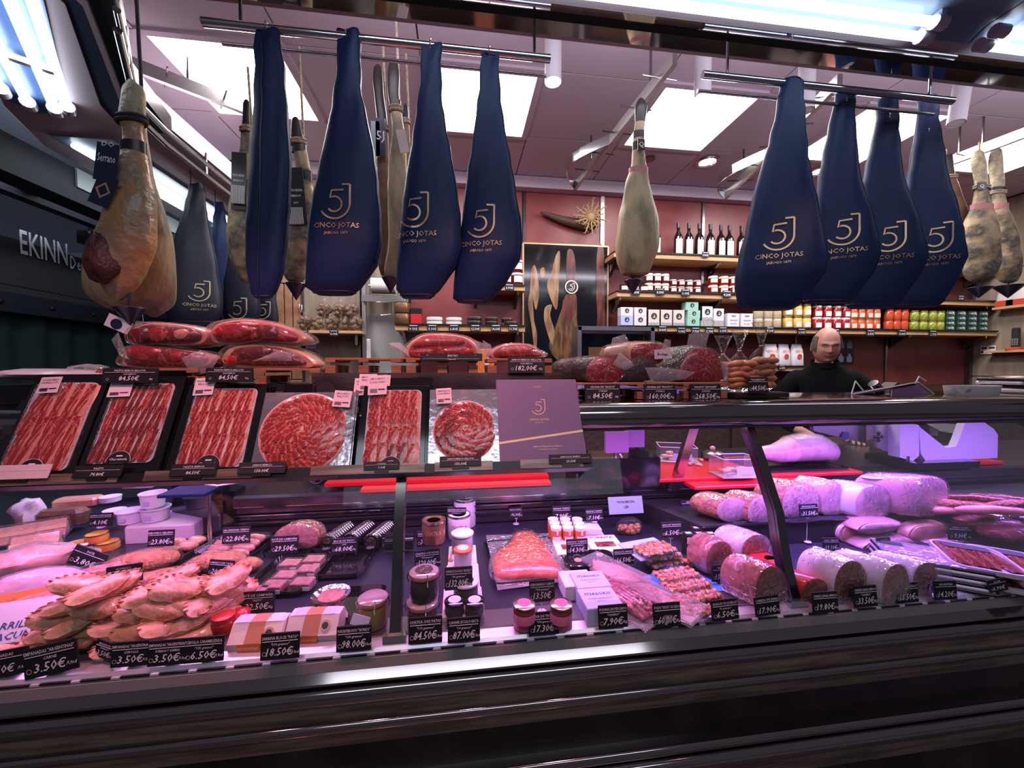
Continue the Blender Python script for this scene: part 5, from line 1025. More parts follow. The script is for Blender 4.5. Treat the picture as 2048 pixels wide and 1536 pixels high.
# beef pieces
Zb = 1.328+.05; GB = 'cured beef pieces in clear film'
a = slabmeat('beef_piece', 'meat', 'dark cured beef block with marbled cut, front left of the beef group', [(1170, 758), (1172, 732), (1185, 718), (1205, 713), (1228, 718), (1246, 735), (1245, 752), (1225, 764), (1190, 765)], 1.16, .14, Zb, GB, body='pastrami', face='lean_marbled', inset=.93, back=(-.45, .85, 0))
b_ = slabmeat('beef_piece', 'meat', 'grey speckled beef end at the left of the beef group', [(1108, 756), (1112, 735), (1125, 722), (1150, 718), (1170, 726), (1176, 750), (1150, 764), (1120, 762)], 1.22, .10, Zb, GB, body='pastrami', face='pastrami', inset=.9)
a = slabmeat('beef_piece', 'meat', 'black crusted beef block between the marbled cuts', [(1245, 762), (1248, 735), (1265, 720), (1290, 716), (1310, 726), (1318, 745), (1300, 760), (1270, 766)], 1.18, .12, Zb, GB, body='pastrami', face='pastrami', inset=.92)
flap([(1225, 730), (1240, 705), (1262, 722), (1268, 732), (1250, 740)], 1.15, a, -.01); flap([(1290, 735), (1330, 735), (1392, 744), (1372, 758), (1330, 764), (1300, 758)], 1.14, a, -.01)
zt = a.location.z+px(45, a.location)
a = slabmeat('beef_piece', 'meat', 'marbled pink beef roll on top of the beef group', [(1258, 692), (1262, 676), (1278, 668), (1300, 666), (1322, 670), (1334, 684), (1330, 700), (1312, 712), (1284, 714), (1264, 706)], 1.20, .14, zt-.02, GB, body='fat_yellow', face='lean_marbled', inset=.92, back=(-.55, .8, 0))
flap([(1218, 710), (1225, 676), (1250, 668), (1262, 690), (1262, 708)], 1.22, a, -.02); flap([(1320, 706), (1330, 678), (1342, 680), (1340, 708)], 1.18, a, -.006)
p = P(1325, 708, Y=1.17); o = thing('paper_note', 'small grey paper note on the marbled beef roll', 'note', p); MB().box((0, 0, 0), (.055, .001, .03), (0, R_(-3), 0)).build('sheet', K['paper'], o); MB().text('Bodega', .012, (0, -.002, -.004)).build('lettering', K['ink'], o)
a = slabmeat('beef_piece', 'meat', 'largest round beef cut with white veins at the right of the group', [(1352, 752), (1362, 725), (1378, 702), (1400, 694), (1425, 702), (1448, 728), (1452, 752), (1440, 762), (1400, 764), (1362, 762)], 1.18, .15, Zb, GB, body='pastrami', face='lean_marbled', inset=.97, back=(-.35, .9, 0))
flap([(1372, 702), (1378, 668), (1420, 664), (1412, 692), (1395, 700)], 1.19, a, -.01); flap([(1440, 720), (1462, 730), (1466, 760), (1448, 764)], 1.17, a, -.006)
# bags of small sausages
SB = 'clear bags of small sausages'
def sausbag(u0, u1, vt, vb, Y, lab, knot=True):
    c = P((u0+u1)/2, vb, Y=Y); W = px(u1-u0, c)/2; H = px(vb-vt, c); o = thing('sausage_bag', lab, 'bag of sausages', (c.x, Y, 1.345), group=SB)
    random.seed(int(u0)); 
    for r in range(5):
        for i in range(3):
            zz = H*.05+r*H*.085; x = (i-1)*W*.45+rnd(-.004, .004); a_ = rnd(-.5, .5)
            d = Vector((math.cos(a_)*.024, -.008, math.sin(a_)*.016)); q = Vector((x, rnd(-.018, .0), zz+.012)); MB().tube([q-d, q-d*.7, q+Vector((0, -.003, .002)), q+d*.7, q+d], [.004, .010, .011, .010, .004], 8).build('sausage', K['mustard' if False else 'orange_saus'], o, True)
    MB().lathe([(W*.6, 0), (W*1.0, H*.06), (W*1.02, H*.38), (W*.75, H*.52), (W*.12, H*.66), (W*.35, H*.82), (W*.75, H)], 16).build('clear_bag', FILM, o, True).scale = (1, .6, 1)
    MB().tube([(W*.13*math.cos(t), W*.1*math.sin(t), H*.66) for t in [i*.7 for i in range(10)]], .0015, 5).build('tie', K['white'], o)
K['orange_saus'] = mat('orange_saus', (.50,.17,.07), .35, c2=(.60,.24,.10), sc_=20, coat=.4)
sausbag(1452, 1502, 668, 792, 1.17, 'left bag of small sausages tied with white string'); sausbag(1492, 1548, 655, 792, 1.20, 'right bag of small sausages with twisted neck'); sausbag(1420, 1470, 652, 760, 1.30, 'rear bag of small sausages behind the round beef piece')
# tags of the upper level
ptag(212, 736, 312, 766, 'on the leftmost pallet under the first shoulder stack', 'PALETA IBERICA BELLOTA', '84.50€', '100% IBERICO', Y=1.035); ptag(416, 735, 503, 764, 'on the second pallet under the second shoulder stack', 'PALETA IBERICA BELLOTA', '84,50€', '100% IBERICO', Y=1.035)
ptag(866, 707, 940, 722, 'lying upside down before the single large ham', 'JAMON IBERICO', '130,00€', None, Y=1.16, roll=180, tilt=8, m='pink_tag' if False else 'tagblack'); ptag(1016, 714, 1090, 746, 'under the small ham half on the cloth riser', 'JAMON IBERICO BELLOTA', '182,00€', '100% IBERICO', Y=1.16)
ptag(1168, 768, 1242, 802, 'with round seal under the dark cured beef block', 'CECINA DE "ANGUS"', '84.50€', 'CURADA', Y=1.12); ptag(1286, 768, 1352, 803, 'in the middle of the beef pallets', 'CECINA DE "WAGYU"', '160,00€', 'CURADA', Y=1.12); ptag(1377, 768, 1444, 803, 'under the largest round beef cut', 'WAGYU "JAPONES"', '268.50€', 'CURADA', Y=1.12); ptag(1493, 754, 1538, 786, 'on the right bag of small sausages', '"PALMERITAS"', '44.50€', Y=1.13)
# right end of the counter top
o = thing('white_bowl', 'shallow white oval bowl on the counter top at the right', 'bowl', P(1943, 795, Y=1.2)); R0 = px(57, o.location)
MB().lathe([(R0*.80, 0), (R0*.93, .012), (R0, .044), (R0*.97, .044), (R0*.90, .014), (R0*.7, .006)], 32).build('bowl', K['rose_bowl'], o, True).scale = (1, .5, 1); MB().text('GS', .014, (-R0*.70, -R0*.375, .024), (.9, -.25, 0)).build('lettering', K['ink'], o)
o = thing('acrylic_stand', 'purple tinted acrylic tag stand lying on the counter top', 'stand', P(1780, 795, Y=1.25))
q = lambda u, v, y=1.25: P(u, v, Y=y)-o.location
m = MB(); m.rings([[q(1702, 785), q(1832, 764), q(1832, 770), q(1704, 792)], [q(1702, 785, 1.33), q(1832, 764, 1.33), q(1832, 770, 1.33), q(1704, 792, 1.33)]]); m.build('sloping_plate', K['purple_acrylic'], o)
m = MB(); m.rings([[q(1785, 776), q(1833, 766), q(1868, 790), q(1786, 792)], [q(1785, 776, 1.26), q(1833, 766, 1.26), q(1868, 790, 1.26), q(1786, 792, 1.26)]]); m.build('front_plate', K['purple_acrylic'], o)
for a_, b_ in (((1703, 788), (1711, 762)), ((1711, 762), (1728, 783)), ((1830, 768), (1838, 753)), ((1838, 753), (1852, 762)), ((1703, 789), (1832, 765)), ((1836, 764), (1868, 788)), ((1783, 791), (1783, 780))): MB().tube([q(*a_, 1.245), q(*b_, 1.245)], .0022, 6).build('edge', K['rose_bowl'], o)
o = thing('plate', 'white plate rim between the acrylic stand and the bowl', 'plate', P(1872, 792, Y=1.33)); MB().lathe([(.04, 0), (.07, .012), (.072, .014), (.06, .008), (.03, .004)], 24).build('plate', K['rose_bowl'], o, True)
o = thing('handle_tool', 'black rounded tool handle leaning behind the acrylic stand', 'tool', P(1758, 795, Y=1.36)); MB().tube([(.02, 0, .0), (-.0, 0, .03), (-.03, 0, .058)], [.014, .018, .018], 12).build('handle', K['gloss_black'], o, True)
o = thing('dark_block', 'dark angular block behind the acrylic stand', 'block', P(1798, 795, Y=1.38)); MB().add([(-.05, 0, 0), (.06, 0, 0), (.03, 0, .045), (-.01, 0, .062), (-.045, 0, .035), (-.05, .05, 0), (.06, .05, 0), (.03, .05, .045), (-.01, .05, .062), (-.045, .05, .035)], [(0,1,2,3,4), (9,8,7,6,5), (0,5,6,1), (1,6,7,2), (2,7,8,3), (3,8,9,4), (4,9,5,0)]).build('block', K['wood_dark'], o)
for i in range(4):
    o = thing('vacuum_pack', 'pink vacuum pack stacked at the far right counter end, %s of the four' % ('bottom', 'second from bottom', 'third from bottom', 'top')[i], 'meat pack', (P(2045, 780, Y=1.25).x+rnd(-.01, .01), 1.27, 1.332+i*.014), rnd(-.1, .1), 'stacked vacuum packs')
    MB().rbox((0, 0, .006), (.15, .14, .012), .004).build('tray', K['black' if i % 2 else 'casing_white'], o); MB().ell((0, 0, .012), (.06, .055, .008), 12, 5, nz=.3, seed=i).build('sliced_meat', K['fat'], o, True)

# ================================================================ rack with sliced packs (leaning from the counter top down to a lip)
LA, LB = Vector((0, .955, 1.180)), Vector((0, 1.048, 1.372)); LD = (LB-LA); LL = LD.length; LDn = LD.normalized(); LN = Vector((0, LDn.z, -LDn.y)); LANG = math.atan2(LDn.z, LDn.y)
def LP(u, v):
    d = fw+rt*((u-1024)/FPX)+up*((768-v)/FPX); return CAM+d*((LA-CAM).dot(LN)/d.dot(LN))
rk = thing('pack_rack', 'long black leaning rack that holds the sliced packs', 'rack', (0, 0, 0))
xa, xb = LP(-60, 950).x, LP(1185, 950).x
def lean_box(x0, x1, s0, s1, t0, t1, m, nm):
    vs = [Vector((x, 0, 0))+Vector((0, LA.y, LA.z))+LDn*s-LN*(-t) for x in (x0, x1) for s in (s0, s1) for t in (t0, t1)]
    return MB().add(vs, [(0,1,3,2), (4,6,7,5), (0,4,5,1), (2,3,7,6), (0,2,6,4), (1,5,7,3)]).build(nm, K[m], rk)
lean_box(xa, xb, -.012, .20, .028, .034, 'gloss_black', 'back_panel'); lean_box(xa, xb, -.014, -.006, -.012, .034, 'black', 'shelf'); lean_box(xa, xb, -.014, .008, -.014, -.010, 'black', 'lip')
for a_, b_ in ((-50, 250), (300, 520), (625, 850), (870, 985), (1040, 1165)): x0, x1 = LP(a_, 950).x, LP(b_, 950).x; lean_box(x0, x1, -.012, .010, -.0165, -.0142, 'brown_gloss', 'tag_holder')
for u in (-30, 640, 1170): x = LP(u, 900).x; MB().box((x, 1.055, 1.262), (.02, .05, .06)).build('bracket', K['steel_dark'], rk)
LM = Matrix((Vector((1, 0, 0)), LDn, -LN)).transposed()   # local x right, y up the slope, z towards the viewer
def lean_thing(name, lab, cat, uL, uR, vT, vB, t=.0, group=None, twist=0):
    pb = LP((uL+uR)/2, vB); pt = LP((uL+uR)/2, vT); xl, xr = LP(uL, vB).x, LP(uR, vB).x
    W = xr-xl; H = (pt-pb).length; c = Vector(((xl+xr)/2, 0, 0)); s = (pb-LA).dot(LDn)
    o = thing(name, lab, cat, (0, 0, 0), group=group); o.matrix_world = Matrix.Translation(Vector((c.x, LA.y, LA.z))+LDn*max(s, -.004)-LN*(-t)) @ (LM.to_4x4()) @ Matrix.Rotation(R_(twist), 4, 'Z')
    return o, W, H
def slice_mesh(nm, L, W_, m1='slice_red', m2='slice_fat', fat=.28, curl=.004):
    "a thin overlapping ham slice: rounded tongue, one edge of fat"
    n = 7; m = MB()
    for mi, (f0, f1) in ((0, (0, 1-fat)), (1, (1-fat, 1))):
        rows = []
        for j in range(n):
            t = j/(n-1); wd = W_*(math.sin(math.pi*(.08+.84*t))**.35); x0, x1 = -wd/2+wd*f0, -wd/2+wd*f1
            rows.append([Vector((x0+(x1-x0)*k_/2, L*(t-.5), .0012+curl*math.sin(math.pi*(f0+(f1-f0)*k_/2))*1.0+.001*math.sin(t*9))) for k_ in range(3)])
        vs = [q for r in rows for q in r]; fs = [(j*3+k_, j*3+k_+1, (j+1)*3+k_+1, (j+1)*3+k_) for j in range(n-1) for k_ in range(2)]; m.add(vs, fs, mi)
    o = m.build(nm, [K[m1], K[m2]], None, True); me = o.data; bpy.data.objects.remove(o); return me
SL = {k_: slice_mesh('slice', 1, 1, a_, b_, f_, .12) for k_, (a_, b_, f_) in {'red': ('slice_red', 'slice_fat', .15), 'dark': ('slice_dark', 'slice_red', .3), 'orange': ('slice_orange', 'slice_fat', .12), 'pale': ('slice_red', 'slice_fat', .30)}.items()}
def put_slice(par, me, x, y, z, L, W_, rz, rx=0):
    s = bpy.data.objects.new('slice', SL[me]); col.objects.link(s); s.parent = par; s.location = (x, y, z); s.scale = (W_, L, .03); s.rotation_euler = (rx, 0, rz)
def rrect(W, H, r, n=5):
    out = []
    for cx, cy_, a0 in ((W/2-r, H/2-r, 0), (-W/2+r, H/2-r, 90), (-W/2+r, -H/2+r, 180), (W/2-r, -H/2+r, 270)):
        for i in range(n+1): a = R_(a0+90*i/n); out.append(Vector((cx+r*math.cos(a), cy_+r*math.sin(a), 0)))
    return out
GP = 'sliced ham packs on the leaning rack'
def barcode(o, x, y, z, w_, h, lines, rz=0, m='pink_paper'):
    l = MB().box((0, 0, 0), (w_, h, .0008)).build('price_sticker', K[m], o, loc=(x, y, z), rot=(0, 0, rz)); g = MB()
    for i, tx in enumerate(lines): g.text(tx, h*.15, (0, h*(.26-.17*i), .0008), (1, 0, 0), (0, 1, 0), maxw=w_*.8)
    for i in range(14): g.box((-w_*.38+i*w_*.028, -h*.30, .0008), (w_*.012*(1+(i*7 % 3)*.4), h*.2, .0004))
    g.box((w_*.22, -h*.24, .0008), (w_*.36, h*.07, .0004)); g.build('lettering', K['ink'], l)
K['pink_paper'] = mat('pink_paper', (.80,.60,.66), .6)
def rect_pack(lab, uL, uR, vT, vB, tL, tR, tT, tB, kinds, rows_, cols, lines, seal=True, t=-.004, cardstack=3, lean=0, stick=None, tilt=0):
    "card uL..uR; tray window tL..tR (px at the bottom edge)"
    o, W, H = lean_thing('sliced_ham_pack', lab, 'meat pack', uL, uR, vT, vB, t, GP, tilt)
    for i in range(cardstack): MB().box((.004*i, H/2+.003*i, -.004-.0065*i), (W, H, .0012)).build('backing_card', K['gloss_black'], o)
    MB().box((0, H/2, -.001), (W, H, .002)).build('card', K['gloss_black'], o)
    w_ = W*(tR-tL)/(uR-uL); x0 = W*((tL+tR)/2-(uL+uR)/2)/(uR-uL); h_ = H*(tB-tT)/(vB-vT); y0 = H*((vB-(tT+tB)/2)/(vB-vT))
    rim = rrect(w_, h_, .012); inn = rrect(w_-.006, h_-.006, .010)
    MB().rings([[q+Vector((x0, y0, 0)) for q in rim], [q+Vector((x0, y0, .0022)) for q in rim], [q+Vector((x0, y0, .0022)) for q in inn], [q+Vector((x0, y0, .0006)) for q in inn]], cap0=False).build('tray_rim', K['casing_white'], o)
    random.seed(int(uL)+5)
    for r in range(rows_):
        for c_ in range(cols):
            L = h_/rows_*1.18; wd = w_/cols*1.5; x = x0-w_/2+w_*(c_+.5)/cols*.96+w_*.02; y = y0+h_/2-h_*(r+.5)/rows_
            y = min(max(y, y0-h_/2+L*.52), y0+h_/2-L*.52); x = min(max(x, x0-w_/2+wd*.53), x0+w_/2-wd*.53)
            put_slice(o, random.choice(kinds), x+rnd(-.001, .001), y+rnd(-.002, .002), .0016+r*.0005, L, wd, rnd(-.12, .12)-.12, 0)
    fl = [q+Vector((x0, y0, .0075)) for q in rrect(w_*.99, h_*.99, .012)]; MB().rings([[q-Vector((0, 0, .004)) for q in fl], fl]).build('clear_film', FILM_D, o)
    if seal:
        g = MB(); R0 = w_*.19; n = 14
        pts = [Vector((x0+R0*math.cos(R_(a_)), y0-h_/2+.002+R0*math.sin(R_(a_)), .0082)) for a_ in [180*i/n for i in range(n+1)]]
        MB().add(pts, [tuple(range(n+1))]).build('round_seal', K['tagblack'], o)
        c = Vector((x0, y0-h_/2+.002, .0084)); MB().tube([c+(q-Vector((x0, y0-h_/2+.002, .0082))) for q in pts], .0006, 5).build('seal_ring', K['casing_white'], o)
        g.text('Charcutería', R0*.30, (x0, y0-h_/2+R0*.22, .0087), (1, 0, 0), (0, 1, 0)); g.text('EKIÑA', R0*.2, (x0, y0-h_/2+R0*.70, .0087), (1, 0, 0), (0, 1, 0)) if False else None
        g.box((x0, y0-h_/2+R0*.62, .0087), (R0*.5, R0*.12, .0002)); g.build('lettering', K['chalk'], o)
    if stick: barcode(o, W*(stick[0]-(uL+uR)/2)/(uR-uL), H*(vB-stick[1])/(vB-vT), .010, stick[2]*W/(uR-uL), stick[3]*H/(vB-vT), lines, R_(stick[4]))
    return o
def round_pack(lab, uL, uR, vT, vB, cu, cv, ru, kinds, stick, lines, t=-.006, tilt=0):
    o, W, H = lean_thing('sliced_ham_pack', lab, 'meat pack', uL, uR, vT, vB, t, GP, tilt)
    for i in range(2): MB().box((.003*i, H/2+.002*i, -.004*i-.004), (W, H, .001)).build('backing_card', K['silver_card'], o)
    MB().box((0, H/2, -.001), (W, H, .002)).build('card', K['silver_card'], o)
    x0 = W*(cu-(uL+uR)/2)/(uR-uL); y0 = H*(vB-cv)/(vB-vT); R0 = ru*W/(uR-uL); R0 = min(R0, W*.49)
    MB().lathe([(R0, 0), (R0, .002), (R0*.96, .003), (R0*.94, .001)], 40, (x0, y0, 0)).build('plate_rim', K['pink_plate'], o, True)
    random.seed(int(uL))
    for k_, (rr, nn, L) in enumerate(((.74, 18, .44), (.48, 11, .50), (.20, 5, .50))):
        for i in range(nn):
            a_ = 6.283*i/nn+k_*.3; put_slice(o, random.choice(kinds), x0+R0*rr*math.cos(a_), y0+R0*rr*math.sin(a_), .002+k_*.0022+i*.00006, R0*L, R0*.44, a_+R_(90)+R_(62)+rnd(-.1, .1))
    MB().lathe([(R0*.98, .004), (R0*.9, .009), (R0*.3, .0115), (.001, .0115)], 36, (x0, y0, 0), cap=False).build('clear_film', FILM_D, o, True)
    MB().box((W*.44, H*.42, .002), (W*.05, H*.6, .002)).build('crimp_edge', K['silver_card'], o)
    barcode(o, W*(stick[0]-(uL+uR)/2)/(uR-uL), H*(vB-stick[1])/(vB-vT), .012, stick[2]*W/(uR-uL), stick[3]*H/(vB-vT), lines, R_(stick[4]))
    return o
K['pink_plate'] = mat('pink_plate', (.80,.42,.42), .4, coat=.4)
rect_pack('leftmost sliced pack with pale hazy film over pink ham', -14, 148, 762, 950, 0, 132, 780, 945, ['pale', 'red', 'pale'], 2, 5, ('LONCHAS IBERICO', 'DE BELLOTA'), stick=(32, 787, 44, 32, 3))
rect_pack('second sliced pack with narrow dark red slices in three rows', 155, 318, 762, 946, 172, 300, 778, 930, ['dark', 'red', 'dark'], 3, 9, ('PALETA IBERICA',), stick=(190, 792, 48, 30, 2))
rect_pack('third sliced pack with broad red and white marbled slices', 330, 500, 775, 948, 350, 482, 784, 938, ['pale', 'red', 'pale'], 3, 7, ('PALETA IBERICA', 'BELLOTA'), stick=(368, 782, 42, 36, 3))
round_pack('left round pack of fanned ham slices on a silver card', 500, 697, 790, 950, 596, 872, 92, ['orange', 'red', 'orange', 'pale'], (670, 808, 38, 34, -4), ('JAMON IBERICO', 'BELLOTA'))
rect_pack('tall pack with curled ham slices and a stack of stickers behind', 712, 848, 775, 944, 724, 838, 785, 940, ['red', 'dark', 'red', 'pale'], 4, 5, ('JAMON IBERICO', 'LONCHAS'), stick=(742, 776, 40, 42, 3), cardstack=4)
round_pack('right round pack with swirled deep red slices beside the violet box', 856, 1000, 783, 940, 930, 868, 66, ['red', 'dark', 'orange'], (886, 800, 32, 32, 3), ('JAMON BELLOTA', 'LONCHEADO'))
for i, (u, v) in enumerate(((722, 765), (732, 757), (760, 760))):
    o, W, H = lean_thing('price_sticker_card', 'pink sticker card standing behind the tall pack, %s' % ORD[i], 'sticker', u-18, u+18, v-12, v+22, .012-.002*i, 'pink sticker cards behind the tall pack'); barcode(o, 0, H/2, 0, W, H, ('JAMON IBERICO', 'BELLOTA'))
# dark product cards standing behind the first packs
for i, (a_, b_, vt) in enumerate(((200, 255, 760), (492, 530, 765), (700, 860, 750), (842, 862, 765))):
    o, W, H = lean_thing('backing_pack', 'black reverse of a spare pack standing behind the others, %s' % ORD[i], 'meat pack', a_, b_, vt, 940, .020, 'spare packs seen from behind'); MB().box((0, H/2, 0), (W, H, .002)).build('card', K['gloss_black'], o); MB().box((0, H*.9, .0015), (W*.9, H*.01, .0006)).build('fold', K['steel_dark'], o)
o, W, H = lean_thing('gift_box', 'square violet gift box with copper monogram at the right of the rack', 'box', 999, 1176, 772, 946, -.004)
MB().rbox((0, H/2, -.014), (W, H, .028), .002).build('box', K['violet_box'], o)
g = MB(); mono(g, lambda x, y: Vector((-.0+(x-.42)*.042, H*.66+(y-.5)*.042, .0005)), .05); g.text('CINCO JOTAS', .0085, (-.002, H*.50, .0005), (1, 0, 0), (0, 1, 0)); g.text('JABUGO 1879', .0042, (-.002, H*.47, .0005), (1, 0, 0), (0, 1, 0)); g.text('100% IBERICO', .004, (0, H*.90, .0005), (1, 0, 0), (0, 1, 0)); g.text('JAMON DE BELLOTA 100% IBERICO', .0048, (.015, H*.20, .0005), (1, 0, 0), (0, 1, 0)); g.text('LONCHEADO A CUCHILLO', .004, (.015, H*.17, .0005), (1, 0, 0), (0, 1, 0)); g.build('printed_logo', K['gold_pink'] if 'gold_pink' in K else K['gold'], o)
MB().add([(-W/2, H*.24, .0006), (W/2, H*.36, .0006), (W/2, H*.385, .0006), (-W/2, H*.265, .0006)], [(0, 1, 2, 3)]).build('copper_band', K['gold'], o)
# tags clipped to the rack lip
def rack_tag(uL, uR, vT, vB, where, title, price, m='tagblack', flip=0):
    o, W, H = lean_thing('price_tag', 'price tag '+where, 'price tag', uL, uR, vT, vB, -.020, TG, flip); o.location += Vector((0, 0, 0))
    sg = -1 if flip else 1
    MB().box((0, sg*H/2 if not flip else -H/2, 0), (W, H, .002)).build('card', K[m], o); g = MB(); yy = 0 if not flip else -H
    g.text(title, H*.22, (0, yy+H*.66, .0014), (1, 0, 0), (0, 1, 0), maxw=W*.9); g.text(price, H*.36, (0, yy+H*.12, .0014), (1, 0, 0), (0, 1, 0), shear=.15, maxw=W*.5); g.box((0, yy+H*.58, .0014), (W*.9, H*.02, .0004)); g.build('lettering', K['chalk'], o)
    MB().box((0, sg*-.002 if not flip else -H, -.002), (W*.4, .008, .004)).build('clip', K['black'], o)
rack_tag(-20, 112, 936, 962, 'pale pink and blank looking under the leftmost pack', 'IBERICO', ' ', 'pink_paper'); rack_tag(160, 255, 936, 958, 'with slanted writing under the second pack', 'PALETA', '74.80€'); rack_tag(350, 440, 932, 955, 'under the third marbled pack', 'PALETA IBERICA', '84.50€')
rack_tag(482, 575, 936, 958, 'under the left round pack', 'JAMON IBERICO', '150.00€'); rack_tag(730, 800, 936, 952, 'half hidden under the tall pack', 'LONCHAS', '9.90€'); rack_tag(880, 962, 916, 936, 'under the right round pack', 'JAMON IBERICO BELLOTA', '150.00€', flip=0); rack_tag(1096, 1180, 914, 932, 'on the lower right corner of the violet box', 'JAMON 5J 80 GRAMOS', '29.50€')
# hazy big pack lying at the far left end on top
o = thing('vacuum_pack', 'large shiny vacuum pack lying flat at the far left end', 'meat pack', P(60, 758, Y=1.16), group='stacked vacuum packs'); MB().ell((0, .05, .012), (px(95, o.location), .09, .016), 20, 8, nz=.2, seed=4).build('pack', K['casing_white'], o, True); MB().ell((px(60, o.location), .06, .024), (.05, .04, .014), 14, 6, nz=.8, seed=9).build('crumpled_film', FILM_M, o, True)
# ================================================================ behind the glass: work surface
ZWK = .967
def board(u0, u1, v0, v1, lab, z=ZWK, th=.012, notch=0):
    a, b = P(u0, v1, Z=z), P(u1, v1, Z=z); c = P((u0+u1)/2, v0, Z=z); y0, y1 = a.y, c.y
    o = thing('cutting_board', lab, 'cutting board', ((a.x+b.x)/2, (y0+y1)/2, z), group='red cutting boards'); MB().rbox((0, 0, th/2), (b.x-a.x, y1-y0, th), .003).build('board', K['board_red'], o)
    return o, z+th
board(720, 1114, 950, 986, 'lower red cutting board behind the left glass pane', .969, .014); board(648, 1112, 930, 974, 'upper red cutting board behind the left glass pane', .984, .014)
board(1390, 1660, 950, 980, 'lower red cutting board left of the slicer', .969, .012); o, ZB = board(1318, 1790, 915, 965, 'large red cutting board under the half ham', .982); board(1950, 2022, 918, 930, 'small red board right of the slicer', ZWK+.002)
o = thing('tray', 'flat black tray under the raw looking half ham', 'tray', P(1590, 935, Z=ZB+.002)); MB().rbox((0, .05, .005), (.40, .22, .01), .004).build('tray', K['gloss_black'], o)
o = thing('half_ham', 'large pale pink ham leg lying on the black tray', 'ham', P(1590, 930, Z=ZB+.014))
q = [P(u, 900, Y=o.location.y).x-o.location.x for u in (1518, 1535, 1560, 1590, 1620, 1650, 1672, 1682)]
R8 = [.006, .030, .042, .058, .064, .060, .045, .012]
m = MB(); m.rings([[Vector((x, .03+r*1.1*math.cos(t), r*.98+r*.95*math.sin(t)+(.004 if r > .03 else .02))) for t in [6.283*i/18 for i in range(18)]] for x, r in zip(q, R8)]); m.build('ham_leg', K['hamcooked'], o, True)
m = MB(); m.rings([[Vector((x, .03+r*1.16*math.cos(t), r*1.0+r*1.0*math.sin(t)+.006)) for t in [6.283*i/18 for i in range(18)]] for x, r in list(zip(q, R8))[3:]]); m.build('clear_wrap', FILM_M, o, True)
o = thing('spoon', 'pale plastic spoon lying before the half ham', 'spoon', P(1545, 920, Z=ZB+.03)); MB().tube([(-.03, 0, 0), (.03, 0, .004)], .003).build('handle', K['tub'], o); MB().ell((.055, 0, .006), (.028, .008, .005), 12, 6).build('bowl', K['tub'], o, True)
# slicer
S0 = P(1835, 935, Z=ZWK+.004); o = thing('slicer', 'white meat slicing machine with a notched front on the work surface', 'slicing machine', S0)
sx = lambda u, v, y=S0.y: P(u, v, Y=y)-S0
pr = [sx(u, v) for u, v in ((1838, 852), (1842, 908), (1852, 922), (1995, 916), (1996, 870), (1988, 858), (1965, 842), (1932, 842), (1918, 880), (1912, 893), (1892, 896), (1842, 856))]
MB().rings([pr, [p_+Vector((0, .03, 0)) for p_ in pr]]).build('front_body', K['plastic_white'], o)
pr = [sx(u, v) for u, v in ((1800, 842), (1838, 850), (1838, 912), (1826, 922), (1800, 915))]; MB().rings([pr, [p_+Vector((0, .05, 0)) for p_ in pr]]).build('blade_cover', K['plastic_white'], o)
pr = [sx(u, v, S0.y+.05) for u, v in ((1746, 842), (1800, 842), (1800, 914), (1746, 892))]; MB().rings([pr, [p_+Vector((0, .03, 0)) for p_ in pr]]).build('plate', K['steel'], o)
pr = [sx(u, v, S0.y+.10) for u, v in ((1625, 842), (1746, 842), (1746, 890), (1628, 862))]; MB().rings([pr, [p_+Vector((0, .02, 0)) for p_ in pr]]).build('carriage', K['brushed'], o)
MB().lathe([(.020, 0), (.020, .003)], 16).build('round_badge', K['logo_blue'], o, loc=sx(1690, 872, S0.y+.095), rot=(R_(90), 0, 0))
g = MB(); g.ell((0, 0, 0), (.012, .012, .012)); [g.ell((.017*math.cos(a_), -.004, .017*math.sin(a_)), (.009, .008, .009)) for a_ in (0, 1.57, 3.14, 4.71)]; g.build('knob', K['black'], o, True, loc=sx(1755, 873, S0.y+.03))
pr = [sx(u, v, S0.y+.08) for u, v in ((1850, 845), (1916, 848), (1912, 868), (1880, 862))]; MB().rings([pr, [p_+Vector((0, .015, 0)) for p_ in pr]]).build('guard', K['steel'], o)
MB().box(tuple(sx(1870, 926)+Vector((0, .06, 0))), (.34, .22, .03)).build('base', K['gloss_black'], o); MB().tube([sx(1815, 912), sx(1814, 928)], .008).build('foot', K['chrome'], o, True); MB().rbox(tuple(sx(1892, 848, S0.y+.2)), (.28, .10, .10), .02).build('motor_housing', K['steel_dark'], o)
# scale terminal
T0 = P(1250, 972, Z=ZWK); o = thing('scale_terminal', 'black scale terminal with purple lit screens behind the violet box', 'scale', T0); tx = lambda u, v, y=T0.y: P(u, v, Y=y)-T0
a_, b_ = tx(1150, 965), tx(1318, 912); MB().rbox(((a_.x+b_.x)/2, .06, (b_.z)/2), (b_.x-a_.x, .16, b_.z), .006).build('body', K['gloss_black'], o)
for u0, u1, v0, v1, dy in ((1208, 1254, 862, 904, -.01), (1252, 1290, 858, 895, .01)):
    a_, b_ = tx(u0, v1), tx(u1, v0); MB().rbox(((a_.x+b_.x)/2, dy, (a_.z+b_.z)/2), (b_.x-a_.x, .02, b_.z-a_.z), .002).build('screen', K['purple_acrylic'], o)
MB().tube([tx(1230, 904), tx(1230, 916)], .006).build('neck', K['steel'], o)
MB().tube([tx(1190, 962), tx(1215, 958), tx(1238, 940), tx(1248, 922), tx(1240, 908)], .0035, 8).build('cable', K['cable'], o, True)
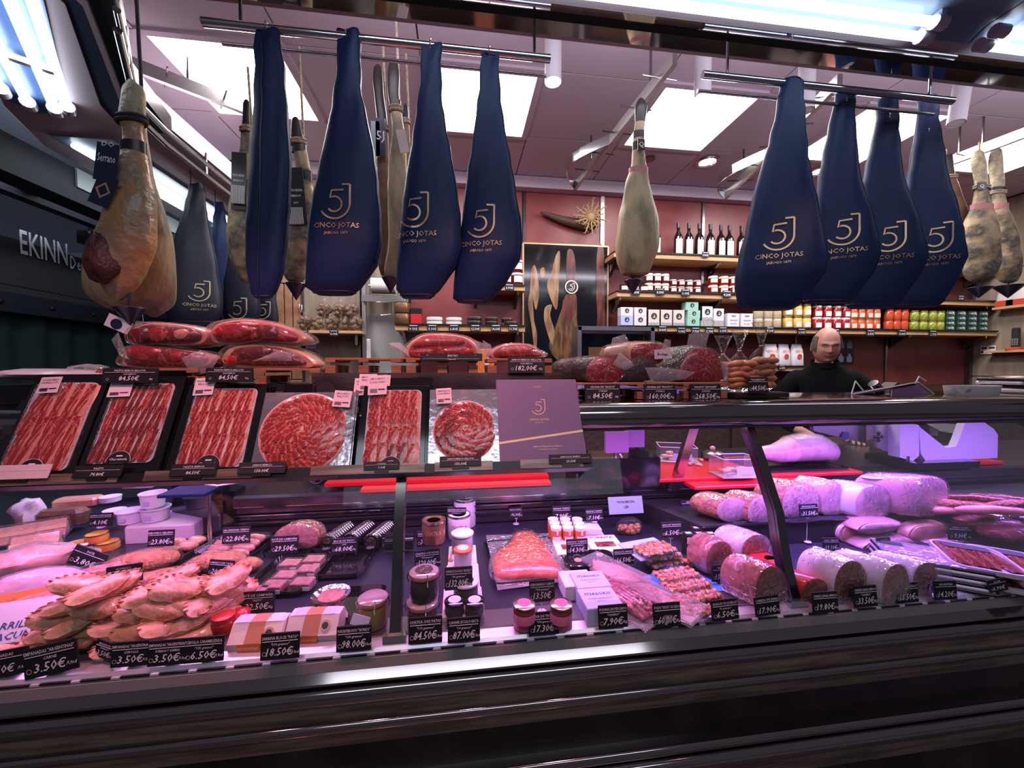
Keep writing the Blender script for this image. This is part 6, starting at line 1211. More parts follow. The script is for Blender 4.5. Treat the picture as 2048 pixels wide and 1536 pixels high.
# clear boxes with trimmings
def clearbox(u, v, W, D, H, rz, lab):
    o = thing('clear_container', lab, 'container', P(u, v, Z=ZB+.001), rz, 'clear plastic containers with trimmings')
    for x_, y_, a1, b1 in ((0, -D/2, W, .002), (0, D/2, W, .002), (-W/2, 0, .002, D), (W/2, 0, .002, D)): MB().box((x_, y_, H/2), (a1, b1, H)).build('wall', JARG, o)
    MB().box((0, 0, .002), (W, D, .003)).build('bottom', K['casing_white'], o); MB().tube([(-W/2, -D/2, H), (W/2, -D/2, H), (W/2, D/2, H), (-W/2, D/2, H), (-W/2, -D/2, H)], .002, 6).build('rim', K['tub'], o)
    random.seed(int(u)); m = MB(); [m.ell((rnd(-.35, .35)*W, rnd(-.3, .3)*D, .012+rnd(0, .02)), (.018, .015, .008), 8, 5, nz=.4, seed=i) for i in range(9)]; tag_(m.build('trimmings', K['chicken'], o, True), kind='stuff'); MB().box((W*.1, -D/2-.0015, H*.4), (W*.5, .001, H*.42)).build('label', K['card_blue'], o)
    return o
clearbox(1352, 920, .16, .12, .07, R_(-20), 'clear plastic box with trimmings beside the scale'); clearbox(1468, 950, .15, .10, .075, R_(-4), 'clear plastic pack with printed labels on the red board')
for i, (u, v) in enumerate(((1380, 930), (1392, 927), (1402, 922), (1398, 932))): o = thing('meat_scrap', 'small raw meat scrap on the red board, %s' % ORD[i], 'meat scrap', P(u, v, Z=ZB), rnd(0, 3), 'meat scraps on the red board'); MB().ell((0, 0, .006), (.016, .009, .007), 10, 6, nz=.4, seed=i).build('scrap', K['chicken'], o, True)
o = thing('pink_knob_lid', 'small metal lid with pink knob behind the clear pack', 'lid', P(1425, 905, Z=ZWK+.06)); MB().lathe([(.05, -.058), (.05, 0), (.03, .012)], 16).build('pot', K['steel_dark'], o, True); MB().ell((0, 0, .02), (.013, .013, .012)).build('knob', K['fat'], o, True)
# roll end, cable, worktop scraps
o = thing('paper_tube', 'grey cardboard roll end poking out beside the red boards', 'roll', P(632, 968, Z=ZWK)); MB().rings([[Vector((r*math.cos(t), y_, .026+r*math.sin(t))) for t in [6.283*i/20 for i in range(20)]] for r, y_ in ((.024, .0), (.026, .0), (.026, .25), (.024, .25))], cap0=False, cap1=False).build('tube', K['work_pipe'] if 'work_pipe' in K else K['grey_strip'], o, True); MB().rings([[Vector((.022*math.cos(t), y_, .026+.022*math.sin(t))) for t in [6.283*i/20 for i in range(20)]] for y_ in (.24, .02)], cap1=False).build('core', K['black'], o, True)
o = thing('cable', 'white cable hanging under the leaning rack', 'cable', P(440, 975, Y=1.35)); MB().tube([P(u, v, Y=1.35)-P(440, 975, Y=1.35) for u, v in ((395, 962), (410, 968), (435, 971), (470, 966), (500, 960), (540, 940))], .003, 8).build('cable', K['cable'], o, True)
o = thing('clear_pack_steel', 'small crumpled clear packet lying on the left red boards', 'packet', P(880, 957, Z=.976), group='small loose packets'); MB().ell((0, 0, .006), (.07, .02, .006), 14, 6, nz=.5).build('film', FILM_M, o, True); MB().ell((.06, 0, .008), (.03, .012, .008), 12, 6).build('stub', K['chicken'], o, True)

# ================================================================ inside the case
ZD = .816
def loaf(u, v, wpx, hpx, lab, skin, face, back=(-.35, .93), L=.16, Z=ZD, shape='dome', wrap=True, yaw=0, cat='cooked meat', name='meat_loaf', group='cooked meats in the case', tilt=0):
    "u, v = bottom centre of the cut face"
    p = P(u, v, Z=Z); W, H = px(wpx, p)*1.1, px(hpx, p)*1.12
    o = thing(name, lab, cat, p, R_(yaw), group)
    n = 24; pts = []
    for i in range(n):
        t = 6.28319*i/n; c, s = math.cos(t), math.sin(t)
        if shape == 'dome': x = W/2*math.copysign(abs(c)**(.55 if s < 0 else .95), c); z = H*(.42+(.58*s if s > 0 else .42*-abs(s)**.45))
        elif shape == 'round': x = W/2*c; z = H*(.5+.5*s)
        else: x = W/2*math.copysign(abs(c)**.7, c); z = H*(.5+.5*math.copysign(abs(s)**.7, s))
        pts.append(Vector((x, 0, max(0, z))))
    c0 = Vector((0, 0, H*.48)); bd = Vector((back[0], back[1], 0))*L*(.62 if Z < .85 else .72)
    def ring(s, f, dy=0): return [c0+(q-c0)*s+bd*f+Vector((0, dy, 0)) for q in pts]
    fz = lambda r: [Vector((q.x, q.y, max(q.z, 0))) for q in r]
    MB().rings([fz(ring(x_, f)) for x_, f in ((.96, 0), (1, .05), (1.03, .4), (1.0, .8), (.85, .95), (.5, 1.02))]).build('skin', K[skin], o, True)
    MB().rings([ring(.97, 0, -.0008), ring(.93, 0, -.002), ring(.4, 0, -.004), ring(.1, 0, -.004)]).build('cut_face', K[face], o, True)
    if wrap: MB().rings([fz(ring(x_, f, dy)) for x_, f, dy in ((.6, 0, -.007), (1.03, 0, -.004), (1.08, .4, 0), (1.03, .85, 0), (.5, 1.06, 0))]).build('clear_wrap', FILM, o, True)
    return o
ZRS = ZD+.080
loaf(1464, 1044, 64, 44, 'round pink cooked ham roll, first from left on the black step', 'spiced', 'hamcooked', (-.5, .86), .15, ZRS, 'round'); loaf(1522, 1044, 56, 48, 'spice crusted ham, second from left on the black step', 'spiced', 'mortadella', (-.5, .86), .14, ZRS, 'dome'); loaf(1600, 1035, 76, 62, 'speckled ham half with herb crust right of the glass post', 'spiced', 'mortadella', (-.5, .86), .15, ZRS, 'dome')
o = loaf(1664, 1030, 48, 62, 'narrow pale ham with orange sticker behind its cut', 'hamskin', 'hamcooked', (-.6, .8), .15, ZRS, 'dome'); 
o = loaf(1744, 1034, 72, 58, 'pale ham with big orange sticker on its top', 'casing_white', 'hamcooked', (-.6, .8), .16, ZRS, 'dome'); MB().ell((-.055, .07, px(58, o.location)*.93), (.034, .03, .008), 14, 6).build('sticker', K['orange'], o, True)
o = loaf(1855, 1033, 84, 72, 'largest film wrapped ham with sliced end at the right of the step', 'hamskin', 'hamcooked', (-.85, .52), .24, ZRS, 'sq'); MB().ell((-.13, .07, px(72, o.location)*1.0), (.06, .03, .006), 14, 6).build('label', K['casing_white'], o, True)
# lower row right
loaf(1440, 1150, 58, 62, 'wine red muzzle loaf in clear film', 'headcheese', 'headcheese', (-.25, .96), .13); loaf(1512, 1132, 62, 58, 'white cased loaf with grey brown cut behind the muzzle loaf', 'casing_white', 'pate', (-.40, .9), .17)
loaf(1540, 1215, 62, 76, 'boar head loaf with dark speckled cut before the glass post', 'casing_white' if False else 'headcheese', 'pate_dark', (-.45, .88), .16); loaf(1628, 1205, 60, 44, 'red topped pate loaf right of the glass post', 'red_pack', 'pate_dark', (-.45, .88), .14, wrap=False)
loaf(1700, 1206, 70, 78, 'broad dark brown pate with rounded top', 'casing_white', 'pate_dark', (-.30, .95), .16); loaf(1790, 1208, 58, 74, 'white cased pate with reddish brown cut, middle of the trio', 'casing_white', 'pate', (-.50, .86), .20); loaf(1848, 1190, 54, 60, 'smallest rounded pate at the right of the trio', 'casing_white', 'pate', (-.50, .86), .17)
# red printed packets
for i, (u, v, w_) in enumerate(((1540, 1150, 50), (1564, 1160, 40))): o = thing('red_packet', 'red printed meat packet behind the boar head loaf, %s' % ('left', 'right')[i], 'packet', P(u, v, Z=ZD), group='red printed packets'); MB().rbox((0, .03, .022), (px(w_, o.location), .07, .044), .012).build('packet', K['red_pack'], o); MB().box((0, -.0065, .02), (px(w_*.6, o.location), .001, .02)).build('label', K['card_white'], o)
# ham cuts behind
for i, (pts, lab, Y, bm, fm) in enumerate((([(1676, 1075), (1680, 1055), (1695, 1046), (1720, 1050), (1760, 1060), (1800, 1075), (1790, 1090), (1740, 1095), (1700, 1092)], 'pink ham knuckle lying behind the broad dark pate', 1.18, 'hamskin', 'chicken'), ([(1712, 1060), (1730, 1046), (1765, 1042), (1800, 1044), (1805, 1052), (1780, 1062), (1740, 1068)], 'pink ham slab laid over the knuckle', 1.14, 'hamskin', 'hamcooked'), ([(1725, 1100), (1735, 1085), (1760, 1078), (1810, 1076), (1835, 1086), (1834, 1100), (1790, 1106)], 'brown cooked meat half behind the white cased pate', 1.12, 'hamskin', 'pate'), ([(1815, 1080), (1820, 1058), (1840, 1048), (1890, 1048), (1893, 1070), (1880, 1084), (1850, 1092)], 'fatty cured piece left of the nine euro tag', 1.16, 'fat', 'fat'), ([(1850, 1098), (1858, 1086), (1900, 1080), (1938, 1082), (1930, 1092), (1890, 1100)], 'thin brown edged piece below the fatty cured piece', 1.13, 'hamskin', 'spiced'))):
    slabmeat('ham_cut', 'cooked meat', lab, pts, Y, .09, None, 'cooked meats in the case', body=bm, face=fm, inset=.85)
# sliced trays right
GTR = 'sliced meat trays at the right of the case'
for i in range(7):
    o = thing('sliced_tray', 'flat purple lit tray of slices in the big stack, %s' % ('bottom', 'second from bottom', 'third from bottom', 'fourth from bottom', 'fifth from bottom', 'sixth from bottom', 'top')[i], 'meat tray', P(1912, 1178, Z=ZD)+Vector((-.0+i*.003, .07+i*.002, i*.008)), R_(-34), GTR); MB().rbox((0, 0, .004), (.22, .14, .007), .003).build('tray', K['casing_white' if i % 2 else 'black'], o)
    MB().rbox((0, 0, .0075), (.20, .12, .003), .001).build('sliced_meat', K['hamcooked'], o)
    if i == 6: MB().box((0, 0, .0105), (.22, .14, .001)).build('clear_film', FILM_M, o); MB().box((-.07, .045, .0115), (.06, .025, .001)).build('label', K['ink'], o)
for i, (u, v, z) in enumerate(((1935, 1120, .05), (2010, 1130, .04), (2050, 1150, .02), (2010, 1160, .01))):
    o = thing('rounded_tray', 'pale rimmed rounded tray of dark slices at the far right, %s' % ('rearmost', 'second', 'third', 'front')[i], 'meat tray', P(u+15, v, Z=ZD+z), R_(-38), GTR); o.location.z = ZD+z
    rim = rrect(.15, .20, .035); inn = rrect(.138, .188, .03); MB().rings([rim, [q+Vector((0, 0, .012)) for q in rim], [q+Vector((0, 0, .012)) for q in inn], [q+Vector((0, 0, .006)) for q in inn]]).build('tray', K['casing_white'], o, 30)
    for j in range(4): put_slice(o, 'dark', -.05+j*.032, .0, .009, .155, .045, rnd(-.1, .1))
    MB().box((0, .065, .0135), (.10, .035, .001)).build('label', K['ink'], o)
# cured sticks right rear
for i in range(8):
    u, v = 1885+i*20, 1000+(i % 3)*12; o = thing('cured_stick', 'cured sausage stick in film at the right rear of the case, %s' % (ORD+['last'])[min(i, 8)], 'cured meat', P(u, v, Z=ZRS+.02+(i % 2)*.02), rnd(-.5, .1), 'cured sticks at the right rear')
    m = MB(); m.tube([(-.10, .02, 0), (-.08, .01, .004), (0, 0, .008), (.08, -.01, .004), (.10, -.02, 0)], [.006, .013, .015, .013, .006], 10); m.build('stick', K[('lean_dark', 'spiced', 'fat')[i % 3]], o, True); MB().tube([(.05, -.006, .005), (.12, -.03, .0)], .018, 10).build('clear_film', FILM, o, True)
for i, (u, v, w_) in enumerate(((1990, 1070, 60), (2030, 1090, 50))): o = thing('dark_pack', 'dark wrapped cured pack at the right edge, %s' % ('left', 'right')[i], 'cured meat', P(u, v, Z=ZD+.02), R_(-25), 'dark wrapped packs'); MB().ell((0, .02, .03), (px(w_, o.location), .05, .03), 14, 8, nz=.2).build('pack', K['lean_dark'], o, True); MB().ell((0, .02, .031), (px(w_, o.location)*1.06, .055, .033), 14, 8).build('clear_wrap', FILM, o, True)

# ---- middle: tins, caviar, salmon
def can(u, v, r, h, m, lab, Z=ZD, lid='tin_brown', grp='round tins in the case', label=None, tx=None):
    p = P(u, v, Z=Z); R0 = px(r, p); H = px(h, p); o = thing('tin', lab, 'tin', (p.x, p.y+R0, Z), group=grp)
    MB().lathe([(R0*.97, 0), (R0, .003), (R0, H-.003), (R0*.96, H)], 24).build('body', K[m], o, True); MB().lathe([(R0*1.03, H-.004), (R0*1.03, H+.002), (R0*.94, H+.002), (R0*.92, H-.002)], 24).build('rim', K['tin_edge'], o, True); MB().lathe([(R0*.92, H-.0015), (R0*.6, H), (.001, H)], 24, cap=False).build('lid', K[lid], o, True)
    if tx: MB().text(tx, H*.28, None, wrap=lambda X, Y_: Vector((R0*1.01*math.sin(X/R0), -R0*1.01*math.cos(X/R0), H*.45+Y_)), maxw=R0*1.5).build('lettering', K['label_red' if m == 'white' else 'gold'], o)
    return o, Z+H
_, z1 = can(866, 1092, 24, 44, 'tin_brown', 'lower brown crab tin at the back left of the middle pane'); can(866, 1092, 23, 44, 'tin_brown', 'upper brown crab tin with red lettering', z1+.002, tx='CHATKA')
can(918, 1082, 23, 46, 'white', 'white crab tin with red crab print', tx='CHATKA'); can(930, 1058, 22, 54, 'white', 'white tin standing behind the crab print tin', lid='tin_gold')
o = thing('mounting_board', 'pale printed card board under the caviar jars with wooden spoons', 'board', P(926, 1245, Z=ZD)); ww = px(84, o.location); dd = P(926, 1100, Z=ZD).y-o.location.y
for i in range(3): MB().rbox((0, dd*(i+.5)/3, .008), (ww*(1-.1*i*.6), dd/3-.002, .016), .002).build('card_box', K['card_cream'], o); MB().tube([(-ww*.36, dd*(i+.25)/3, .019), (-ww*.33, dd*(i+.6)/3, .020)], [.003, .002], 8).build('spoon_handle', K['card_brown'], o); MB().ell((-ww*.36, dd*(i+.2)/3, .018), (.008, .010, .003), 10, 5).build('spoon_bowl', K['card_brown'], o, True)
def glassjar(u, v, r, h, lab, fill, lid='rubber', Z=ZD, clip=True, top='tin_edge', grp='glass jars in the case', band=True, seal=None, fillh=.78, cat='jar'):
    p = P(u, v, Z=Z); R0 = px(r, p); H = px(h, p)*.92; o = thing('glass_jar', lab, cat, (p.x, p.y+R0, Z), group=grp)
    MB().lathe([(R0*.86, .001), (R0*.90, H*.05), (R0*.90, H*fillh), (R0*.5, H*fillh)], 20).build('contents', K[fill], o, True)
    MB().lathe([(R0*.9, 0), (R0*.97, H*.04), (R0*.97, H*.72), (R0*.86, H*.80), (R0*.86, H*.83)], 24, cap=False).build('glass', JARG, o, True)
    if band: MB().lathe([(R0*.9, H*.80), (R0*.99, H*.815), (R0*.99, H*.845), (R0*.9, H*.86)], 24).build('rubber_ring', K[lid], o, True)
    MB().lathe([(R0*.86, H*.85), (R0*1.0, H*.87), (R0*1.0, H*.95), (R0*.85, H)], 24).build('lid', K[top] if top in K else JARG, o, True)
    if fill == 'roe': MB().lathe([(R0*.98, H*.10), (R0*.985, H*.12), (R0*.985, H*.55), (R0*.98, H*.57)], 24, cap=False).build('label', K['pink_lid'], o, True)
    if seal: MB().lathe([(R0*.62, H*1.0), (R0*.62, H*1.008), (R0*.5, H*1.01)], 24).build('lid_print', K[seal], o, True)
    if clip:
        for s in (-1, 1): MB().tube([(s*R0*1.02, 0, H*.6), (s*R0*1.12, 0, H*.78), (s*R0*1.0, 0, H*.96)], .0016, 6).build('clip_wire', K['chrome'], o)
        MB().tube([(R0*.3, -R0*.95, H*.62), (R0*.3, -R0*1.1, H*.85), (R0*.3, -R0*.8, H*1.01)], .0018, 6).build('clip_wire', K['chrome'], o)
    return o, Z+H
K['lid_glass'] = mat('lid_glass', (.42,.30,.32), .15, coat=.8); K['dark_lid'] = mat('dark_lid', (.07,.055,.05), .25, c2=(.30,.24,.14), sc_=120, lo=.55, hi=.6)
oj, z1 = glassjar(842, 1268, 32, 56, 'lower clip jar of dark caviar at the left of the middle pane', 'caviar', top='lid_glass', seal='dark_lid'); o, _ = glassjar(846, 1262, 30, 62, 'upper clip jar of dark caviar with red ring', 'caviar', Z=ZD, top='lid_glass', seal='dark_lid'); o.location = oj.location+Vector((.004, .006, z1-ZD+.003))
glassjar(925, 1112, 23, 44, 'lidded plastic cup of pate behind the small glass jars', 'tub', Z=ZD+.017, clip=False, band=False, top='tub'); glassjar(926, 1138, 19, 38, 'small jar with orange rim behind the caviar tag', 'tub', Z=ZD+.017, clip=False, lid='rubber', top='rubber', seal='tub'); glassjar(932, 1212, 27, 42, 'low jar of grey caviar with printed lid in front of the orange rim jar', 'caviar', Z=ZD+.017, clip=False, band=False, top='tub', seal='dark_lid')
for i, u in enumerate((909, 950)): glassjar(u, 1252, 21, 46, 'dark caviar jar with white sticker, %s of the front pair' % ('left', 'right')[i], 'caviar', Z=ZD+.0, clip=False, band=False, top='gloss_black', seal='tub')
for i, u in enumerate((1052, 1128)):
    o, z1 = glassjar(u, 1268, 23, 34, 'lower trout roe jar, %s of the pink lidded pair' % ('left', 'right')[i], 'roe', clip=False, band=False, top='tin_edge'); glassjar(u, 1258, 23, 44, 'upper trout roe jar with pink lid, %s of the pair' % ('left', 'right')[i], 'roe', Z=z1, clip=False, band=False, top='tin_edge', seal='pink_lid')
# salmon on tray
def tray(u, v, W, D, lab, rz=0, Z=ZD, h=.018, m='gloss_black', name='tray', cat='tray', grp='black trays in the case'):
    p = P(u, v, Z=Z); o = thing(name, lab, cat, (p.x, p.y, Z), rz, grp); a = rrect(W*.92, D*.92, .015, 4); b = rrect(W, D, .02, 4); c = rrect(W*.97, D*.97, .018, 4)
    MB().rings([a, [q+Vector((0, 0, h)) for q in b], [q+Vector((0, 0, h)) for q in c], [q+Vector((0, 0, .003)) for q in rrect(W*.90, D*.90, .014, 4)]]).build('tray', K[m], o, 30)
    return o
tray(1050, 1125, .235, .27, 'black tray carrying the smoked salmon', R_(3))
o = thing('smoked_salmon', 'large orange smoked salmon side wrapped in clear film', 'fish', P(1052, 1172, Z=ZD+.012)); sp = lambda u, v, z=ZD+.016: P(u, v, Z=z)-o.location
out = smooth_closed([sp(u, v) for u, v in ((990, 1150), (988, 1118), (1008, 1104), (1020, 1090), (1030, 1074), (1062, 1070), (1082, 1085), (1105, 1118), (1124, 1150), (1100, 1158), (1060, 1157), (1020, 1160))], 4)
c = sum(out, Vector())/len(out); MB().rings([out, [c+(q-c)*1.0+Vector((0, 0, .010)) for q in out], [c+(q-c)*.9+Vector((0, .0, .022)) for q in out], [c+(q-c)*.5+Vector((0, .01, .034)) for q in out], [c+(q-c)*.1+Vector((0, .01, .036)) for q in out]]).build('fillet', K['salmon'], o, True)
out2 = [c+(q-c)*1.14 for q in out]; MB().rings([out2, [c+(q-c)*1.10+Vector((0, 0, .014)) for q in out], [c+(q-c)*.92+Vector((0, .0, .028)) for q in out], [c+(q-c)*.5+Vector((0, .01, .040)) for q in out]]).build('clear_wrap', FILM, o, True)
flp = [sp(u, v) for u, v in ((972, 1070), (1110, 1066), (1148, 1160), (995, 1180))]; MB().rings([[q+Vector((0, 0, -.001)) for q in flp], [q+Vector((0, 0, .0)) for q in flp]]).build('film_sheet', FILM_M, o)
# anchovy jars and boxes
GJ = 'small anchovy jars with white lids'; pj = None
for r in range(3):
    for c_ in range(3):
        u, v = 1112+c_*24-r*3, 1082-r*9; p = P(u, v, Z=ZD+.012); lab = 'tiny anchovy jar with white lid, %s row, %s' % (('front', 'middle', 'rear')[r], ORD[c_])
        if pj is None: pj = jar(lab, group=GJ, r=px(11.5, p), h=px(36, p), body='jam_orange', lid='white', labm='card_white', loc=(p.x, p.y, ZD), lh=(.05, .55)); MB().box((0, -px(12, p), px(30, p)), (.006, .001, px(14, p))).build('paper_seal', K['white'], pj)
        else: clone(pj, (p.x, p.y, ZD), rnd(-.1, .1), lab)
def fbox(u, v, W, D, H, lab, m='card_white', rz=0, Z=ZD, tx=(), window=None, grp='flat boxes in the middle of the case', tm='ink', tilt=0):
    p = P(u, v, Z=Z); o = thing('carton', lab, 'box', (p.x, p.y, Z), R_(rz), grp); 
    if tilt: o.rotation_euler = (R_(tilt), 0, R_(rz))
    MB().rbox((0, D/2, H/2), (W, D, H), .002).build('box', K[m], o)
    if tx: g = MB(); [g.text(t_, D*s_, (0, D*y_, H+.0006), (1, 0, 0), (0, 1, 0), maxw=W*.85) for t_, s_, y_ in tx]; g.build('lettering', K[tm], o)
    if window: MB().box((0, D*window[0], H+.0006), (W*.6, D*window[1], .0008)).build('window', K['lean_dark'], o)
    return o
TY = (('YURRITA', .17, .76),)
fbox(1186, 1084, .085, .075, .022, 'white flat fish box right of the tiny jars, lower', rz=-4, tx=TY); fbox(1180, 1070, .085, .07, .02, 'white flat fish box right of the tiny jars, upper', rz=-4, Z=ZD+.024, tx=TY)
fbox(1150, 1120, .11, .12, .02, 'white windowed anchovy box partly behind its tag', rz=-3, tx=TY, window=(.4, .3)); fbox(1220, 1114, .11, .12, .02, 'white windowed anchovy box with its name fully showing', rz=-3, tx=TY, window=(.4, .3))
for i, (u, v) in enumerate(((1163, 1150), (1207, 1138))):
    o = thing('tin', 'flat black oval fish tin, %s of the pair' % ('front left', 'rear right')[i], 'tin', P(u, v, Z=ZD), R_(-6), 'flat black fish tins'); a = rrect(.085, .07, .025, 5); MB().rings([a, [q+Vector((0, 0, .026)) for q in a], [q*.93+Vector((0, 0, .028)) for q in a]]).build('can', K['gloss_black'], o, 30)
    o.location.y += .035; MB().rings([[q*.95+Vector((0, 0, .0275)) for q in a], [q*.95+Vector((0, 0, .0285)) for q in a], [q*.91+Vector((0, 0, .0285)) for q in a]], cap0=False, cap1=False).build('rim', K['steel_dark'], o); MB().lathe([(.012, .028), (.011, .0292)], 12).build('emblem', K['gold'], o); MB().tube([(-.01, .02, .031), (0, .028, .031), (.01, .02, .031)], .0016, 6).build('pull_ring', K['steel'], o, True)
TI = (('ITSASOKO', .17, .62), ('PUDING DE PESCADO', .07, .42), ('DE ROCA', .06, .3))
fbox(1212, 1250, .092, .085, .042, 'white and blue fish pudding box, front one of three', 'card_blue', 0, tx=TI, tm='logo_blue'); fbox(1190, 1208, .092, .08, .044, 'white and blue fish pudding box, rear one of three', 'card_blue', 0, tx=TI, tm='logo_blue'); fbox(1162, 1200, .085, .08, .038, 'white fish pudding box peeping out at the left of the pair', 'card_white', 0)
# octopus and fish packs
o = thing('octopus_pack', 'dark red cooked octopus tentacles in a clear pack', 'seafood pack', P(1250, 1205, Z=ZD+.01), R_(28), 'clear seafood packs'); MB().rbox((0, 0, .002), (.11, .20, .004), .002).build('backing', FILM_M, o)
for i in range(5): MB().tube([(-.03+i*.015, .09, .008), (-.02+i*.010, .03, .018), (-.024+i*.012, -.03, .014), (-.028+i*.014, -.08, .008)], [.010, .014, .012, .006], 10).build('tentacle', K['octopus'], o, True)
m = MB(); random.seed(3); [m.ell((rnd(-.03, .03), rnd(-.08, .08), .026), (.005, .005, .004), 6, 4) for i in range(40)]; tag_(m.build('suckers', K['headcheese'], o, True), kind='stuff'); MB().ell((0, 0, .01), (.06, .105, .024), 16, 8).build('clear_film', FILM, o, True)
for i, (u, v, rz) in enumerate(((1290, 1200, 24), (1322, 1206, 34), (1228, 1150, 30))):
    o = thing('fish_pack', ('pale folded fish pack right of the octopus', 'narrow fish pack with red and green pieces by the blue mat', 'pinkish fish pack behind the octopus')[i], 'seafood pack', P(u, v, Z=ZD+.008), R_(rz), 'clear seafood packs'); MB().rbox((0, 0, .006), (.085, .19, .010), .003).build('pack', K['casing_white' if i < 2 else 'headcheese'], o); MB().ell((0, -.0, .012), (.032, .08, .01), 14, 6, nz=.5, seed=i).build('fish', K[('headcheese', 'anchovy', 'chicken')[i]], o, True); MB().rbox((0, 0, .016), (.09, .20, .014), .004).build('clear_film', FILM_M, o)
# skewer packs with header cards
o = thing('skewer_bag', 'upright bag of pickles with pale blue printed header card', 'bag', P(1262, 1072, Z=ZD), 0, 'pickle skewer packs'); cz = px(52, o.location)
MB().rbox((0, .02, cz*1.0+.012), (px(74, o.location), .004, px(34, o.location)), .001).build('header_card', K['palegreen'], o, rot=(R_(-16), 0, 0)); g = MB(); g.text('TXURI·BELTZA', .011, (0, .016, cz+.020), maxw=.07); g.ell((0, .017, cz+.006), (.010, .001, .006), 12, 4); g.build('lettering', K['darkgreen'], o, rot=(R_(-16), 0, 0))
random.seed(5); m = MB(); [m.ell((rnd(-.035, .035), rnd(0, .02), .012+rnd(0, .022)), (.012, .008, .009), 8, 5) for i in range(22)]; tag_(m.build('pickles', K['mussel'], o, True), kind='stuff'); MB().ell((0, .015, .03), (.052, .022, .034), 16, 8).build('clear_bag', FILM, o, True)
def gilda(u, v, W, D, H, m_, lab, rz, Z=ZD, card=None):
    o = thing('skewer_pack', lab, 'seafood pack', P(u, v, Z=Z), R_(rz), 'pickle skewer packs'); random.seed(int(u+v))
    if card: MB().rbox((-.0, D*.45, .002), (W*1.25, D*1.6, .003), .001).build('header_card', K[card], o)
    for r in range(3):
        for c_ in range(7):
            MB().ell((-W*.44+W*.88*c_/6, -D*.3+D*.3*r, .008+H*.4), (W*.082, D*.17, H*.34), 8, 5, nz=.45, seed=c_+r).build('skewered_bite', K[m_ if (c_+r) % 3 else ('anchovy' if m_ == 'mussel' else 'mussel')], o, True)
    MB().ell((0, 0, H*.55), (W*.54, D*.62, H*.95), 16, 8).build('clear_film', FILM, o, True); return o
gilda(1310, 1108, .115, .075, .022, 'mussel', 'golden skewer pack with pale green header, top of the rear pile', 12, ZD+.040, 'palegreen'); gilda(1318, 1118, .120, .075, .022, 'mussel', 'golden skewer pack, middle of the rear pile', 10, ZD+.020); gilda(1330, 1130, .125, .075, .020, 'mussel', 'golden skewer pack, bottom of the rear pile', 10, ZD)
o = tag_(MB().rbox((0, 0, .001), (.20, .20, .002), .0005).build('blue_mat', K['skyblue'], None, False, P(1372, 1178, Z=ZD+.001), (0, 0, R_(22))), 'bright blue mat under the front skewer packs', 'mat')
gilda(1352, 1160, .118, .06, .022, 'anchovy', 'pink skewer pack, rearmost on the blue mat', 8, ZD+.018); gilda(1372, 1180, .122, .06, .022, 'anchovy', 'pink skewer pack, middle on the blue mat', 8, ZD+.012); gilda(1394, 1202, .118, .06, .022, 'anchovy', 'pink skewer pack, front one on the blue mat', 8, ZD+.004); gilda(1400, 1234, .075, .04, .020, 'anchovy', 'small skewer pack nearest the front rail', 4, ZD)
# black cartons
pb = None
for t in range(2):
    for r in range(3):
        for c_ in range(2 if r else 3):
            u, v = 1420-c_*22-r*6, 1106-r*12; p = P(u, v, Z=ZD); lab = 'small black carton with white lid print, %s layer, %s row, %s' % (('lower', 'upper')[t], ('front', 'middle', 'rear')[r], ORD[c_].replace('left', 'right') if c_ else 'rightmost')
            lab = lab.replace('leftmost', 'rightmost')
            if pb is None:
                pb = thing('small_carton', lab, 'box', (p.x, p.y, ZD), R_(-4), 'small black cartons'); MB().rbox((0, 0, .0165), (.030, .030, .033), .001).build('box', K['matte_black'], pb); MB().box((0, -.0155, .014), (.024, .001, .02)).build('front_label', K['card_cream'], pb); MB().box((0, 0, .0335), (.018, .012, .0008)).build('lid_label', K['card_white'], pb)
            else: clone(pb, (p.x, p.y, ZD+t*.034), None, lab)
fbox(1400, 1118, .06, .05, .024, 'low pink and black box before the black cartons', 'card_cream', -20)

# ---- left pane
tray(580, 1155, .17, .21, 'black tray with square pate packs', R_(-4)); tray(690, 1130, .15, .18, 'empty glossy black tray right of the pate packs', R_(-2)); tray(700, 1215, .16, .14, 'black tray under the foil cup and the clip jar', R_(-2)); tray(585, 1100, .16, .10, 'black tray under the country pate slab', R_(-2)); tray(700, 1092, .24, .09, 'black tray under the ribbed duck blocks', R_(-1))
for i, (u, v) in enumerate(((512, 1190), (548, 1178), (606, 1172), (572, 1158), (616, 1146), (582, 1134), (628, 1126))):
    o = thing('pate_pack', 'square coarse pate slice in a clear pack, %s' % ('front left', 'second from front left', 'front right', 'third row left', 'third row right', 'rear left', 'rear right')[i], 'pate', P(u, v, Z=ZD+.012), R_(-6), 'square pate packs'); MB().rbox((0, .0, .008), (.052, .040, .016), .002).build('slice', K['pate'], o); MB().rbox((0, 0, .010), (.062, .048, .020), .004).build('clear_pack', FILM, o); MB().box((.02, -.026, .006), (.018, .001, .010)).build('label', K['white'], o)
loaf(592, 1098, 78, 44, 'country pate slab with crust and big pink cut', 'spiced', 'pate', (.25, .95), .09, ZD+.014, 'dome'); 
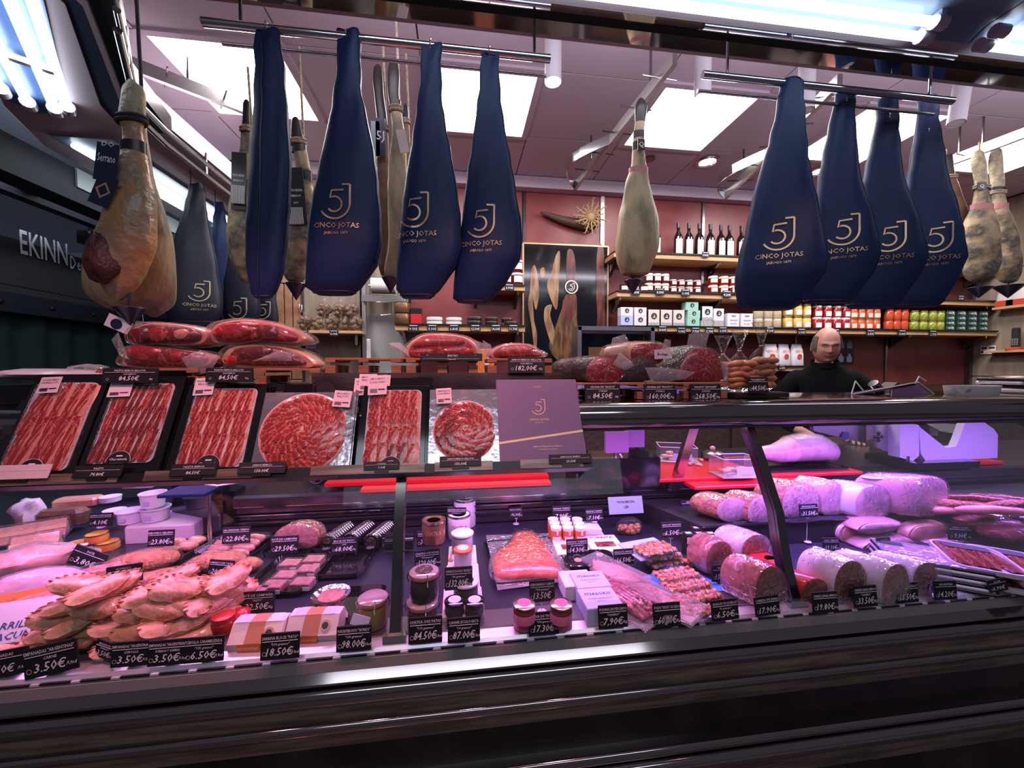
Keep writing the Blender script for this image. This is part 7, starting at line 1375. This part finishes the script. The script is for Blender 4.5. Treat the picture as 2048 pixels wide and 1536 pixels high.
for i, (u, v) in enumerate(((655, 1102), (700, 1098), (742, 1100))):
    o = thing('duck_block', 'ribbed black wrapped duck liver roll, %s of three' % ORD[i], 'foie gras block', P(u, v, Z=ZD+.012), group='ribbed duck liver rolls'); m = MB(); n_ = 22
    m.rings([[Vector((.30*y_+(.024+(.0016 if j % 2 else 0))*math.cos(t), y_, .026+(.024+(.0016 if j % 2 else 0))*math.sin(t))) for t in [6.283*i_/14 for i_ in range(14)]] for j, y_ in [(j, j*.0055) for j in range(n_)]]); m.build('roll', K['rib_black'], o, 30)
    for j in range(1, 21, 2): y_ = j*.0055; MB().tube([(.30*y_+.0262*math.cos(t), y_, .026+.0262*math.sin(t)) for t in [6.283*i_/14 for i_ in range(15)]], .0007, 4).build('rib', K['steel'], o)
    MB().lathe([(.017, 0), (.012, .003)], 14).build('end_knot', K['steel_dark'], o, True, loc=(0, -.003, .026), rot=(R_(90), 0, 0)); MB().ell((-.002, -.004, .010), (.014, .008, .004), 10, 5).build('film_tail', FILM_M, o, True)
o = thing('black_roll', 'smooth black roll behind the left glass post', 'foie gras block', P(800, 1098, Z=ZD+.012)); MB().tube([(-.045, 0, .025), (.045, 0, .025)], .025, 18).build('roll', K['gloss_black'], o, 40)
o = thing('foil_cup', 'round pate in a crumpled silver foil cup', 'pate', P(655, 1225, Z=ZD+.012)); o.location.y += .03; MB().lathe([(.026, 0), (.034, .02), (.046, .030), (.040, .026), (.03, .020)], 18).build('foil', K['foil'], o, True); MB().lathe([(.031, .004), (.031, .026), (.02, .027)], 20).build('pate', K['pate'], o, True); MB().rbox((-.05, -.02, .004), (.03, .02, .006), .002).build('label', K['white'], o)
o, _ = glassjar(740, 1268, 30, 66, 'big clip jar of yellow duck liver right of the foil cup', 'mustard', Z=ZD+.006, top='lid_glass', seal='salmon' if False else None, fillh=.72); MB().rbox((-.03, -.045, .012), (.04, .002, .022), .001).build('hang_tag', K['card_blue'], o, rot=(R_(-20), R_(20), 0))
# gable boxes
for i, (u, v, z_) in enumerate(((508, 1302, 0), (622, 1286, 0))):
    o = thing('gable_box', 'cream gable carton of duck block with round seal, %s of two' % ('left', 'right')[i], 'box', P(u, v, Z=ZD), R_(-3), 'cream gable cartons'); W = px(100, o.location)
    pr = [(-.0, 0), (.0, .075), (.052, .062), (.045, .030)]
    m = MB(); m.rings([[Vector((x, y_, z)) for y_, z in ((0, 0), (-.004, .018), (.022, .050), (.050, .050), (.074, .018), (.07, 0))] for x in (-W/2, W/2)]); m.build('carton', K['card_cream'], o)
    for x0, x1, mm in ((-.44, -.20, 'card_blue'), (-.18, .14, 'card_brown'), (.16, .40, 'card_blue' if i else 'card_white')): m = MB(); m.quad((x0*W, .0215, .0505), (x1*W, .0215, .0505), (x1*W, .0505, .0508), (x0*W, .0505, .0508)); m.build('top_print', K[mm], o)
    MB().quad((-.18*W, -.0045, .019), (.14*W, -.0045, .019), (.14*W, .0212, .0500), (-.18*W, .0212, .0500)).build('front_print', K['card_brown'], o); MB().quad((-.30*W, -.0045, .002), (.14*W, -.0050, .002), (.14*W, -.0052, .018), (-.30*W, -.0048, .018)).build('name_print', K['orange'], o)
    MB().text('BLOC DE FOIE GRAS', .007, (-.08*W, -.0062, .008), maxw=W*.38).build('lettering', K['card_white'], o)
    MB().lathe([(.011, 0), (.011, .0012)], 18).build('round_seal', K['gold'], o, loc=(.27*W, .004, .036), rot=(R_(50), 0, 0)); MB().lathe([(.007, 0), (.007, .0006)], 14).build('seal_print', K['ink'], o, loc=(.27*W, .0025, .0365), rot=(R_(50), 0, 0))
o = thing('red_jar', 'red lidded jar half hidden left of the gable cartons', 'jar', P(448, 1268, Z=ZD), group='red onion jars'); MB().lathe([(.022, 0), (.024, .004), (.024, .03), (.020, .034)], 18).build('glass', K['jam_red'], o, True); MB().lathe([(.022, .033), (.023, .044), (.02, .046)], 18).build('lid', K['lid_red'], o, True)
o = thing('red_jar', 'red bag shaped packet lying behind the red lidded jar', 'packet', P(456, 1250, Z=ZD), group='red onion jars'); MB().ell((.01, .02, .014), (.035, .022, .014), 12, 6, nz=.3).build('packet', K['red_pack'], o, True)
# chicken trays, sausages, breaded loaves
o = tray(350, 1108, .15, .14, 'black tray with stuffed chicken pieces', R_(-12), h=.02)
for i, (dx, dy, s_) in enumerate(((-.04, -.02, 1), (.0, -.03, .9), (.035, -.0, 1), (-.01, .03, 1), (.04, .04, .8))): q_ = thing('chicken_piece', 'pale stuffed chicken piece, %s in its tray' % ('front left', 'front middle', 'right', 'rear middle', 'rear right')[i], 'raw chicken', o.location+Vector((dx, dy, .006)), rnd(-.6, .6), 'stuffed chicken pieces'); MB().ell((0, 0, .018), (.032*s_, .022, .017), 12, 8, nz=.3, seed=i).build('piece', K['chicken'], q_, True)
o = tray(470, 1105, .17, .15, 'black tray of pink fresh sausages under film', R_(-10), h=.016)
for i in range(9):
    q_ = thing('sausage', 'pink fresh sausage in the film covered tray, %s' % ('front row left', 'front row right', 'second row left', 'second row right', 'third row left', 'third row right', 'fourth row left', 'fourth row right', 'rear row')[i], 'sausage', o.location+Vector((-.036+.072*(i % 2)+(i//2)*.004, -.052+(i//2)*.026, .006+(i//2)*.005)), R_(-8)+rnd(-.05, .05), 'pink fresh sausages')
    MB().tube([(-.036, 0, .013), (-.030, 0, .013), (0, 0, .015), (.030, 0, .013), (.036, 0, .013)], [.003, .011, .0135, .011, .003], 10).build('casing', K['sausage'], q_, True)
MB().rbox((0, 0, .036), (.16, .14, .012), .004).build('clear_film', FILM, o)
for i, (u, v, rz, L, wd, z_, lab) in enumerate(((282, 1152, 20, .150, .042, 0, 'long breaded loaf before the chicken tray'), (325, 1180, 20, .13, .030, 0, 'reddish breaded loaf lying in front of the long one'), (428, 1150, 10, .130, .036, 0, 'breaded loaf in film left of the twenty euro tag'), (492, 1150, 12, .06, .026, 0, 'folded breaded piece right of the twenty euro tag'), (285, 1178, 18, .08, .022, .0, 'small breaded loaf behind the left pastries'))):
    o = thing('breaded_loaf', lab, 'breaded meat', P(u, v, Z=ZD), R_(rz), 'breaded meat loaves'); MB().ell((0, .02, wd*.8), (L*.62, wd, wd*.8), 18, 8, nz=.12, seed=i).build('loaf', K['breaded'], o, True); MB().ell((0, .02, wd*.82), (L*.65, wd*1.08, wd*.85), 16, 8).build('clear_film', FILM, o, True)
# empanadas
def empanada():
    o = thing('pastry', 'x', 'pastry', (0, 0, 0), 0, 'golden half moon pastries'); m = MB(); n = 14; vs = []
    L, Wd, H = .054, .046, .016
    prof_ = [(1.0, 0, .004), (1.04, .006, .006), (.93, .0, .0085), (.80, 0, .011), (.5, 0, .016), (.15, 0, .0175)]
    rs = []
    for s, dz, h in prof_:
        r = []
        for i in range(28):
            t = 6.28319*i/28; c, s_ = math.cos(t), math.sin(t); x = L*math.copysign(abs(c)**.9, c); y_ = Wd*(s_ if s_ > 0 else s_*.42)
            k_ = 1+(.035 if i % 2 else -.02)*(s > .9)*(s_ > -.2); r.append(Vector((x*s*k_, y_*s*k_, h+dz*.2+.012*(x/L)**2*0)))
        rs.append(r)
    m.rings([[Vector((q.x*.96, q.y*.96, 0)) for q in rs[0]]]+rs); b = m.build('crust', [K['dough'], K['dough2']], o, True)
    for q in b.data.vertices:
        q.co.z += .0035*noise.noise(Vector(q.co)*60)+.010*(q.co.x/L)**2*.6
    m = MB()
    for i in range(11):
        t = math.pi*(i+.5)/11; m.ell((L*1.0*math.cos(t), Wd*1.0*math.sin(t), .010+.006*math.cos(t)**2), (.0056, .0016, .0018), 7, 4)
    m.build('crimped_edge', K['dough'], o, True)
    return o
ep = empanada(); random.seed(11)
left = [(18, 1310, 0, 10), (50, 1300, .0, 20), (88, 1302, 0, 14), (110, 1276, .025, 30), (150, 1290, 0, 12), (120, 1246, .05, 12), (160, 1250, .045, 34), (198, 1262, .02, 16), (150, 1216, .08, 10), (190, 1222, .07, 30), (150, 1182, .115, 20), (200, 1190, .105, 36), (236, 1180, .10, 26), (238, 1212, .065, 22)]
right = [(250, 1300, 0, 16), (300, 1296, 0, 30), (350, 1288, 0, 40), (396, 1278, 0, 24), (236, 1272, .02, 40), (282, 1268, .03, 20), (330, 1262, .03, 44), (378, 1255, .025, 30), (420, 1262, .0, 44), (280, 1236, .055, 24), (322, 1228, .06, 34), (372, 1222, .055, 20), (418, 1218, .045, 50), (446, 1232, .015, 48), (306, 1200, .085, 30), (350, 1190, .09, 14), (396, 1186, .08, 40), (440, 1190, .06, 46), (470, 1200, .03, 50), (352, 1164, .105, 34), (460, 1170, .08, 52)]
wordsL = ['front', 'low', 'middle', 'high', 'top']
def orient(lst, side):
    global ep
    lst2 = sorted(lst, key=lambda t: (t[2], t[0])); rowsd = {}
    for t in lst2: rowsd.setdefault(round(t[2]/.03), []).append(t)
    nm = ('bottom', 'second', 'third', 'fourth', 'top')
    for r, ts in rowsd.items():
        ts.sort(key=lambda t: t[0])
        for j, (u, v, z, rz) in enumerate(ts):
            lab = 'half moon pastry in the %s heap, %s layer, %s' % (side, nm[min(r, 4)], ORD[j]); c = clone(ep, P(u, v, Z=ZD+z+.006), 0, lab); c.rotation_euler = (R_(rnd(8, 38)), R_(rnd(-16, 16)), R_(rz+rnd(-26, 22))); c.scale = (rnd(.80, .98), rnd(.85, 1.0), rnd(1.0, 1.4))
orient(left, 'left'); orient(right, 'right')
for ch in list(ep.children): bpy.data.objects.remove(ch)
bpy.data.objects.remove(ep)
o = tray(355, 1240, .29, .22, 'black tray under the right pastry heap', R_(0)); o = tray(130, 1245, .30, .22, 'black tray under the left pastry heap', R_(0))
for i, (u, v, w_, h_, lab) in enumerate(((140, 1262, .13, .05, 'hidden core tray lifting the left pastries'), )): pass
# left far: meat bags with orange band, wedges, tins, tubs
GM = 'soft meat bags at the left edge'
def printed_bag(u, v, Z, W, D, rx, rz, lab, cm, band, texts, tm, seed):
    o = thing('meat_bag', lab, 'meat bag', P(u, v, Z=ZD+Z), 0, GM, (R_(rx), 0, R_(rz))); MB().ell((0, 0, -.012), (W*.5, D*.5, .016), 20, 8, nz=.25, seed=seed).build('sliced_meat', K[cm], o, True); MB().ell((0, 0, -.012), (W*.54, D*.54, .020), 20, 8, nz=.25, seed=seed).build('clear_bag', FILM_M, o, True)
    c = MB().rbox((0, band[1]*D, .008), (W*.96, D*band[2], .003), .001).build('printed_band', K[band[0]], o); g = MB()
    for t_, s_, x_, y_ in texts: g.text(t_, s_, (x_*W, band[1]*D+y_*D, .0102), (1, 0, 0), (0, 1, 0), maxw=W*.6)
    g.build('lettering', K[tm], o)
printed_bag(48, 1128, .065, .25, .09, 30, 24, 'clear bag of pale pink slices behind the orange banded bag', 'fat', ('casing_white', .3, .10), (), 'ink', 3)
printed_bag(64, 1176, .075, .20, .10, 44, 20, 'clear bag of pink slices with orange printed band', 'hamcooked', ('orange', -.22, .30), (('cajare', .026, -.22, -.09),), 'card_brown', 7)
printed_bag(62, 1246, .050, .22, .12, 44, 12, 'pale violet printed bag in front of the orange banded bag', 'red_pack', ('tub', .05, .72), (('PARRILLERO', .020, -.05, -.12), ('VACUNO', .020, -.05, -.30)), 'logo_blue', 9)
o = thing('meat_bag', 'clear crinkled bag between the orange band and the yellow tins', 'meat bag', P(200, 1150, Z=ZD+.03), R_(20), GM); MB().ell((0, 0, 0), (.07, .04, .028), 18, 8, nz=.3).build('contents', K['headcheese'], o, True); MB().ell((0, 0, .002), (.085, .045, .034), 18, 8, nz=.3).build('clear_bag', FILM, o, True)
o = thing('meat_bag', 'pale fatty meat bag behind the orange band bag', 'meat bag', P(40, 1128, Z=ZD+.07), R_(26), GM); MB().ell((0, 0, 0), (.11, .05, .035), 20, 8, nz=.35, seed=5).build('bag', K['fat'], o, True); MB().ell((0, 0, .004), (.12, .054, .04), 20, 8, nz=.35, seed=5).build('clear_bag', FILM_M, o, True)
for i, (u, v, rz) in enumerate(((28, 1082, 30), (92, 1070, 30), (74, 1100, 28))):
    o = thing('wedge_pack', 'triangular pink deli pack at the left edge, %s' % ('left', 'right', 'front')[i], 'deli pack', P(u, v, Z=ZD+.03), R_(rz), 'triangular deli packs'); m = MB(); m.rings([[Vector((x, y_, z)) for y_, z in ((-.03, 0), (.03, 0), (0, .05))] for x in (-.05, .05)]); m.build('filling', K['chicken'], o); MB().box((0, -.017, .028), (.104, .003, .012), (R_(-30), 0, 0)).build('crust', K['fat_yellow'], o); MB().rings([[Vector((x, y_, z)) for y_, z in ((-.036, -.002), (.036, -.002), (0, .058))] for x in (-.056, .056)]).build('clear_pack', FILM, o)
for i, (u, v, z_, lab) in enumerate(((138, 1108, 0, 'yellow round tin at the left of the pyramid'), (200, 1106, 0, 'yellow round tin at the right of the pyramid'), (178, 1106, 1, 'yellow round tin on top of the pyramid'))):
    p = P(u, v, Z=ZD); R0 = .030; o = thing('tin', lab, 'tin', (p.x, p.y+R0, ZD+z_*.027), group='yellow round tins'); MB().lathe([(R0*.98, 0), (R0, .002), (R0, .024), (R0*.97, .026)], 22).build('body', K['yellow'], o, True); MB().lathe([(R0*1.04, .0235), (R0*1.04, .0265), (R0*.92, .0262), (R0*.9, .024)], 22).build('rim', K['tin_edge'], o, True); MB().lathe([(R0*.9, .0245), (R0*.3, .0245)], 20).build('lid', K['tub'], o, True); MB().lathe([(R0*1.03, 0), (R0*1.03, .002)], 22).build('bottom_rim', K['tin_edge'], o, True)
o = thing('pedestal', 'pinkish textured pedestal carrying the white tubs', 'pedestal', P(300, 1095, Z=ZD)); MB().rbox((-.0, .12, .03), (.22, .16, .06), .006).build('block', K['casing_white'], o)
zp = ZD+.062
for i, (u, v, z_, r, h, lab) in enumerate(((292, 1048, 0, 25, 26, 'lower white tub of the stacked pair'), (290, 1048, 1, 22, 28, 'upper open white tub of the stacked pair'), (242, 1052, 0, 24, 24, 'single white oval tub left of the stacked pair'))):
    p = P(u, v, Z=zp); R0, H = px(r, p), px(h, p); o = thing('tub', lab, 'tub', (p.x, p.y+R0, zp+z_*(H+.002)), group='white plastic tubs'); MB().lathe([(R0*.84, 0), (R0*.95, H*.9), (R0*1.04, H*.92), (R0*1.04, H), (R0*.95, H), (R0*.86, H*.55), (.001, H*.5)], 24, cap=False).build('tub', K['tub'], o, True); MB().box((0, -R0*.93, H*.4), (R0*.5, .002, H*.3)).build('print', K['card_blue'], o)
for i, (u, v, z_) in enumerate(((215, 1030, 0), (208, 1012, 1))): p = P(u, v, Z=zp); o = thing('tin', ('red sided oval tin left of the white tubs', 'pale oval tin above the red sided tin')[i], 'tin', (p.x, p.y+.03, zp-.01+z_*.02), group='oval tins on the pedestal'); MB().lathe([(.032, 0), (.033, .016), (.032, .018)], 20).build('body', K['label_red' if i == 0 else 'tub'], o, True); MB().lathe([(.034, .016), (.034, .020), (.03, .019)], 20).build('rim', K['tub'], o, True)
o = thing('paper_bag', 'white crumpled bag of cheese at the left rear', 'bag', P(58, 1032, Z=ZD+.05), 0, 'left rear packs'); MB().ell((0, 0, .01), (.05, .04, .055), 16, 10, nz=.45, seed=6).build('bag', K['sack'], o, True); o2 = thing('amber_block', 'dark amber film wrapped block at the left rear', 'deli block', P(128, 1040, Z=ZD+.04), R_(8), 'left rear packs'); MB().rbox((0, 0, .015), (.14, .06, .055), .014).build('block', K['ham_brown'], o2); MB().rbox((0, 0, .016), (.147, .066, .06), .016).build('clear_film', FILM, o2)
o = thing('amber_block', 'pale yellow topped pack behind the amber block', 'deli block', P(150, 1010, Z=ZD+.07), R_(8), 'left rear packs'); MB().rbox((0, .02, .01), (.14, .06, .03), .008).build('block', K['fat_yellow'], o)
o = thing('red_parcel', 'bright red packet at the rear left under the rack', 'packet', P(198, 985, Z=ZD+.08), R_(10)); MB().rbox((0, .1, .02), (.13, .05, .03), .01).build('packet', K['board_red'], o)
K['deep_blue'] = mat('deep_blue', (.006,.014,.05), .5, spec=.2)
o = thing('glass_shelf', 'blue purple glass shelf end at the rear left of the case', 'shelf', P(362, 992, Z=1.02)); MB().rbox((0, .05, 0), (.14, .10, .01), .002).build('pane', K['deep_blue'], o); MB().tube([(.05, .05, -.20), (.05, .05, 0)], .006).build('support', K['steel'], o)
o = thing('clear_bin', 'pale clear box behind the white tubs', 'container', P(250, 985, Z=ZD+.06), 0, 'left rear packs'); MB().rbox((0, .10, .05), (.12, .08, .10), .004).build('box', K['casing_white'], o)

# ---- tags inside the case
F = ZD+.004
ptag(-42, 1302, 54, 1352, 'cut off at the left frame edge', 'EMPANADAS', '3,50€', unit='/Und', roll=-8, Z=F); ptag(56, 1288, 152, 1346, 'second from the left along the front rail', 'EMPANADAS "ARGENTINAS"', '3.50€', 'CARNE', '/Und', roll=-10, Z=F); ptag(188, 1274, 236, 1324, 'turned away between the two pastry tags', 'EMPANADAS', '3,50€', '"ESPINACA"', '/Und', roll=6, yaw=-20, Z=F)
ptag(228, 1283, 302, 1330, 'reading onion pastry at the pastry front', 'EMPANADAS "ARGENTINAS"', '3.50€', 'CEBOLLA', '/Und', Z=F); ptag(301, 1280, 374, 1328, 'right of the onion pastry one', 'EMPANADAS "ARGENTINAS"', '3.50€', 'PUERROS Y GAMBAS', '/Und', Z=F); ptag(374, 1274, 446, 1322, 'for caramelised onion beside the gable cartons', 'CEBOLLA CARAMELIZADA', '6.50€', '"135 gramos"', '/Und', Z=F)
ptag(525, 1266, 598, 1316, 'with large digits before the gable cartons', 'SARRINA BLOCK "PATO"', '18.50€', '"210 gramos"', '/Und', Z=F); ptag(675, 1252, 742, 1300, 'before the big yellow clip jar', 'FOIE ENTIER PATO "TRUFADO"', '98.00€', '"130 gramos"', '/Und', Z=F)
ptag(484, 1183, 548, 1224, 'leaning on the square pate packs', 'PATÉ DE CAMPAÑA', '32.50€', '"PATO"', Z=F); ptag(544, 1072, 596, 1106, 'before the country pate slab', 'PATÉ DE CAMPAÑA', '29.50€', Z=F+.012); ptag(664, 1076, 714, 1106, 'violet lit before the ribbed duck liver rolls', 'BLOCK DE "PATO"', '68.00€', '100%', Z=F+.012); ptag(764, 1066, 812, 1096, 'behind the left glass post', 'MICUIT "PATO"', '95.00€', Z=F+.012)
ptag(448, 1054, 500, 1086, 'on a stalk above the pink sausages', 'SALCHICHAS CERDO', '22.80€', Z=F, pin=22); ptag(300, 1060, 348, 1092, 'on a stalk above the chicken tray', 'REDONDO RELLENO', '23.80€', Z=F, pin=24); ptag(420, 1120, 466, 1152, 'between the two breaded loaves', 'LOMBARDO YORK Y QUESO', '20.50€', Z=F, roll=8, pin=6); ptag(220, 1130, 285, 1164, 'above the left pastry heap', 'HORMAZO', '2.10€', unit='/Und', Z=F, roll=-6, pin=60); ptag(150, 1098, 206, 1136, 'tilted before the yellow tins', 'PATE', '3,80€', unit='', Z=F, roll=26, pin=20); ptag(182, 1026, 224, 1052, 'before the white tubs', 'QUESO CON LECHE', '4.10€', unit='', Z=F+.06, pin=2)
ptag(818, 1234, 884, 1284, 'in front of the stacked clip jars', 'CHATKA 100% PATAS', '84.50€', '"110 gramos"', '/Und', Z=F); ptag(896, 1235, 960, 1282, 'in front of the two dark caviar jars', 'CAVIAR ECOLOGICO', '87.00€', '"10 gramos"', '/Und', Z=F); ptag(890, 1134, 945, 1178, 'on a stalk above the low caviar jar', 'CAVIAR ECOLOGICO "RIOFRIO"', '132.00€', '"30 gramos"', '/Und', Z=F+.017, pin=26)
ptag(834, 1062, 882, 1092, 'on the brown crab tins', 'CHATKA 100% PATAS', '76.80€', '"310 gramos"', '/Und', Z=F+.03); ptag(830, 1100, 880, 1134, 'dim and low behind the clip jars', 'CHATKA 60% PATAS', '120.00€', '"310 gramos"', '/Und', Z=F, roll=-3); ptag(894, 1014, 932, 1042, 'held above the white crab tin', 'CHATKA 60% PATAS', '65.50€', '"310 gramos"', '/Und', Z=F+.04, roll=3, pin=6); ptag(1018, 1010, 1046, 1040, 'turned on its stalk at the rear of the salmon tray', 'SALMON AHUMADO', '96.00€', unit='/Kg', Z=F, roll=-8, yaw=-25, pin=8)
ptag(1058, 1161, 1110, 1202, 'between the pink lidded jars on a stalk', 'SALMON MARINADO "LOMITOS"', '13.50€', '"100 gramos"', unit='', Z=F, pin=22); ptag(1057, 1224, 1118, 1268, 'reading trout roe at the front rail', 'HUEVA DE TRUCHA', '17.30€', '"100 gramos"', '/Und', Z=F)
ptag(1104, 1012, 1142, 1040, 'above the tiny anchovy jars', 'ANCHOA "YURRITA"', '7.90€', unit='/Und', Z=F+.03, pin=2); ptag(1170, 1018, 1206, 1042, 'right of the one above the tiny jars', 'ANCHOA "YURRITA"', '7.10€', unit='/Und', Z=F+.044, pin=1); ptag(1132, 1078, 1176, 1108, 'standing on the windowed anchovy box', 'ANCHOA "YURRITA"', '14.30€', 'DEL CANTABRICO', '/Und', Z=F+.02); ptag(1226, 1098, 1268, 1128, 'beside the rear black fish tin', 'ANCHOA "EL CAPRICHO"', '16.50€', unit='/Und', Z=F+.01)
ptag(1195, 1210, 1256, 1254, 'with fish sketch before the fish pudding boxes', 'PUDING DE PESCADO', '7,90€', '"CASERO"', Z=F); ptag(1304, 1206, 1362, 1252, 'reading octopus at the front rail', 'PULPO "PATA" COCIDO', '60,00€', Z=F); ptag(1420, 1198, 1478, 1240, 'before the smallest skewer pack', 'GILDA DE "BOQUERON"', '6.50€', '"8 unidades"', '/Und', Z=F, roll=-2); ptag(1320, 1044, 1364, 1074, 'violet lit on a stalk by the black cartons', 'GILDA DE "ANCHOA"', '6.50€', unit='/Und', Z=F, pin=36); ptag(1360, 1000, 1392, 1022, 'small on a tall stalk behind the black cartons', 'GILDA', '7.80€', unit='', Z=F, pin=28)
ptag(1421, 1128, 1468, 1164, 'reading muzzle before the wine red loaf', 'MORROS', '15.80€', Z=F, roll=2); ptag(1506, 1190, 1560, 1232, 'before the boar head loaf', 'CABEZA DE JABALI', '17.90€', Z=F, roll=-3); ptag(1620, 1184, 1678, 1224, 'before the red topped pate loaf', 'CABEZA JABALI IBERICA', '19.80€', Z=F, roll=1); ptag(1702, 1172, 1756, 1212, 'before the broad dark pate', 'CABEZA JABALI IBERICA', '33.50€', '"CASERA"', Z=F); ptag(1786, 1166, 1838, 1204, 'before the middle pate of the trio', 'PATÉ DE "GANSO"', '15.50€', Z=F); ptag(1862, 1162, 1916, 1198, 'before the smallest rounded pate', 'GALANTINA', '14.20€', Z=F, roll=2); ptag(1976, 1150, 2010, 1190, 'turned away at the far right front', 'SALAMI', '6.90€', unit='', Z=F, roll=-14, yaw=-10)
ptag(1462, 1040, 1500, 1064, 'hanging on the step under the first ham roll', 'POLLO AL HORNO', '11.70€', Z=F+.04); ptag(1594, 1008, 1636, 1034, 'on a stalk before the speckled ham half', 'PECHUGA PAVO', '31.50€', Z=F, pin=50); ptag(1684, 1022, 1726, 1050, 'before the narrow pale ham', 'PECHUGA PAVO COCIDA', '10.90€', Z=F+.03); ptag(1738, 1020, 1770, 1046, 'before the ham with the big orange sticker', 'JAMON YORK', '15.95€', Z=F+.03, roll=-4); ptag(1642, 1074, 1680, 1104, 'before the pink ham knuckle', 'POLLO "IBERICA"', '19.10€', Z=F+.01, roll=3); ptag(1750, 1074, 1782, 1102, 'dim on a stalk on the brown meat half', 'LACON', '29.90€', Z=F, pin=14); ptag(1890, 1050, 1946, 1080, 'reading cooked loin at the right', 'CODILLO COCIDO', '9,00€', Z=F, roll=6, pin=10); ptag(1596, 1124, 1630, 1152, 'just right of the glass post', 'FIAMBRE DE PAVO', '14.10€', Z=F, roll=3); ptag(1814, 880, 1862, 908, 'tilted on a stalk before the slicer', 'JAMON COCIDO', '23,50€', Z=ZWK+.004, roll=8, pin=18)
